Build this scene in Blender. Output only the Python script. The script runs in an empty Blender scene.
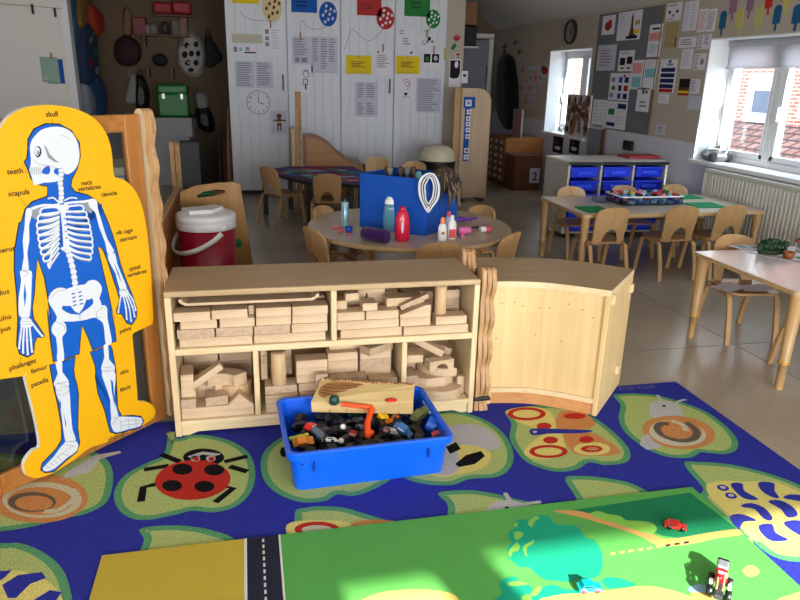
import bpy, bmesh, math, random, re
from mathutils import Vector as V3, Matrix, Euler
from math import pi, sin, cos, radians as R_
random.seed(7)
SC = bpy.context.scene
COL = SC.collection

# ---------------------------------------------------------------- survey of the room
# x runs along the cupboard doors, y into the room, z up; the camera was solved from the
# known sizes of the shelf unit and the vertical edges of the room.
CAM = V3((0.0, 0.0, 1.3802)); FPX = 681.607
CR = V3((0.97652, -0.21419, 0.02299)); CD = V3((-0.04534, -0.30868, -0.95008)); CF = V3((0.2106, 0.92673, -0.31114))
def ray(px, py): return CF * FPX + CR * (px - 400) + CD * (py - 300)
def on_z(px, py, z=0.0):
    d = ray(px, py); return CAM + d * ((z - CAM.z) / d.z)
def on_x(px, py, x):
    d = ray(px, py); return CAM + d * ((x - CAM.x) / d.x)
def on_y(px, py, y):
    d = ray(px, py); return CAM + d * ((y - CAM.y) / d.y)

# ---------------------------------------------------------------- materials
def lin(c):
    c = c / 255.0
    return c / 12.92 if c <= 0.04045 else ((c + 0.055) / 1.055) ** 2.4
def rgb(r, g, b): return (lin(r), lin(g), lin(b), 1.0)
MATS = {}
def _base(name):
    m = bpy.data.materials.new(name); m.use_nodes = True
    nt = m.node_tree; b = nt.nodes['Principled BSDF']
    return m, nt, b
def plain(name, col, rough=0.5, spec=0.5, metal=0.0, var=0.06, scale=14.0, bump=0.0, bscale=120.0, sheen=0.0):
    if name in MATS: return MATS[name]
    m, nt, b = _base(name); N = nt.nodes; L = nt.links
    tc = N.new('ShaderNodeTexCoord'); no = N.new('ShaderNodeTexNoise')
    no.inputs['Scale'].default_value = scale; no.inputs['Detail'].default_value = 4
    L.new(tc.outputs['Object'], no.inputs['Vector'])
    mx = N.new('ShaderNodeMixRGB'); c = rgb(*col)
    lo = tuple(max(0, x * (1 - var)) for x in c[:3]) + (1,); hi = tuple(min(1, x * (1 + var)) for x in c[:3]) + (1,)
    mx.inputs[1].default_value = lo; mx.inputs[2].default_value = hi
    L.new(no.outputs['Fac'], mx.inputs[0]); L.new(mx.outputs[0], b.inputs['Base Color'])
    b.inputs['Roughness'].default_value = rough; b.inputs['Metallic'].default_value = metal
    b.inputs['Specular IOR Level'].default_value = spec
    if sheen: b.inputs['Sheen Weight'].default_value = sheen
    if bump:
        n2 = N.new('ShaderNodeTexNoise'); n2.inputs['Scale'].default_value = bscale; n2.inputs['Detail'].default_value = 3
        L.new(tc.outputs['Object'], n2.inputs['Vector'])
        bp = N.new('ShaderNodeBump'); bp.inputs['Strength'].default_value = bump; bp.inputs['Distance'].default_value = 0.004
        L.new(n2.outputs['Fac'], bp.inputs['Height']); L.new(bp.outputs['Normal'], b.inputs['Normal'])
    MATS[name] = m; return m
def wood(name, c1, c2, rough=0.4, axis='X', scale=1.0, spec=0.4, blotch=0.25):
    if name in MATS: return MATS[name]
    m, nt, b = _base(name); N = nt.nodes; L = nt.links
    tc = N.new('ShaderNodeTexCoord'); mp = N.new('ShaderNodeMapping')
    s = {'X': (1.2, 22, 22), 'Y': (22, 1.2, 22), 'Z': (22, 22, 1.2)}[axis]
    mp.inputs['Scale'].default_value = tuple(x * scale for x in s)
    L.new(tc.outputs['Object'], mp.inputs['Vector'])
    no = N.new('ShaderNodeTexNoise'); no.inputs['Scale'].default_value = 2.2; no.inputs['Detail'].default_value = 6; no.inputs['Distortion'].default_value = 0.6
    L.new(mp.outputs[0], no.inputs['Vector'])
    n2 = N.new('ShaderNodeTexNoise'); n2.inputs['Scale'].default_value = 3.0; n2.inputs['Detail'].default_value = 2
    L.new(tc.outputs['Object'], n2.inputs['Vector'])
    ra = N.new('ShaderNodeValToRGB'); ra.color_ramp.elements[0].position = 0.3; ra.color_ramp.elements[1].position = 0.72
    ra.color_ramp.elements[0].color = rgb(*c1); ra.color_ramp.elements[1].color = rgb(*c2)
    L.new(no.outputs['Fac'], ra.inputs[0])
    mx = N.new('ShaderNodeMixRGB'); mx.blend_type = 'MULTIPLY'; mx.inputs[0].default_value = blotch
    L.new(ra.outputs[0], mx.inputs[1]); L.new(n2.outputs['Fac'], mx.inputs[2]); L.new(mx.outputs[0], b.inputs['Base Color'])
    b.inputs['Roughness'].default_value = rough; b.inputs['Specular IOR Level'].default_value = spec
    bp = N.new('ShaderNodeBump'); bp.inputs['Strength'].default_value = 0.08; bp.inputs['Distance'].default_value = 0.002
    L.new(no.outputs['Fac'], bp.inputs['Height']); L.new(bp.outputs['Normal'], b.inputs['Normal'])
    MATS[name] = m; return m
def carpet(name, col, col2=None):
    if name in MATS: return MATS[name]
    m, nt, b = _base(name); N = nt.nodes; L = nt.links
    tc = N.new('ShaderNodeTexCoord'); no = N.new('ShaderNodeTexNoise')
    no.inputs['Scale'].default_value = 210; no.inputs['Detail'].default_value = 2
    L.new(tc.outputs['Object'], no.inputs['Vector'])
    ra = N.new('ShaderNodeValToRGB'); c = rgb(*col); c2 = rgb(*(col2 or tuple(int(x * 0.78) for x in col)))
    ra.color_ramp.elements[0].position = 0.32; ra.color_ramp.elements[1].position = 0.66
    ra.color_ramp.elements[0].color = c2; ra.color_ramp.elements[1].color = c
    L.new(no.outputs['Fac'], ra.inputs[0]); L.new(ra.outputs[0], b.inputs['Base Color'])
    b.inputs['Roughness'].default_value = 0.95; b.inputs['Specular IOR Level'].default_value = 0.1
    bp = N.new('ShaderNodeBump'); bp.inputs['Strength'].default_value = 0.5; bp.inputs['Distance'].default_value = 0.004
    L.new(no.outputs['Fac'], bp.inputs['Height']); L.new(bp.outputs['Normal'], b.inputs['Normal'])
    MATS[name] = m; return m
def glass(name, tint=(235, 242, 245), rough=0.02):
    if name in MATS: return MATS[name]
    m, nt, b = _base(name); N = nt.nodes; L = nt.links
    out = N['Material Output']; tr = N.new('ShaderNodeBsdfTransparent'); gl = N.new('ShaderNodeBsdfGlossy')
    tr.inputs[0].default_value = rgb(*tint); gl.inputs['Roughness'].default_value = rough
    mx = N.new('ShaderNodeMixShader'); mx.inputs[0].default_value = 0.05; L.new(tr.outputs[0], mx.inputs[1]); L.new(gl.outputs[0], mx.inputs[2])
    L.new(mx.outputs[0], out.inputs[0]); MATS[name] = m; return m
def brick(name, c1, c2, mortar, scale=1.0, bw=0.225, bh=0.075, mort=0.012, axis='yz'):
    if name in MATS: return MATS[name]
    m, nt, b = _base(name); N = nt.nodes; L = nt.links
    tc = N.new('ShaderNodeTexCoord'); sp = N.new('ShaderNodeSeparateXYZ'); cb = N.new('ShaderNodeCombineXYZ')
    L.new(tc.outputs['Object'], sp.inputs[0]); L.new(sp.outputs['XYZ'.index(axis[0].upper())], cb.inputs[0]); L.new(sp.outputs['XYZ'.index(axis[1].upper())], cb.inputs[1])
    bk = N.new('ShaderNodeTexBrick'); bk.inputs['Scale'].default_value = scale
    bk.inputs['Brick Width'].default_value = bw; bk.inputs['Row Height'].default_value = bh; bk.inputs['Mortar Size'].default_value = mort
    bk.inputs['Color1'].default_value = rgb(*c1); bk.inputs['Color2'].default_value = rgb(*c2); bk.inputs['Mortar'].default_value = rgb(*mortar)
    L.new(cb.outputs[0], bk.inputs['Vector']); L.new(bk.outputs['Color'], b.inputs['Base Color'])
    b.inputs['Roughness'].default_value = 0.9; MATS[name] = m; return m

# ---------------------------------------------------------------- mesh collector
class MB:
    def __init__(s): s.v = []; s.f = []; s.m = []; s.sm = []
    def add(s, vs, fs, mi=0, smooth=False):
        o = len(s.v); s.v += [V3(p) for p in vs]
        for f in fs: s.f.append([i + o for i in f]); s.m.append(mi); s.sm.append(smooth)
        return s
    def bm(s, bm, mi=0, smooth=False, mat=None):
        bm.verts.index_update()
        vs = [(mat @ v.co) if mat else v.co.copy() for v in bm.verts]
        s.add(vs, [[v.index for v in f.verts] for f in bm.faces], mi, smooth); bm.free(); return s
    def box(s, c, d, mi=0, bev=0.0, rot=None, seg=2):
        b = bmesh.new(); bmesh.ops.create_cube(b, size=1.0)
        bmesh.ops.scale(b, vec=d, verts=b.verts)
        if bev: bmesh.ops.bevel(b, geom=list(b.edges), offset=min(bev, min(d) * 0.45), segments=seg, affect='EDGES', profile=0.5)
        M = Matrix.Translation(V3(c))
        if rot is not None: M = M @ (rot if isinstance(rot, Matrix) else Euler(rot).to_matrix().to_4x4())
        return s.bm(b, mi, False, M)
    def span(s, a, b, mi=0, bev=0.0):                     # box by two corners
        c = [(a[i] + b[i]) / 2 for i in range(3)]; d = [abs(a[i] - b[i]) for i in range(3)]
        return s.box(c, d, mi, bev)
    def prism(s, poly, t, M=None, mi=0, mi2=None, smooth=False):   # poly in local xy, thickness t along +z of M
        n = len(poly); M = M or Matrix.Identity(4)
        vs = [M @ V3((x, y, 0)) for x, y in poly] + [M @ V3((x, y, t)) for x, y in poly]
        area = sum(poly[i][0] * poly[(i + 1) % n][1] - poly[(i + 1) % n][0] * poly[i][1] for i in range(n))
        A = list(range(n)); B = [i + n for i in A]
        if area > 0: A = A[::-1]
        else: B = B[::-1]
        s.add(vs, [A, B], mi)
        sf = [[i, (i + 1) % n, (i + 1) % n + n, i + n] if area > 0 else [(i + 1) % n, i, i + n, (i + 1) % n + n] for i in range(n)]
        s.add(vs, sf, mi if mi2 is None else mi2, smooth); return s
    def flat(s, pts, mi=0):                              # a printed area
        s.add(pts, [list(range(len(pts)))], mi); return s
    def tube(s, path, r, mi=0, seg=8, closed=False, flat=None, up=None, smooth=True):
        path = [V3(p) for p in path]; n = len(path); rs = r if isinstance(r, (list, tuple)) else [r] * n
        vs = []; fs = []; prev = V3(up) if up else None
        for i, p in enumerate(path):
            a = path[i - 1] if (i > 0 or closed) else p; b = path[(i + 1) % n] if (i < n - 1 or closed) else p
            t = (b - a); t = t.normalized() if t.length > 1e-9 else V3((0, 0, 1))
            if prev is None: prev = V3((0, 0, 1)) if abs(t.z) < 0.9 else V3((1, 0, 0))
            x = prev - t * prev.dot(t)
            if x.length < 1e-6: x = t.orthogonal()
            x.normalize(); y = t.cross(x)
            if up is None: prev = x
            for k in range(seg):
                an = 2 * pi * (k + 0.5) / seg
                vs.append(p + x * (cos(an) * rs[i] * (flat[0] if flat else 1)) + y * (sin(an) * rs[i] * (flat[1] if flat else 1)))
        m = n if closed else n - 1
        for i in range(m):
            j = (i + 1) % n
            for k in range(seg): fs.append([i * seg + k, i * seg + (k + 1) % seg, j * seg + (k + 1) % seg, j * seg + k])
        s.add(vs, fs, mi, smooth)
        if not closed:
            s.add([vs[k] for k in range(seg)], [list(range(seg))[::-1]], mi); s.add([vs[(n - 1) * seg + k] for k in range(seg)], [list(range(seg))], mi)
        return s
    def lathe(s, prof, seg=28, mi=0, c=(0, 0, 0), sx=1.0, sy=1.0, M=None, smooth=True):
        vs = []; fs = []; n = len(prof); c = V3(c)
        for r, z in prof:
            for k in range(seg):
                a = 2 * pi * k / seg; p = V3((r * cos(a) * sx, r * sin(a) * sy, z)); p = (M @ p) if M else p
                vs.append(p + c)
        for i in range(n - 1):
            for k in range(seg): fs.append([i * seg + k, i * seg + (k + 1) % seg, (i + 1) * seg + (k + 1) % seg, (i + 1) * seg + k])
        s.add(vs, fs, mi, smooth)
        if prof[0][0] > 1e-5: s.add(vs[:seg], [list(range(seg))[::-1]], mi)
        if prof[-1][0] > 1e-5: s.add(vs[-seg:], [list(range(seg))], mi)
        return s
    def ball(s, c, d, mi=0, seg=12, jit=0.0):
        b = bmesh.new(); bmesh.ops.create_uvsphere(b, u_segments=seg, v_segments=max(6, seg // 2 + 1), radius=0.5)
        for v in b.verts:
            if jit: v.co *= 1 + random.uniform(-jit, jit)
            v.co = V3((v.co.x * d[0], v.co.y * d[1], v.co.z * d[2]))
        return s.bm(b, mi, True, Matrix.Translation(V3(c)))
    def merge(s, o, M=None, mi_off=0):
        s.add([(M @ p) if M else p for p in o.v], [], 0); off = len(s.v) - len(o.v)
        for f, m, sm in zip(o.f, o.m, o.sm): s.f.append([i + off for i in f]); s.m.append(m + mi_off); s.sm.append(sm)
        return s
    def build(s, name, mats, parent=None, world=False, loc=None, rz=0.0, rot=None):
        mats = mats if isinstance(mats, (list, tuple)) else [mats]
        vs = [v.copy() for v in s.v]; o_loc = V3(loc) if loc else V3((0, 0, 0))
        if world and parent is not None:
            I = PM(parent).inverted(); vs = [I @ v for v in vs]
        elif world and loc is None:
            xs = [v.x for v in vs]; ys = [v.y for v in vs]
            o_loc = V3(((min(xs) + max(xs)) / 2, (min(ys) + max(ys)) / 2, min(v.z for v in vs))); vs = [v - o_loc for v in vs]
        me = bpy.data.meshes.new(name); me.from_pydata([tuple(v) for v in vs], [], s.f)
        for m in mats: me.materials.append(m)
        me.polygons.foreach_set('material_index', s.m); me.polygons.foreach_set('use_smooth', s.sm); me.update()
        o = bpy.data.objects.new(name, me); COL.objects.link(o)
        o.location = o_loc; o.rotation_euler = rot if rot is not None else (0, 0, rz)
        if parent is not None: o.parent = parent
        return o
def PM(o):
    M = Matrix.Translation(o.location) @ o.rotation_euler.to_matrix().to_4x4()
    return (PM(o.parent) @ M) if o.parent else M
def tag(o, label, cat, group=None, kind=None):
    if label: o['label'] = label
    if cat: o['category'] = cat
    if group: o['group'] = group
    if kind: o['kind'] = kind
    return o
def thing(name, label, cat, loc=(0, 0, 0), rz=0.0, group=None, rot=None):
    o = bpy.data.objects.new(name, None); COL.objects.link(o); o.empty_display_size = 0.05
    o.location = loc; o.rotation_euler = rot if rot is not None else (0, 0, rz)
    return tag(o, label, cat, group)
def struct(o): o['kind'] = 'structure'; return o
def dup(root, loc, rz, label, group=None, rot=None):
    r = root.copy(); COL.objects.link(r); r.location = loc; r.rotation_euler = rot if rot is not None else (0, 0, rz)
    r['label'] = label
    if group: r['group'] = group
    for ch in list(root.children):
        c = ch.copy(); COL.objects.link(c); c.parent = r
        for g in list(ch.children):
            d = g.copy(); COL.objects.link(d); d.parent = c
    return r
# ---------------------------------------------------------------- 2-D helpers
def cr(pts, n=5, closed=True):                           # Catmull-Rom through points
    P = [tuple(p) for p in pts]; L = len(P); out = []
    rng = range(L) if closed else range(L - 1)
    for i in rng:
        if closed: p0, p1, p2, p3 = P[i - 1], P[i], P[(i + 1) % L], P[(i + 2) % L]
        else: p0, p1, p2, p3 = P[max(i - 1, 0)], P[i], P[i + 1], P[min(i + 2, L - 1)]
        for k in range(n):
            t = k / n
            out.append(tuple(0.5 * (2 * b + (c - a) * t + (2 * a - 5 * b + 4 * c - d) * t * t + (-a + 3 * b - 3 * c + d) * t ** 3) for a, b, c, d in zip(p0, p1, p2, p3)))
    if not closed: out.append(P[-1])
    return out
def ell(cx, cy, rx, ry, n=24, a0=0.0, tilt=0.0):
    out = []
    for k in range(n):
        a = a0 + 2 * pi * k / n; x, y = rx * cos(a), ry * sin(a)
        out.append((cx + x * cos(tilt) - y * sin(tilt), cy + x * sin(tilt) + y * cos(tilt)))
    return out
def rrect(w, h, r, n=4):
    out = []
    for cx, cy, a in ((w / 2 - r, h / 2 - r, 0), (-w / 2 + r, h / 2 - r, pi / 2), (-w / 2 + r, -h / 2 + r, pi), (w / 2 - r, -h / 2 + r, 1.5 * pi)):
        for k in range(n + 1):
            b = a + k / n * pi / 2; out.append((cx + r * cos(b), cy + r * sin(b)))
    return out
def stroke(path, w):                                     # a band polygon along a 2-D path
    P = [V3((p[0], p[1], 0)) for p in path]; L = []; Rr = []
    for i, p in enumerate(P):
        t = (P[min(i + 1, len(P) - 1)] - P[max(i - 1, 0)]); t.normalize(); nrm = V3((-t.y, t.x, 0))
        ww = w[i] if isinstance(w, (list, tuple)) else w
        L.append((p + nrm * ww / 2)[:2]); Rr.append((p - nrm * ww / 2)[:2])
    return L + Rr[::-1]
_tx = {}
def text2d(body):                                        # outline letters -> flat triangles, height 1
    if body in _tx: return _tx[body]
    cu = bpy.data.curves.new('t', 'FONT'); cu.body = body; cu.size = 1.0; cu.align_x = 'LEFT'; cu.resolution_u = 3; cu.offset = .012
    o = bpy.data.objects.new('t', cu); COL.objects.link(o); bpy.context.view_layer.update()
    me = bpy.data.meshes.new_from_object(o.evaluated_get(bpy.context.evaluated_depsgraph_get()))
    r = ([v.co[:2] for v in me.vertices], [list(p.vertices) for p in me.polygons])
    bpy.data.objects.remove(o); bpy.data.meshes.remove(me); bpy.data.curves.remove(cu); _tx[body] = r; return r
def put_text(mb, body, fn, size, mi, center=False):      # fn maps 2-D text units to 3-D
    vs, fs = text2d(body)
    if not vs: return
    w = max(v[0] for v in vs) if center else 0
    mb.add([fn((v[0] - w / 2) * size, v[1] * size) for v in vs], fs, mi)
# ================================================================ palette
M_WALL = plain('wall_cream', (182, 172, 158), 0.85, 0.2, var=0.03, bump=0.03)
M_WALLW = plain('wall_pale', (228, 224, 218), 0.85, 0.2, var=0.03, bump=0.03)
M_DADO = plain('wall_lavender_white', (204, 206, 220), 0.6, 0.3, var=0.03)
M_CEIL = plain('ceiling_white', (205, 202, 200), 0.9, 0.1, var=0.02)
M_TRIM = plain('trim_white', (225, 226, 228), 0.4, 0.4, var=0.02)
M_UPVC = plain('window_plastic', (232, 234, 238), 0.3, 0.5, var=0.01)
M_WHITE = plain('white_plastic', (232, 232, 232), 0.35, 0.5, var=0.02)
M_PAPER = plain('white_paper', (224, 223, 232), 0.8, 0.2, var=0.02)
M_PAPERG = plain('grey_paper', (196, 196, 214), 0.8, 0.2, var=0.02)
M_INK = plain('grey_ink', (138, 138, 152), 0.8, 0.1, var=0.02)
M_DARK = plain('black_ink', (22, 22, 26), 0.7, 0.2, var=0.02)
M_BLACK = plain('black_plastic', (18, 18, 20), 0.4, 0.5, var=0.05)
M_RED = plain('red_print', (176, 30, 34), 0.6, 0.3)
M_YEL = plain('yellow_print', (226, 196, 30), 0.7, 0.2)
M_GRN = plain('green_print', (38, 128, 60), 0.7, 0.2)
M_BLU = plain('blue_print', (24, 84, 170), 0.7, 0.2)
M_NAVY = plain('navy_print', (28, 40, 92), 0.7, 0.2)
M_PINK = plain('pink_print', (222, 150, 150), 0.7, 0.2)
M_CYAN = plain('pale_blue_print', (130, 190, 206), 0.7, 0.2)
M_BROWN = plain('brown_print', (96, 60, 40), 0.7, 0.2)
M_TAN = plain('tan_print', (190, 160, 100), 0.7, 0.2)
M_MINT = plain('mint_paper', (150, 176, 160), 0.8, 0.2)
M_BIRCH = wood('birch', (226, 198, 152), (238, 216, 176), 0.42, 'X')
M_BIRCHZ = wood('birch_upright', (222, 194, 148), (236, 212, 170), 0.42, 'Z')
M_BIRCHSHADED = wood('birch_top_shaded', (178, 148, 110), (196, 168, 128), 0.38, 'X', 0.8)  # darker birch: the weaker light on the unit tops is put into the colour
M_PLY = wood('plywood', (224, 190, 132), (236, 206, 152), 0.45, 'Z', 0.5)
M_EDGE = wood('ply_edge', (176, 128, 84), (206, 164, 118), 0.5, 'Z', 1.5)
M_HONEY = wood('honey_wood', (160, 100, 44), (186, 124, 62), 0.4, 'Z', 0.8)
M_HONEYX = wood('honey_wood_rail', (160, 100, 44), (186, 124, 62), 0.4, 'X', 0.8)
M_CHAIR = wood('chair_wood', (186, 144, 94), (204, 164, 114), 0.35, 'Z', 0.7, 0.5)
M_SEAT = wood('seat_wood', (172, 126, 82), (192, 148, 100), 0.3, 'Y', 0.7, 0.5)
M_TABLE = wood('table_top_wood', (188, 166, 140), (202, 182, 156), 0.3, 'X', 0.4, 0.5, 0.12)
M_TEDGE = wood('table_edge', (196, 160, 112), (212, 178, 130), 0.4, 'X', 1.0)
M_BLOCK = wood('block_wood', (204, 172, 138), (222, 196, 164), 0.55, 'X', 1.6, 0.3)
M_BLOCKZ = wood('block_wood_turned', (206, 170, 126), (220, 188, 146), 0.5, 'Z', 1.4, 0.3)
M_BLOCKD = wood('block_wood_grey', (182, 152, 124), (206, 180, 152), 0.6, 'Y', 1.6, 0.3)
M_STEEL = plain('steel', (170, 172, 176), 0.3, 0.5, 1.0)
M_BINBLUE = plain('tray_blue', (6, 92, 226), 0.35, 0.5, var=0.03)
M_TRAYBLUE = plain('drawer_blue', (22, 52, 214), 0.35, 0.5, var=0.03)
M_GLASS = glass('clear_glass')
M_ACRYL = glass('acrylic_sheet', (205, 214, 220), 0.05)

# ================================================================ room shell
def floor_mat():
    m, nt, b = _base('vinyl_floor'); N = nt.nodes; L = nt.links
    tc = N.new('ShaderNodeTexCoord')
    n1 = N.new('ShaderNodeTexNoise'); n1.inputs['Scale'].default_value = 1.6; n1.inputs['Detail'].default_value = 5
    n2 = N.new('ShaderNodeTexNoise'); n2.inputs['Scale'].default_value = 90; n2.inputs['Detail'].default_value = 2
    L.new(tc.outputs['Object'], n1.inputs[0]); L.new(tc.outputs['Object'], n2.inputs[0])
    r = N.new('ShaderNodeValToRGB'); r.color_ramp.elements[0].position = 0.3; r.color_ramp.elements[1].position = 0.75
    r.color_ramp.elements[0].color = rgb(156, 142, 124); r.color_ramp.elements[1].color = rgb(178, 164, 144)
    L.new(n1.outputs['Fac'], r.inputs[0])
    mx = N.new('ShaderNodeMixRGB'); mx.blend_type = 'MULTIPLY'; mx.inputs[0].default_value = 0.25
    L.new(r.outputs[0], mx.inputs[1]); L.new(n2.outputs['Fac'], mx.inputs[2]); L.new(mx.outputs[0], b.inputs['Base Color'])
    b.inputs['Roughness'].default_value = 0.27; b.inputs['Specular IOR Level'].default_value = 0.55
    bp = N.new('ShaderNodeBump'); bp.inputs['Strength'].default_value = 0.05; bp.inputs['Distance'].default_value = 0.01
    L.new(n1.outputs['Fac'], bp.inputs['Height']); L.new(bp.outputs['Normal'], b.inputs['Normal'])
    return m
XL, XR, YB, YF, ZC = -3.3, 3.95, -2.2, 8.36, 2.47
YFAR, XCOR, YALC, XA0, XA1 = 11.0, 2.61, 10.0, -1.815, -0.17
m = MB(); m.span((XL - .2, YB - .2, -.12), (XR + .35, YFAR + .2, 0)); 
struct(m.build('floor', floor_mat(), world=True))
# weld lines of the vinyl sheets
m = MB()
for y in (3.06, 5.6): m.span((2.0 if y < 4 else -1.0, y - .003, 0), (XR, y + .003, .0008))
m.span((2.62, 2.0, 0), (2.626, YF, .0008))
struct(m.build('trim_1', plain('weld_grey', (96, 88, 82), 0.5), world=True))
def ceiling():
    m = MB(); sec = [(XL, ZC), (3.44, ZC), (XR + .02, 2.11), (XR + .02, 2.25), (3.46, 2.6), (XL, 2.6)]
    M = Matrix(((1, 0, 0, 0), (0, 0, 1, YB), (0, 1, 0, 0), (0, 0, 0, 1)))
    m.prism(sec, YFAR - YB + .1, M); return m.build('ceiling', M_CEIL, world=True)
struct(ceiling())
# right wall with openings, in pieces of one mesh
WIN = [(7.69, 8.84), (3.40, 5.55)]; ZS, ZT = 0.732, 1.754; XO = XR + .36
def wall_right():
    m = MB(); ys = [YB - .2, 3.40, 5.55, 7.69, 8.84, YFAR + .1]
    for i in range(5):
        a, b = ys[i], ys[i + 1]
        if i in (1, 3):
            m.span((XR, a, 0), (XO, b, ZS), 1); m.span((XR, a, ZT), (XO, b, 2.6), 0)
        else:
            m.span((XR, a, 0), (XO, b, .87), 1); m.span((XR, a, .87), (XO, b, 2.6), 0)
    return m.build('wall_right', [M_WALL, M_DADO], world=True)
struct(wall_right())
def wall(name, a, b, mat): mm = MB(); mm.span(a, b); return struct(mm.build(name, mat, world=True))
wall('wall_back', (XL, YF, 0), (XA0, YF + .12, 2.5), M_WALLW)
M_WALLDIM = plain('wall_taupe_dimmed', (112, 96, 78), 0.9, 0.1, var=0.04)  # gloom of the alcove and far corridor put into the wall colour
wall('wall_back_alcove', (XA0 - .12, YALC, 0), (XCOR + .1, YALC + .12, 2.5), M_WALLDIM)
wall('wall_left_alcove', (XA0 - .12, YF + .12, 0), (XA0, YALC, 2.5), M_WALLDIM)
wall('wall_right_alcove', (XA1, YF + .05, 0), (XA1 + .03, YALC, 2.5), M_WALLDIM)
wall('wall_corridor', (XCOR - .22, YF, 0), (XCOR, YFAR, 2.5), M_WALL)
# added lintel that keeps skylight out of the alcove
wall('wall_added_lintel', (XA0, YF + .02, 2.2), (XA1, YF + .12, 2.5), M_WALLW)
wall('wall_far', (XCOR - .2, YFAR, 0), (XR + .2, YFAR + .12, 2.5), M_WALLDIM)
wall('wall_left', (XL - .12, YB, 0), (XL, YF + .1, 2.5), M_WALLW)
def wall_front():
    m = MB(); t = .14; y0, y1 = YB - t, YB
    A, B, Z1 = (1.09, 1.385), (1.515, 3.1), 1.945
    m.span((XL, y0, 0), (-2.6, y1, 2.5)); m.span((-2.6, y0, 0), (.85, y1, .78)); m.span((-2.6, y0, 1.55), (.85, y1, 2.5))
    m.span((.85, y0, 0), (A[0], y1, 2.5)); m.span((A[0], y0, Z1), (B[1], y1, 2.5)); m.span((A[0], y0, 0), (B[1], y1, .08))
    m.span((B[1], y0, 0), (XR + .2, y1, 2.5)); m.span((A[1], y0, 0), (B[0], y1, Z1)); m.span((A[0], y0, 1.915), (A[1], y1, Z1))
    return m.build('wall_front', M_WALLW, world=True)
struct(wall_front())
# frame of the alcove opening, corridor corner trims, skirting
m = MB(); m.span((XA0 - .03, YF - .03, 0), (XA0 + .05, YF + .14, 2.42)); struct(m.build('trim_2', M_TRIM, world=True))
m = MB(); m.span((XL, YF - .015, 0), (XA0, YF, .08)); struct(m.build('baseboard_back', M_TRIM, world=True))
m = MB(); m.span((XR - .015, YB, 0), (XR, YFAR, .1)); struct(m.build('baseboard_right', M_DADO, world=True))
m = MB(); m.span((XA1, YF - .012, 0), (XCOR - .22, YF + .03, .045)); struct(m.build('baseboard_cupboards', plain('skirting_dark', (40, 38, 40), 0.5), world=True))
m = MB(); m.span((XR - .006, 5.7, .86), (XR, 7.6, .875)); struct(m.build('trim_3', M_DADO, world=True))
# grey door at the end of the corridor
d = thing('door_1', None, None, (3.45, YFAR - .03, 0)); struct(d)
m = MB(); m.box((0, 0, .98), (.76, .05, 1.96), 0, .004); m.build('door_panel', plain('door_grey', (132, 136, 146), .5), d)
m = MB()
for x in (-.42, .42): m.box((x, -.005, 1.0), (.07, .07, 2.0))
m.box((0, -.005, 2.02), (.91, .07, .07)); m.build('door_frame', M_TRIM, d)
m = MB(); m.box((.36, -.035, 1.45), (.012, .02, .26)); m.build('door_closer', M_BLACK, d)
m = MB(); m.ball((.33, -.06, .98), (.06, .05, .09), 0); m.build('door_handle', M_WHITE, d)
# ---- windows in the right wall
def window(name, y0, y1, mull, blind=0.0):
    mull = sorted(mull); xw = XR + .25; o = thing(name, None, None, (xw, (y0 + y1) / 2, ZS)); struct(o); t = .055
    m = MB(); h = ZT - ZS
    for z in (t / 2, h - t / 2): m.box((0, 0, z), (.07, y1 - y0, t), 0, .008)
    for y in [-(y1 - y0) / 2 + t / 2, (y1 - y0) / 2 - t / 2]: m.box((0, y, h / 2), (.07, t, h), 0, .008)
    for ym in mull: m.box((0, ym - (y0 + y1) / 2, h / 2), (.075, .075, h), 0, .008)
    m.build('window_frame', M_UPVC, o)
    es = [y0] + list(mull) + [y1]
    for a, b in zip(es[:-1], es[1:]):
        c = (a + b) / 2 - (y0 + y1) / 2; w = b - a - .075
        s = MB()
        for z in (.08, h - .08): s.box((-.008, c, z), (.06, w, .045), 0, .006)
        for y in (c - w / 2 + .022, c + w / 2 - .022): s.box((-.008, y, h / 2), (.06, .045, h - .12), 0, .006)
        so = s.build('sash', M_UPVC, o)
        g = MB(); g.box((0, c, h / 2), (.006, w - .08, h - .16)); g.build('pane', M_GLASS, so)
        k = MB(); k.box((-.05, c + w / 2 - .03, h * .42), (.03, .02, .11), 0, .006); k.build('window_handle', M_WHITE, so)
    r = MB(); hr = .008                                   # plastered reveal and the board sill
    r.span((XR - .02, y0, -hr + ZS), (xw - .03, y1, ZS + .012)); 
    r2 = MB(); r2.span((XR - .045, y0 - .06, ZS - .03), (xw - .03, y1 + .02, ZS + .004), 0, .006); r2.build('window_sill', M_TRIM, o, world=True)
    r3 = MB(); r3.span((XR - .004, y0, ZT - .012), (xw - .03, y1, ZT)); r3.span((XR - .004, y0, ZS), (xw - .03, y0 + .012, ZT)); r3.span((XR - .004, y1 - .012, ZS), (xw - .03, y1, ZT))
    r3.build('reveal_lining', M_TRIM, o, world=True)
    if blind:
        b = MB(); n = 10
        b.span((xw - .075, y0 + .03, ZT - blind), (xw - .068, y1 - .03, ZT - .02)); b.span((xw - .085, y0 + .03, ZT - blind - .018), (xw - .06, y1 - .03, ZT - blind), 0, .006)
        b.tube([(xw - .07, y0 + .03, ZT - .04), (xw - .07, y1 - .03, ZT - .04)], .026, 0, 12); b.build('roller_blind', M_BLIND, o, world=True)
    return o
def blind_mat():
    m, nt, b = _base('blind_fabric'); N = nt.nodes; L = nt.links; out = N['Material Output']
    t = N.new('ShaderNodeBsdfTranslucent'); t.inputs[0].default_value = rgb(225, 225, 230); b.inputs['Base Color'].default_value = rgb(230, 230, 232); b.inputs['Roughness'].default_value = .9
    mx = N.new('ShaderNodeMixShader'); mx.inputs[0].default_value = .7; L.new(b.outputs[0], mx.inputs[1]); L.new(t.outputs[0], mx.inputs[2]); L.new(mx.outputs[0], out.inputs[0]); return m
M_BLIND = blind_mat()
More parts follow.
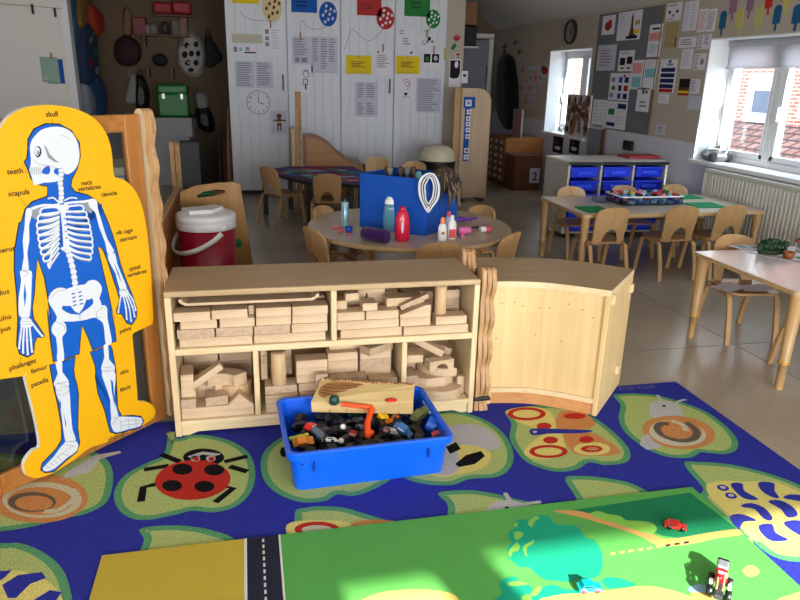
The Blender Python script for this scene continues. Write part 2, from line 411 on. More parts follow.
window('window_1', 7.69, 8.84, [8.25])
window('window_2', 3.40, 5.55, [4.91, 4.2], .225)
# behind the viewer: a window added to light the shelves, and glazed doors
o = thing('window_added', None, None, (-.875, YB - .07, .78)); struct(o)
m = MB()
for z in (.03, .74): m.box((0, 0, z), (3.45, .07, .06))
for x in (-1.7, -.57, .57, 1.7): m.box((x, 0, .385), (.06, .07, .77))
m.build('window_frame', M_UPVC, o); m = MB(); m.box((0, .01, .385), (3.4, .006, .72)); m.build('pane', M_GLASS, o)
o = thing('door_2', None, None, (2.3, YB - .07, .08)); struct(o)
m = MB()
for z in (.02, 1.93): m.box((0, 0, z), (1.57, .05, .04))
for x in (-.76, .76): m.box((x, 0, .92), (.04, .05, 1.94))
m.build('door_frame', M_UPVC, o); m = MB(); m.box((0, .01, .92), (1.5, .006, 1.78)); m.build('pane', M_GLASS, o)

# ================================================================ outside
M_BRICK = brick('red_brick', (176, 84, 62), (196, 104, 80), (200, 184, 168), axis='yz')
ob = thing('house', 'red brick house with a white framed window outside the right-hand window', 'building', (11.0, 5.5, -1.0))
m = MB(); m.span((11, 2, -1), (11.3, 26, 6.2)); m.build('wall', M_BRICK, ob, world=True)
for (xa, ya, xb, yb) in ((743, 73, 776, 121), (797, 82, 826, 118)):
    a, b = on_x(xa, yb, 10.95), on_x(xb, ya, 10.95); m = MB(); m.span((10.93, a.y, a.z), (11.02, b.y, b.z)); w_ = m.build('window', M_TRIM, ob, world=True)
    a, b = on_x(xa + 8, yb - 9, 10.92), on_x(xb - 3, ya + 18, 10.92); m = MB(); m.span((10.915, a.y, a.z), (10.94, b.y, b.z)); m.build('pane', plain('far_pane', (70, 74, 92), .2), w_, world=True)
M_TILE = brick('roof_tiles', (128, 84, 72), (152, 112, 98), (62, 44, 42), 1.0, .26, .24, .03, axis='yx')
orf = thing('lean_to_roof', 'lower tiled roof sloping up to the brick house wall', 'roof', (9.0, 5.5, -.8))
m = MB(); zt = on_x(760, 123, 10.9).z; m.prism([(7.6, zt - 1.5), (10.98, zt), (10.98, zt - .15), (7.6, zt - 1.65)], 22.0, Matrix(((1, 0, 0, 0), (0, 0, 1, 2.2), (0, 1, 0, 0), (0, 0, 0, 1)))); m.build('tiles', M_TILE, orf, world=True)
m = MB(); m.span((7.7, 2.3, -1), (7.9, 24, zt - 1.6)); m.build('wall', M_BRICK, orf, world=True)
m = MB(); m.span((-14, -16, -.5), (XL - .2, 16, -.45)); m.span((XO, -16, -1.1), (16, 26, -1.05)); m.span((-14, -16, -.13), (XO + .3, YB - .3, -.12)); struct(m.build('trim_ground', plain('paving', (150, 148, 142), .9), world=True))

# ================================================================ light
def setup_light():
    w = bpy.data.worlds.new('sky'); SC.world = w; w.use_nodes = True; nt = w.node_tree
    bg = nt.nodes['Background']; bg.inputs[0].default_value = (.78, .88, 1.0, 1); bg.inputs[1].default_value = 6.5
    s = bpy.data.lights.new('sun', 'SUN'); s.energy = 26.0; s.angle = R_(.7); s.color = (1.0, .93, .82)
    o = bpy.data.objects.new('sun', s); COL.objects.link(o)
    e = R_(25.5); dv = V3((-.235 / 1.027 * cos(e), 1 / 1.027 * cos(e), -sin(e))); o.rotation_euler = dv.to_track_quat('-Z', 'Y').to_euler(); o.location = (2, -6, 4)
    def area(name, loc, size, energy, direction, col=(1, .96, .92)):
        l = bpy.data.lights.new(name, 'AREA'); l.shape = 'RECTANGLE'; l.size, l.size_y = size; l.energy = energy; l.color = col
        a = bpy.data.objects.new(name, l); COL.objects.link(a); a.location = loc; a.rotation_euler = V3(direction).to_track_quat('-Z', 'Y').to_euler()
    area('daylight_doors', (2.1, YB + .03, 1.0), (2.0, 1.8), 108, (-.12, 1, -.05))
    area('fill_added_window', (-.875, YB + .03, 1.16), (3.4, .75), 88, (0.05, 1, -.1))  # added fill lamp at the added window, brightens the shelf fronts
    for loc, size in (((XR + .34, 4.475, 1.24), (2.1, 1.0)), ((XR + .34, 8.265, 1.24), (1.12, 1.0))):
        l = bpy.data.lights.new('window_portal', 'AREA'); l.shape = 'RECTANGLE'; l.size, l.size_y = size; l.cycles.is_portal = True
        a = bpy.data.objects.new('window_portal', l); COL.objects.link(a); a.location = loc; a.rotation_euler = V3((-1, 0, 0)).to_track_quat('-Z', 'Y').to_euler()
setup_light()
cd = bpy.data.cameras.new('camera'); cd.sensor_fit = 'HORIZONTAL'; cd.sensor_width = 36.0; cd.lens = FPX * 36.0 / 800.0; cd.clip_start = .02
co = bpy.data.objects.new('camera', cd); COL.objects.link(co)
Z_ = -CF; Y_ = -CD; X_ = CR
co.matrix_world = Matrix(((X_.x, Y_.x, Z_.x, CAM.x), (X_.y, Y_.y, Z_.y, CAM.y), (X_.z, Y_.z, Z_.z, CAM.z), (0, 0, 0, 1)))
SC.camera = co
SC.view_settings.view_transform = 'Standard'; SC.view_settings.look = 'None'; SC.view_settings.gamma = 1.0; SC.view_settings.use_curve_mapping = False
SC.view_settings.exposure = 0.25
# ================================================================ rug and play mat (woven / printed pattern inside one mesh each)
C_BLUE = carpet('rug_blue', (48, 54, 158)); C_LEAF = carpet('rug_leaf', (176, 192, 118)); C_RIM = carpet('rug_rim', (92, 158, 112))
C_RED = carpet('rug_red', (190, 48, 40)); C_BLK = carpet('rug_black', (20, 20, 24), (10, 10, 12)); C_ORG = carpet('rug_orange', (208, 142, 84))
C_CRM = carpet('rug_cream', (204, 200, 170)); C_GRY = carpet('rug_grey', (190, 190, 192)); C_YEL = carpet('rug_yellow', (226, 212, 124)); C_DGR = carpet('rug_dark_grey', (106, 96, 84))
RUGM = [C_BLUE, C_LEAF, C_RIM, C_RED, C_BLK, C_ORG, C_CRM, C_GRY, C_YEL, C_DGR]
BL, LF, RM, RD, BK, OR, CRM, GY, YL, DG = range(10)
RZ = .0085
rug = MB(); rug.span((-1.7, .35, 0), (1.985, 2.655, RZ - .0005), 0, .003)
lay = [0]
def rp(pts, mi, lvl):
    rug.flat([on_z(x, y, RZ + .00025 * lvl) for x, y in pts], mi)
def zz(x0, y0, k): return lambda pts: [(x0 + k * x, y0 + k * y) for x, y in pts]
def leaf(pts, inset=.93, n=5):
    P = cr(pts, n); cx = sum(p[0] for p in P) / len(P); cy = sum(p[1] for p in P) / len(P)
    W = [on_z(x, y, RZ) for x, y in P]; A = sum(W[i].x * W[(i + 1) % len(W)].y - W[(i + 1) % len(W)].x * W[i].y for i in range(len(W)))
    sg = 1 if A > 0 else -1; Q = []; d = .024
    for i in range(len(W)):
        t = (W[(i + 1) % len(W)] - W[i - 1]); t.z = 0
        t = t.normalized() if t.length > 1e-9 else V3((1, 0, 0)); nn = V3((-t.y, t.x, 0)) * sg
        Q.append(W[i] + nn * d)
    rug.flat([V3((w.x, w.y, RZ + .0002)) for w in W], RM); rug.flat([V3((w.x, w.y, RZ + .0004)) for w in Q], LF)
def rst(path, w, mi, lvl, fl=None):
    Wp = [on_z(x, y, RZ) for x, y in (cr(path, 4, False) if len(path) > 2 else path)]
    pl = stroke([(p.x, p.y) for p in Wp], w); rug.flat([V3((x, y, RZ + .00025 * lvl)) for x, y in pl], mi)
def rell(cx, cy, rx, ry, mi, lvl, tilt=0.0, n=28):       # centre in the photo, radii in metres on the floor
    c = on_z(cx, cy, RZ); rug.flat([V3((x, y, RZ + .00025 * lvl)) for x, y in ell(c.x, c.y, rx, ry, n, 0, tilt)], mi)
def pell(cx, cy, rx, ry, mi, lvl, tilt=0.0): rp(ell(cx, cy, rx, ry, 28, 0, tilt), mi, lvl)
# ladybird leaf
z = zz(0, 420, .375)
leaf(z([(452, 30), (475, 50), (510, 40), (560, 42), (620, 58), (665, 90), (681, 140), (670, 190), (630, 230), (570, 246), (512, 242), (470, 252), (400, 266), (350, 262), (315, 237), (304, 195), (330, 150), (390, 115), (436, 92)]))
for p in ([(430, 92), (480, 112)], [(384, 133), (450, 122)], [(415, 172), (382, 180), (376, 218)], [(598, 112), (660, 97)], [(612, 124), (660, 138)], [(588, 178), (622, 182), (574, 220)]):
    Wp = [on_z(*q, RZ) for q in z(p)]; rug.flat([V3((x, y, RZ + .0008)) for x, y in stroke([(q.x, q.y) for q in Wp], .026)], BK)
rp(z(ell(543, 100, 55, 24)), BK, 3); rp(z(ell(514, 160, 101, 53, 30, 0, -.06)), RD, 4)
for x, y in ((486, 131), (571, 133), (459, 175), (545, 177)): rp(z(ell(x, y, 27, 15)), BK, 5)
rp(z([(500, 97), (540, 84), (590, 90), (575, 96), (540, 92), (512, 104)]), GY, 5)
for x in (521, 562): rp(z(ell(x, 103, 13, 8)), GY, 5); rp(z(ell(x + 2, 104, 8, 6)), RD, 6)
# snail leaf beneath the skeleton board
leaf([(62, 450), (85, 449), (105, 458), (113, 474), (108, 500), (88, 513), (62, 519), (30, 527), (-10, 532), (-60, 530), (-90, 505), (-70, 470), (-20, 452), (20, 455), (40, 448)])
rp([(70, 470), (95, 455), (120, 451), (121, 453), (100, 459), (90, 472), (60, 480)], GY, 3)
pell(38, 498, 50, 25, OR, 3); pell(42, 500, 40, 18, CRM, 4); pell(40, 501, 33, 14, OR, 5); pell(32, 502, 24, 10, DG, 6); pell(34, 503, 19, 7.5, OR, 7)
rst([(72, 490), (76, 497), (60, 510), (44, 512)], .022, CRM, 8)
# caterpillar leaf bottom left
leaf([(-60, 535), (0, 543), (19, 543), (41, 551), (60, 566), (69, 585), (70, 612), (40, 650), (-40, 660), (-90, 600)])
pell(10, 610, 55, 40, YL, 3)
for p in ([(2, 585), (18, 575), (42, 572), (46, 578), (30, 584), (16, 598), (8, 598)], [(0, 571), (12, 570), (4, 578), (-6, 584)], [(30, 602), (50, 590), (62, 592), (52, 606), (40, 620)], [(-10, 610), (10, 600), (20, 602), (6, 622)]): rp(p, BL, 4)
# leaf beneath the mat's left end
leaf([(139, 556), (144, 540), (140, 529), (165, 525.5), (191, 526.5), (214, 531), (236, 541), (245, 570), (220, 590), (170, 600), (140, 585)])
# leaf under the toy box
leaf([(264, 452), (262, 475), (275, 492), (300, 502), (325, 501), (337, 494.5), (352, 496), (370, 491), (392, 478), (400, 460), (385, 440), (340, 428), (290, 434)])
rp(ell(284, 452, 4, 5), BK, 3)
# bee leaf
leaf([(424, 416), (445, 411), (465, 413), (487, 421), (504, 434), (513, 451), (511, 467), (497, 477), (470, 479), (452, 485), (425, 484), (405, 478), (392, 465), (395, 440)])
rp(cr([(436, 430), (455, 425), (472, 424), (486, 428), (498, 438), (499, 449), (480, 449), (460, 444), (440, 446)], 4), GY, 3)
rp(cr([(430, 470), (450, 448), (470, 445), (490, 452), (486, 466), (465, 473), (440, 477)], 4), YL, 4); rp(cr([(440, 452), (455, 447), (458, 470), (440, 475), (430, 466)], 4), GY, 5)
rp([(455, 464), (466, 455), (481, 451), (485, 456), (475, 464), (459, 467)], BK, 6); rp([(446, 447), (456, 442), (461, 449), (450, 454)], BK, 6)
# butterfly leaf
z = zz(450, 360, .4375)
leaf(z([(126, 118), (165, 108), (205, 104), (250, 106), (300, 118), (350, 145), (395, 185), (412, 213), (402, 234), (355, 240), (318, 234), (290, 250), (240, 255), (180, 236), (150, 206), (136, 176), (140, 145)]))
rp(z(cr([(128, 118), (160, 108), (200, 108), (232, 122), (240, 160), (200, 158), (150, 138)], 4)), YL, 3); rp(z(cr([(245, 155), (250, 120), (290, 118), (320, 130), (330, 150), (290, 160)], 4)), OR, 3)
rp(z(cr([(170, 215), (180, 195), (215, 170), (250, 166), (262, 190), (265, 212), (235, 225), (195, 226)], 4)), YL, 3); rp(z(cr([(262, 168), (320, 165), (360, 185), (390, 208), (370, 218), (300, 218), (275, 205)], 4)), OR, 3)
for x, y, a, b in ((175, 123, 44, 15), (225, 209, 44, 15)): rp(z(ell(x, y, a, b)), RD, 4); rp(z(ell(x, y, a * .72, b * .62)), YL, 5)
rp(z(ell(325, 203, 42, 15)), YL, 4); rp(z(ell(324, 203, 25, 8)), RD, 5); rp(z(ell(326, 203, 14, 4)), OR, 6); rp(z(ell(285, 128, 26, 7)), RD, 4)
for x, y in ((215, 151), (230, 183), (312, 182)): rp(z(ell(x, y, 17, 8)), RD, 5)
rp(z(cr([(183, 160), (200, 156), (260, 158), (326, 161), (300, 167), (230, 168), (195, 172), (184, 168)], 4)), BL, 6); rp(z(ell(194, 164, 5, 3)), GY, 7)
# snail leaf on the right
z = zz(600, 375, .25)
leaf(z([(52, 82), (85, 76), (130, 74), (220, 80), (330, 110), (430, 150), (510, 210), (550, 262), (545, 300), (500, 316), (440, 312), (402, 310), (362, 330), (280, 329), (200, 302), (130, 257), (90, 215), (74, 170), (82, 120)]))
rp(z(cr([(205, 110), (260, 104), (310, 118), (332, 150), (320, 172), (240, 176), (200, 160)], 4)), GY, 3)
rst(z([(245, 108), (238, 92), (228, 80)]), .014, GY, 4); rst(z([(300, 116), (320, 104), (345, 99)]), .014, GY, 4); rp(z(ell(256, 124, 7, 4)), BK, 5)
rp(z(ell(316, 230, 147, 66, 30, 0, .1)), OR, 4); rp(z(ell(310, 232, 114, 52, 30, 0, .1)), CRM, 5); rp(z(ell(318, 222, 92, 42, 30, 0, .1)), OR, 6)
rst(z([(345, 190), (385, 225), (375, 255), (320, 264), (255, 245), (228, 215), (245, 196), (275, 198)]), .03, DG, 7); rst(z([(285, 185), (330, 200), (345, 225)]), .026, CRM, 8); rp(z(ell(300, 226, 52, 26, 24, 0, .1)), OR, 7)
rp(z([(190, 232), (165, 250), (160, 280), (190, 300), (232, 292), (250, 282), (215, 265)]), GY, 6)
# caterpillar leaf on the right
leaf([(684, 464), (700, 462), (730, 464.5), (758, 470.6), (782, 478), (805, 488), (828, 506), (840, 532), (828, 556), (800, 562), (772, 556), (745, 535), (715, 512), (700, 496), (703, 488)], n=4)
z = zz(660, 440, .175)
rp(z(cr([(262, 265), (300, 240), (380, 232), (470, 238), (560, 236), (660, 240), (760, 280), (860, 330), (940, 420), (940, 560), (860, 660), (740, 640), (640, 600), (520, 560), (400, 430), (300, 340)], 4)), YL, 3)
for p in ([(402, 252), (470, 248), (482, 290), (562, 336), (520, 342), (460, 322)], [(563, 242), (650, 245), (655, 290), (682, 330), (640, 326), (580, 290)], [(703, 327), (750, 310), (840, 322), (840, 352), (740, 340)], [(462, 372), (520, 360), (592, 385), (642, 440), (630, 461), (590, 447), (540, 395), (480, 385)], [(616, 350), (690, 345), (762, 385), (787, 430), (730, 442), (690, 395)], [(398, 437), (470, 424), (552, 460), (482, 466), (462, 492), (448, 512)], [(566, 487), (640, 480), (662, 530), (735, 570), (640, 577), (580, 532)], [(706, 472), (780, 458), (850, 480), (850, 560), (760, 522)], [(800, 400), (860, 420), (880, 470), (820, 440)]): rp(z(cr(p, 3)), BL, 5)
rp(z([(380, 520), (470, 560), (520, 560), (560, 650), (480, 700)]), YL, 4)
for x, y in ((360, 273), (406, 318)): rp(z(ell(x, y, 35, 17, 20, 0, .2)), BL, 5); rp(z(ell(x, y - 2, 18, 8, 16, 0, .2)), GY, 6)
# lower butterfly, snail and ladybird leaves that run beneath the mat
z = zz(280, 440, .3)
leaf(z([(50, 240), (85, 226), (130, 221), (210, 225), (290, 248), (370, 272), (440, 300), (480, 360), (400, 420), (250, 440), (100, 400), (60, 320)]))
rp(z(cr([(20, 300), (30, 278), (80, 268), (170, 268), (235, 280), (230, 330), (120, 360), (40, 340)], 4)), YL, 3); rp(z(ell(124, 298, 76, 26)), RD, 4); rp(z(ell(124, 299, 52, 15)), CRM, 5)
rp(z(cr([(235, 285), (270, 268), (340, 266), (405, 278), (380, 320), (260, 330)], 4)), OR, 4)
leaf([(438, 494), (450, 491), (472, 490.3), (496, 494), (520, 500), (550, 508), (575, 530), (560, 560), (500, 570), (455, 555), (446, 530), (448, 506)])
rp(cr([(486, 512), (494, 503), (506, 500), (520, 502), (535, 510), (530, 530), (490, 530)], 4), GY, 3); rst([(511, 503), (508, 498), (505, 493)], .016, GY, 4); rst([(520, 506), (530, 503.5), (541, 502)], .016, GY, 4); rell(507, 508, .008, .006, BK, 5)
leaf([(565, 479), (580, 476), (605, 478), (630, 483), (650, 493), (668, 506), (672, 540), (640, 570), (590, 560), (575, 530), (578, 503)])
rst([(584, 503), (592, 503.5), (600, 505)], .03, BK, 3); rst([(612, 502), (622, 498), (640, 499)], .016, BK, 3); rp(ell(628, 515, 18, 15), BK, 4)
# faded woven lettering along the top edge
a = on_z(621, 390.5, RZ); bq = on_z(671, 386.5, RZ); ex = (bq - a).normalized(); ey = V3((-ex.y, ex.x, 0))
M_LET = carpet('rug_letter', (104, 112, 160))
put_text(rug, 'CARPETS FOR KIDS'[8:], lambda x, y: a + ex * x + ey * y + V3((0, 0, .001)), .043, 10)
tag(rug.build('rug', RUGM + [M_LET], world=True), 'blue classroom rug woven with minibeasts sitting on green leaves', 'rug')

# ---- printed road play mat lying on the rug
MATZ = RZ + .0065
mm = MB()
MG = [plain('mat_green', (82, 156, 74), .85, .2, bump=.2, bscale=300), plain('mat_dark_green', (14, 112, 72), .85, .2, bump=.2, bscale=300), plain('mat_ochre', (180, 158, 56), .85, .2, bump=.2, bscale=300),
      plain('mat_road', (30, 34, 50), .85, .2, bump=.2, bscale=300), plain('mat_white', (205, 205, 200), .8, .2), plain('mat_teal', (18, 150, 116), .85, .2, bump=.2, bscale=300), plain('mat_sand', (202, 168, 92), .85, .2), plain('mat_lime', (120, 178, 74), .85, .2), plain('mat_orange', (196, 146, 84), .85, .2), plain('mat_sky', (128, 168, 190), .85, .2)]
G, DGN, OC, RO, WH, TE, SA, LI, OG, SK = range(10)
mx0, mx1, my1, my0 = -.471, 1.5, 1.825, .75
mm.span((mx0, my0, RZ + .0026), (mx1, my1, MATZ), 0, .0015)
def mp(pts, mi, lvl, clip=True):
    P = [on_z(x, y, MATZ + .0002 * lvl) for x, y in pts]
    if clip: P = [V3((min(max(p.x, mx0 + .002), mx1 - .002), min(max(p.y, my0 + .002), my1 - .002), p.z)) for p in P]
    mm.flat(P, mi)
def mrect(x0, x1, y0, y1, mi, lvl): mm.flat([V3((x, y, MATZ + .0002 * lvl)) for x, y in ((x0, y0), (x1, y0), (x1, y1), (x0, y1))], mi)
mrect(mx0 + .001, -.058, my0, my1 - .001, OC, 1); mrect(-.052, .046, my0, my1 - .001, RO, 1)
mrect(-.060, -.052, my0, my1 - .001, WH, 2); mrect(.044, .05, my0, my1 - .001, WH, 2)
yy = my1 - .012
while yy > my0 + .03: mrect(-.006, .0, yy - .016, yy, WH, 2); yy -= .028
# dark green field, hedge and footpath at the far right
mp([(562, 511.5), (690, 492.5), (742, 531), (716, 535), (690, 539.5), (664, 536), (630, 524), (600, 514)], DGN, 1)
mp(cr([(553, 511), (575, 510.5), (600, 516), (625, 523), (650, 533), (666, 539), (690, 536), (716, 531.5), (745, 528.5), (750, 533), (715, 538.5), (690, 544), (660, 546), (640, 536), (610, 526), (580, 517)], 3), OG, 2)
mp(cr([(590, 514), (598, 511), (608, 514), (620, 516), (626, 520), (640, 521), (652, 523), (657, 529), (650, 534), (632, 529), (612, 522), (598, 518)], 4), LI, 3)
# big tree seen from above
z = zz(480, 490, .2)
mp(z(cr([(175, 160), (200, 145), (235, 150), (265, 130), (305, 125), (350, 135), (370, 165), (430, 175), (480, 180), (515, 215), (530, 240), (570, 250), (600, 290), (612, 330), (610, 390), (590, 430), (555, 440), (500, 445), (440, 460), (380, 452), (330, 450), (290, 425), (262, 400), (240, 385), (200, 385), (165, 360), (140, 335), (135, 290), (160, 262), (142, 235), (148, 205), (170, 195)], 3)), TE, 2)
for p in ([(165, 280), (185, 262), (200, 285), (188, 305), (165, 310), (155, 335), (140, 320), (150, 295)], [(240, 160), (275, 130), (300, 140), (272, 158), (262, 185), (246, 178)], [(215, 285), (250, 260), (272, 250), (265, 268), (238, 285), (232, 310), (238, 332), (225, 322)], [(172, 212), (200, 208), (218, 222), (200, 240), (178, 250)], [(168, 175), (190, 160), (182, 185)]): mp(z(cr(p, 3)), LI, 3)
mp(z(cr([(95, 470), (130, 440), (180, 435), (200, 460), (240, 470), (270, 500), (330, 480), (380, 475), (420, 495), (500, 500), (520, 515), (420, 520), (340, 535), (300, 545), (260, 590), (120, 590), (60, 555), (110, 520)], 3)), TE, 2)
for p in ([(140, 462), (200, 455), (245, 470), (200, 478), (150, 480)], [(250, 520), (290, 480), (310, 490), (280, 530)], [(205, 540), (240, 520), (260, 545), (230, 570)]): mp(z(cr(p, 3)), LI, 3)
mp(z(cr([(610, 450), (660, 435), (740, 455), (780, 475), (700, 490), (640, 490)], 3)), TE, 2)
# sandy areas along the near edge, a little path, a pond
mp(cr([(480, 606), (520, 596), (560, 592), (610, 590), (650, 586), (690, 596), (720, 612), (600, 640), (490, 640)], 3), SA, 1)
mp(cr([(350, 612), (370, 596), (400, 590), (440, 591), (460, 600), (470, 630), (360, 640)], 3), SA, 1)
mp(cr([(775, 602), (790, 595), (806, 592), (820, 610), (780, 620)], 3), SA, 1); mp(cr([(742, 570), (752, 565), (760, 572), (750, 577)], 3), SA, 2)
mp(cr([(688, 588), (700, 584), (712, 589), (704, 594), (692, 593)], 3), SK, 2); mp(cr([(690, 593), (705, 593), (716, 600), (700, 602)], 3), OG, 3)
for i in range(9):
    x0 = 610 + i * 9.2; y0 = 553 - i * 1.4; mp([(x0, y0), (x0 + 5, y0 - .8), (x0 + 5.5, y0 + 1.2), (x0 + .5, y0 + 2)], SA if i < 6 else RO, 3)
tag(mm.build('play_mat', MG, world=True), 'printed play mat of road, fields and trees lying on the blue rug', 'play mat')

# ================================================================ skeleton board hung on the wooden panel
PC = 3.06                                                # the panel's front face is y - x = PC
EX = V3((1, 1, 0)).normalized(); NN = V3((1, -1, 0)).normalized()     # along the panel, out of the panel
DIV0 = V3((-.372, -.372 + PC, .0105))                          # foot of the panel's far end
def on_plane(px, py, off):                               # hits the plane `off` in front of the panel face
    d = ray(px, py); p0 = DIV0 + NN * off; t = (p0 - CAM).dot(NN) / d.dot(NN); return CAM + d * t
def frame(o, ex, ey):
    ez = ex.cross(ey); return Matrix(((ex.x, ey.x, ez.x, o.x), (ex.y, ey.y, ez.y, o.y), (ex.z, ey.z, ez.z, o.z), (0, 0, 0, 1)))
UP = V3((0, 0, 1))
L_, H_ = .74, 1.22
pn = thing('panel_divider', 'tall wooden panel with clear middle standing behind the yellow skeleton board', 'room divider', DIV0 - EX * L_ / 2 - NN * .02)
FM = frame(DIV0 - EX * L_ - NN * .03, EX, UP)            # local x along panel, y up, z outward? (EX x UP = -NN side)
def pbox(mb, x0, x1, z0, z1, t0=-.03, t1=0.0, mi=0, bev=.004):
    c = DIV0 - EX * (L_ - (x0 + x1) / 2) + NN * ((t0 + t1) / 2) + UP * ((z0 + z1) / 2)
    Rm = Matrix(((EX.x, NN.x, 0, 0), (EX.y, NN.y, 0, 0), (0, 0, 1, 0), (0, 0, 0, 1)))
    mb.box(c, (x1 - x0, t1 - t0, z1 - z0), mi, bev, Rm)
for a_, b_ in ((0, .065), (L_ - .065, L_)):
    m = MB(); pbox(m, a_, b_, 0, H_); m.build('stile', M_HONEY, pn, world=True)
for a_, b_ in ((H_ - .06, H_), (0, .075)):
    m = MB(); pbox(m, .065, L_ - .065, a_, b_); m.build('rail', M_HONEYX, pn, world=True)
m = MB(); pbox(m, .06, L_ - .06, .07, H_ - .055, -.019, -.013); m.build('clear_sheet', M_ACRYL, pn, world=True)
def hinge_post(name, label, base, h, n=3, dirx=V3((1, 0, 0)), diry=V3((0, 1, 0)), t=.019, w=.055, group=None):
    """wavy-edged upright slats that pin two units together"""
    o = thing(name, label, 'connector', base, 0, group); ang = math.atan2(dirx.y, dirx.x); o.rotation_euler = (0, 0, ang)
    for k in range(n):
        P = []; N_ = 44
        for i in range(N_ + 1):
            z_ = h * i / N_; P.append((w / 2 + .005 * sin(z_ * 2 * pi / .15 + k * 1.2), z_))
        top = [(w / 2 * cos(a), h + w / 2 * .8 * sin(a)) for a in (pi / 5, 2 * pi / 5, 3 * pi / 5, 4 * pi / 5)]
        Q = P + top + [(-x + .01 * sin(z_ * 2 * pi / .15), z_) for x, z_ in P[::-1]]
        mb = MB(); mb.prism(Q, t * .86, frame(V3(((k - (n - 1) / 2) * t - t * .43, 0, .004)), V3((0, 1, 0)), UP), 0, 1)
        mb.build('slat', [M_EDGE if h < .7 else M_BIRCHZ, M_EDGE], o)
    for zc in ([.06] if h < .7 else []):
        mb = MB(); mb.box((0, 0, zc), (n * t + .012, w + .02, .014), 0, .003); mb.build('strap', M_BLACK, o)
    return o
e0 = DIV0 + EX * .034 - NN * .015
hinge_post('hinge_post', 'tall wavy-edged wooden connector at the right end of the skeleton panel', e0, 1.215, 2, EX, NN, .024, .05)
e1 = DIV0 - EX * (L_ + .034) - NN * .015
hinge_post('hinge_post', 'tall wooden connector at the near left end of the skeleton panel', e1, 1.215, 2, EX, NN, .024, .05)
m = MB(); pbox(m, -.62, -.075, 0, .06); pbox(m, -.62, -.075, H_ - .06, H_); pbox(m, -.14, -.075, .06, H_ - .06); pbox(m, -.62, -.56, .06, H_ - .06)
tag(m.build('panel_divider', M_HONEY, world=True), 'second wooden panel frame at the left edge beyond the skeleton panel', 'room divider')

# the board: two interlocking foam-board pieces with printed bones
TB = .018
SB = thing('skeleton_board', 'yellow jigsaw board of a labelled human skeleton hung on a wooden panel', 'educational board', DIV0 - EX * .38 + NN * .012 + UP * .03)
M_YB = plain('board_yellow', (234, 172, 4), .45, .4, var=.01); M_BB = plain('board_blue', (0, 88, 188), .45, .4, var=.01); M_BONE = plain('bone_white', (214, 219, 224), .5, .4, var=.01)
M_BSH = plain('bone_grey', (138, 146, 154), .6, .3); M_OUT = plain('outline_black', (14, 18, 34), .6, .3); M_EDGEW = plain('foam_white', (228, 226, 218), .7, .3)
SM = [M_YB, M_BB, M_BONE, M_BSH, M_OUT, M_EDGEW]
def to2(px, py, off=.03):
    p = on_plane(px, py, off); r = p - DIV0; return (r.dot(EX), r.z)
def to3(s, z_, off): return DIV0 + EX * s + UP * z_ + NN * off
FRONT = .012 + TB
def bp(pts, mi, lvl, sm=0, mb=None):
    P = [to2(x, y, FRONT) for x, y in pts]
    if sm: P = cr(P, sm)
    (mb or BON).flat([to3(a, b, FRONT + .00035 * lvl) for a, b in P], mi)
def bl(path, w, mi, lvl, sm=0, mb=None):                 # stroke, width in metres
    P = [to2(x, y, FRONT) for x, y in path]
    if sm: P = cr(P, sm, False)
    (mb or BON).flat([to3(a, b, FRONT + .00035 * lvl) for a, b in stroke(P, w)], mi)
def board(pts):
    P = [to2(x, y, FRONT) for x, y in pts]; mb = MB()
    n = len(P); f = [to3(a, b, FRONT) for a, b in P]; bk = [to3(a, b, .012) for a, b in P]
    mb.add(f + bk, [list(range(n)), list(range(2 * n - 1, n - 1, -1))], 0)
    mb.add(f + bk, [[i, i + n, (i + 1) % n + n, (i + 1) % n] for i in range(n)], 5); return mb
ck = lambda pts, n=4: cr(pts, n, False)
up = ck([(-24, 215), (-14, 180), (0, 172)]) [:0]
upper = ck([(-42, 388), (-42, 300), (-40, 240), (-34, 205), (-24, 190), (-12, 182), (-6, 172), (-5, 150), (-3, 136), (3, 124), (12, 114), (26, 107.5), (44, 105), (62, 106), (80, 110.5), (95, 119), (106, 133), (111.5, 150), (113, 168), (115, 177), (124, 180), (134, 189), (141, 203), (145.5, 222), (149, 250), (152, 290), (153.5, 318)], 3) + [(152.5, 324), (133.5, 333), (132, 336), (114, 341), (111, 346), (90, 351), (87, 356), (54, 366), (50, 371), (27, 371), (24, 376), (2, 379)]
lower = [(25, 376), (27, 371), (50, 371), (54, 366), (87, 356), (90, 351), (111, 346), (114, 341), (132, 336)] + ck([(132.5, 336), (135, 365), (137.5, 395), (138.5, 401), (146, 401.5), (152, 405), (155.5, 411), (153, 418), (143, 425), (125, 434), (105, 443), (90, 448), (75, 459), (60, 469), (46, 476), (34, 478), (26, 474.5), (24, 466), (27, 458), (34, 450), (40, 446), (37, 425), (31, 400)], 3)
PTXT = []                                                # printed words, filled in below
BON = board(upper)
zA = zz(0, 90, .35); zP = zz(40, 280, .18333); zL = zz(20, 370, .2); zArm = zz(0, 220, .25); zR = zz(70, 180, .25); zS = zz(10, 110, 1 / 6); zC = zz(20, 180, .1835)
sil = zA([(134, 302), (135, 277), (97, 269), (85, 250), (80, 232), (67, 205), (75, 195), (78, 165), (78, 140), (95, 110), (130, 94), (170, 96), (205, 115), (228, 150), (231, 190), (222, 225), (207, 255), (204, 275), (215, 289), (250, 298), (277, 315), (297, 345)]) + zR([(122, 95), (132, 118), (157, 175), (182, 250), (203, 335), (226, 400), (252, 462), (270, 520), (266, 555), (246, 582), (225, 573), (206, 538), (186, 536), (184, 520), (196, 480), (186, 440), (166, 382), (150, 330), (130, 280), (112, 265)])
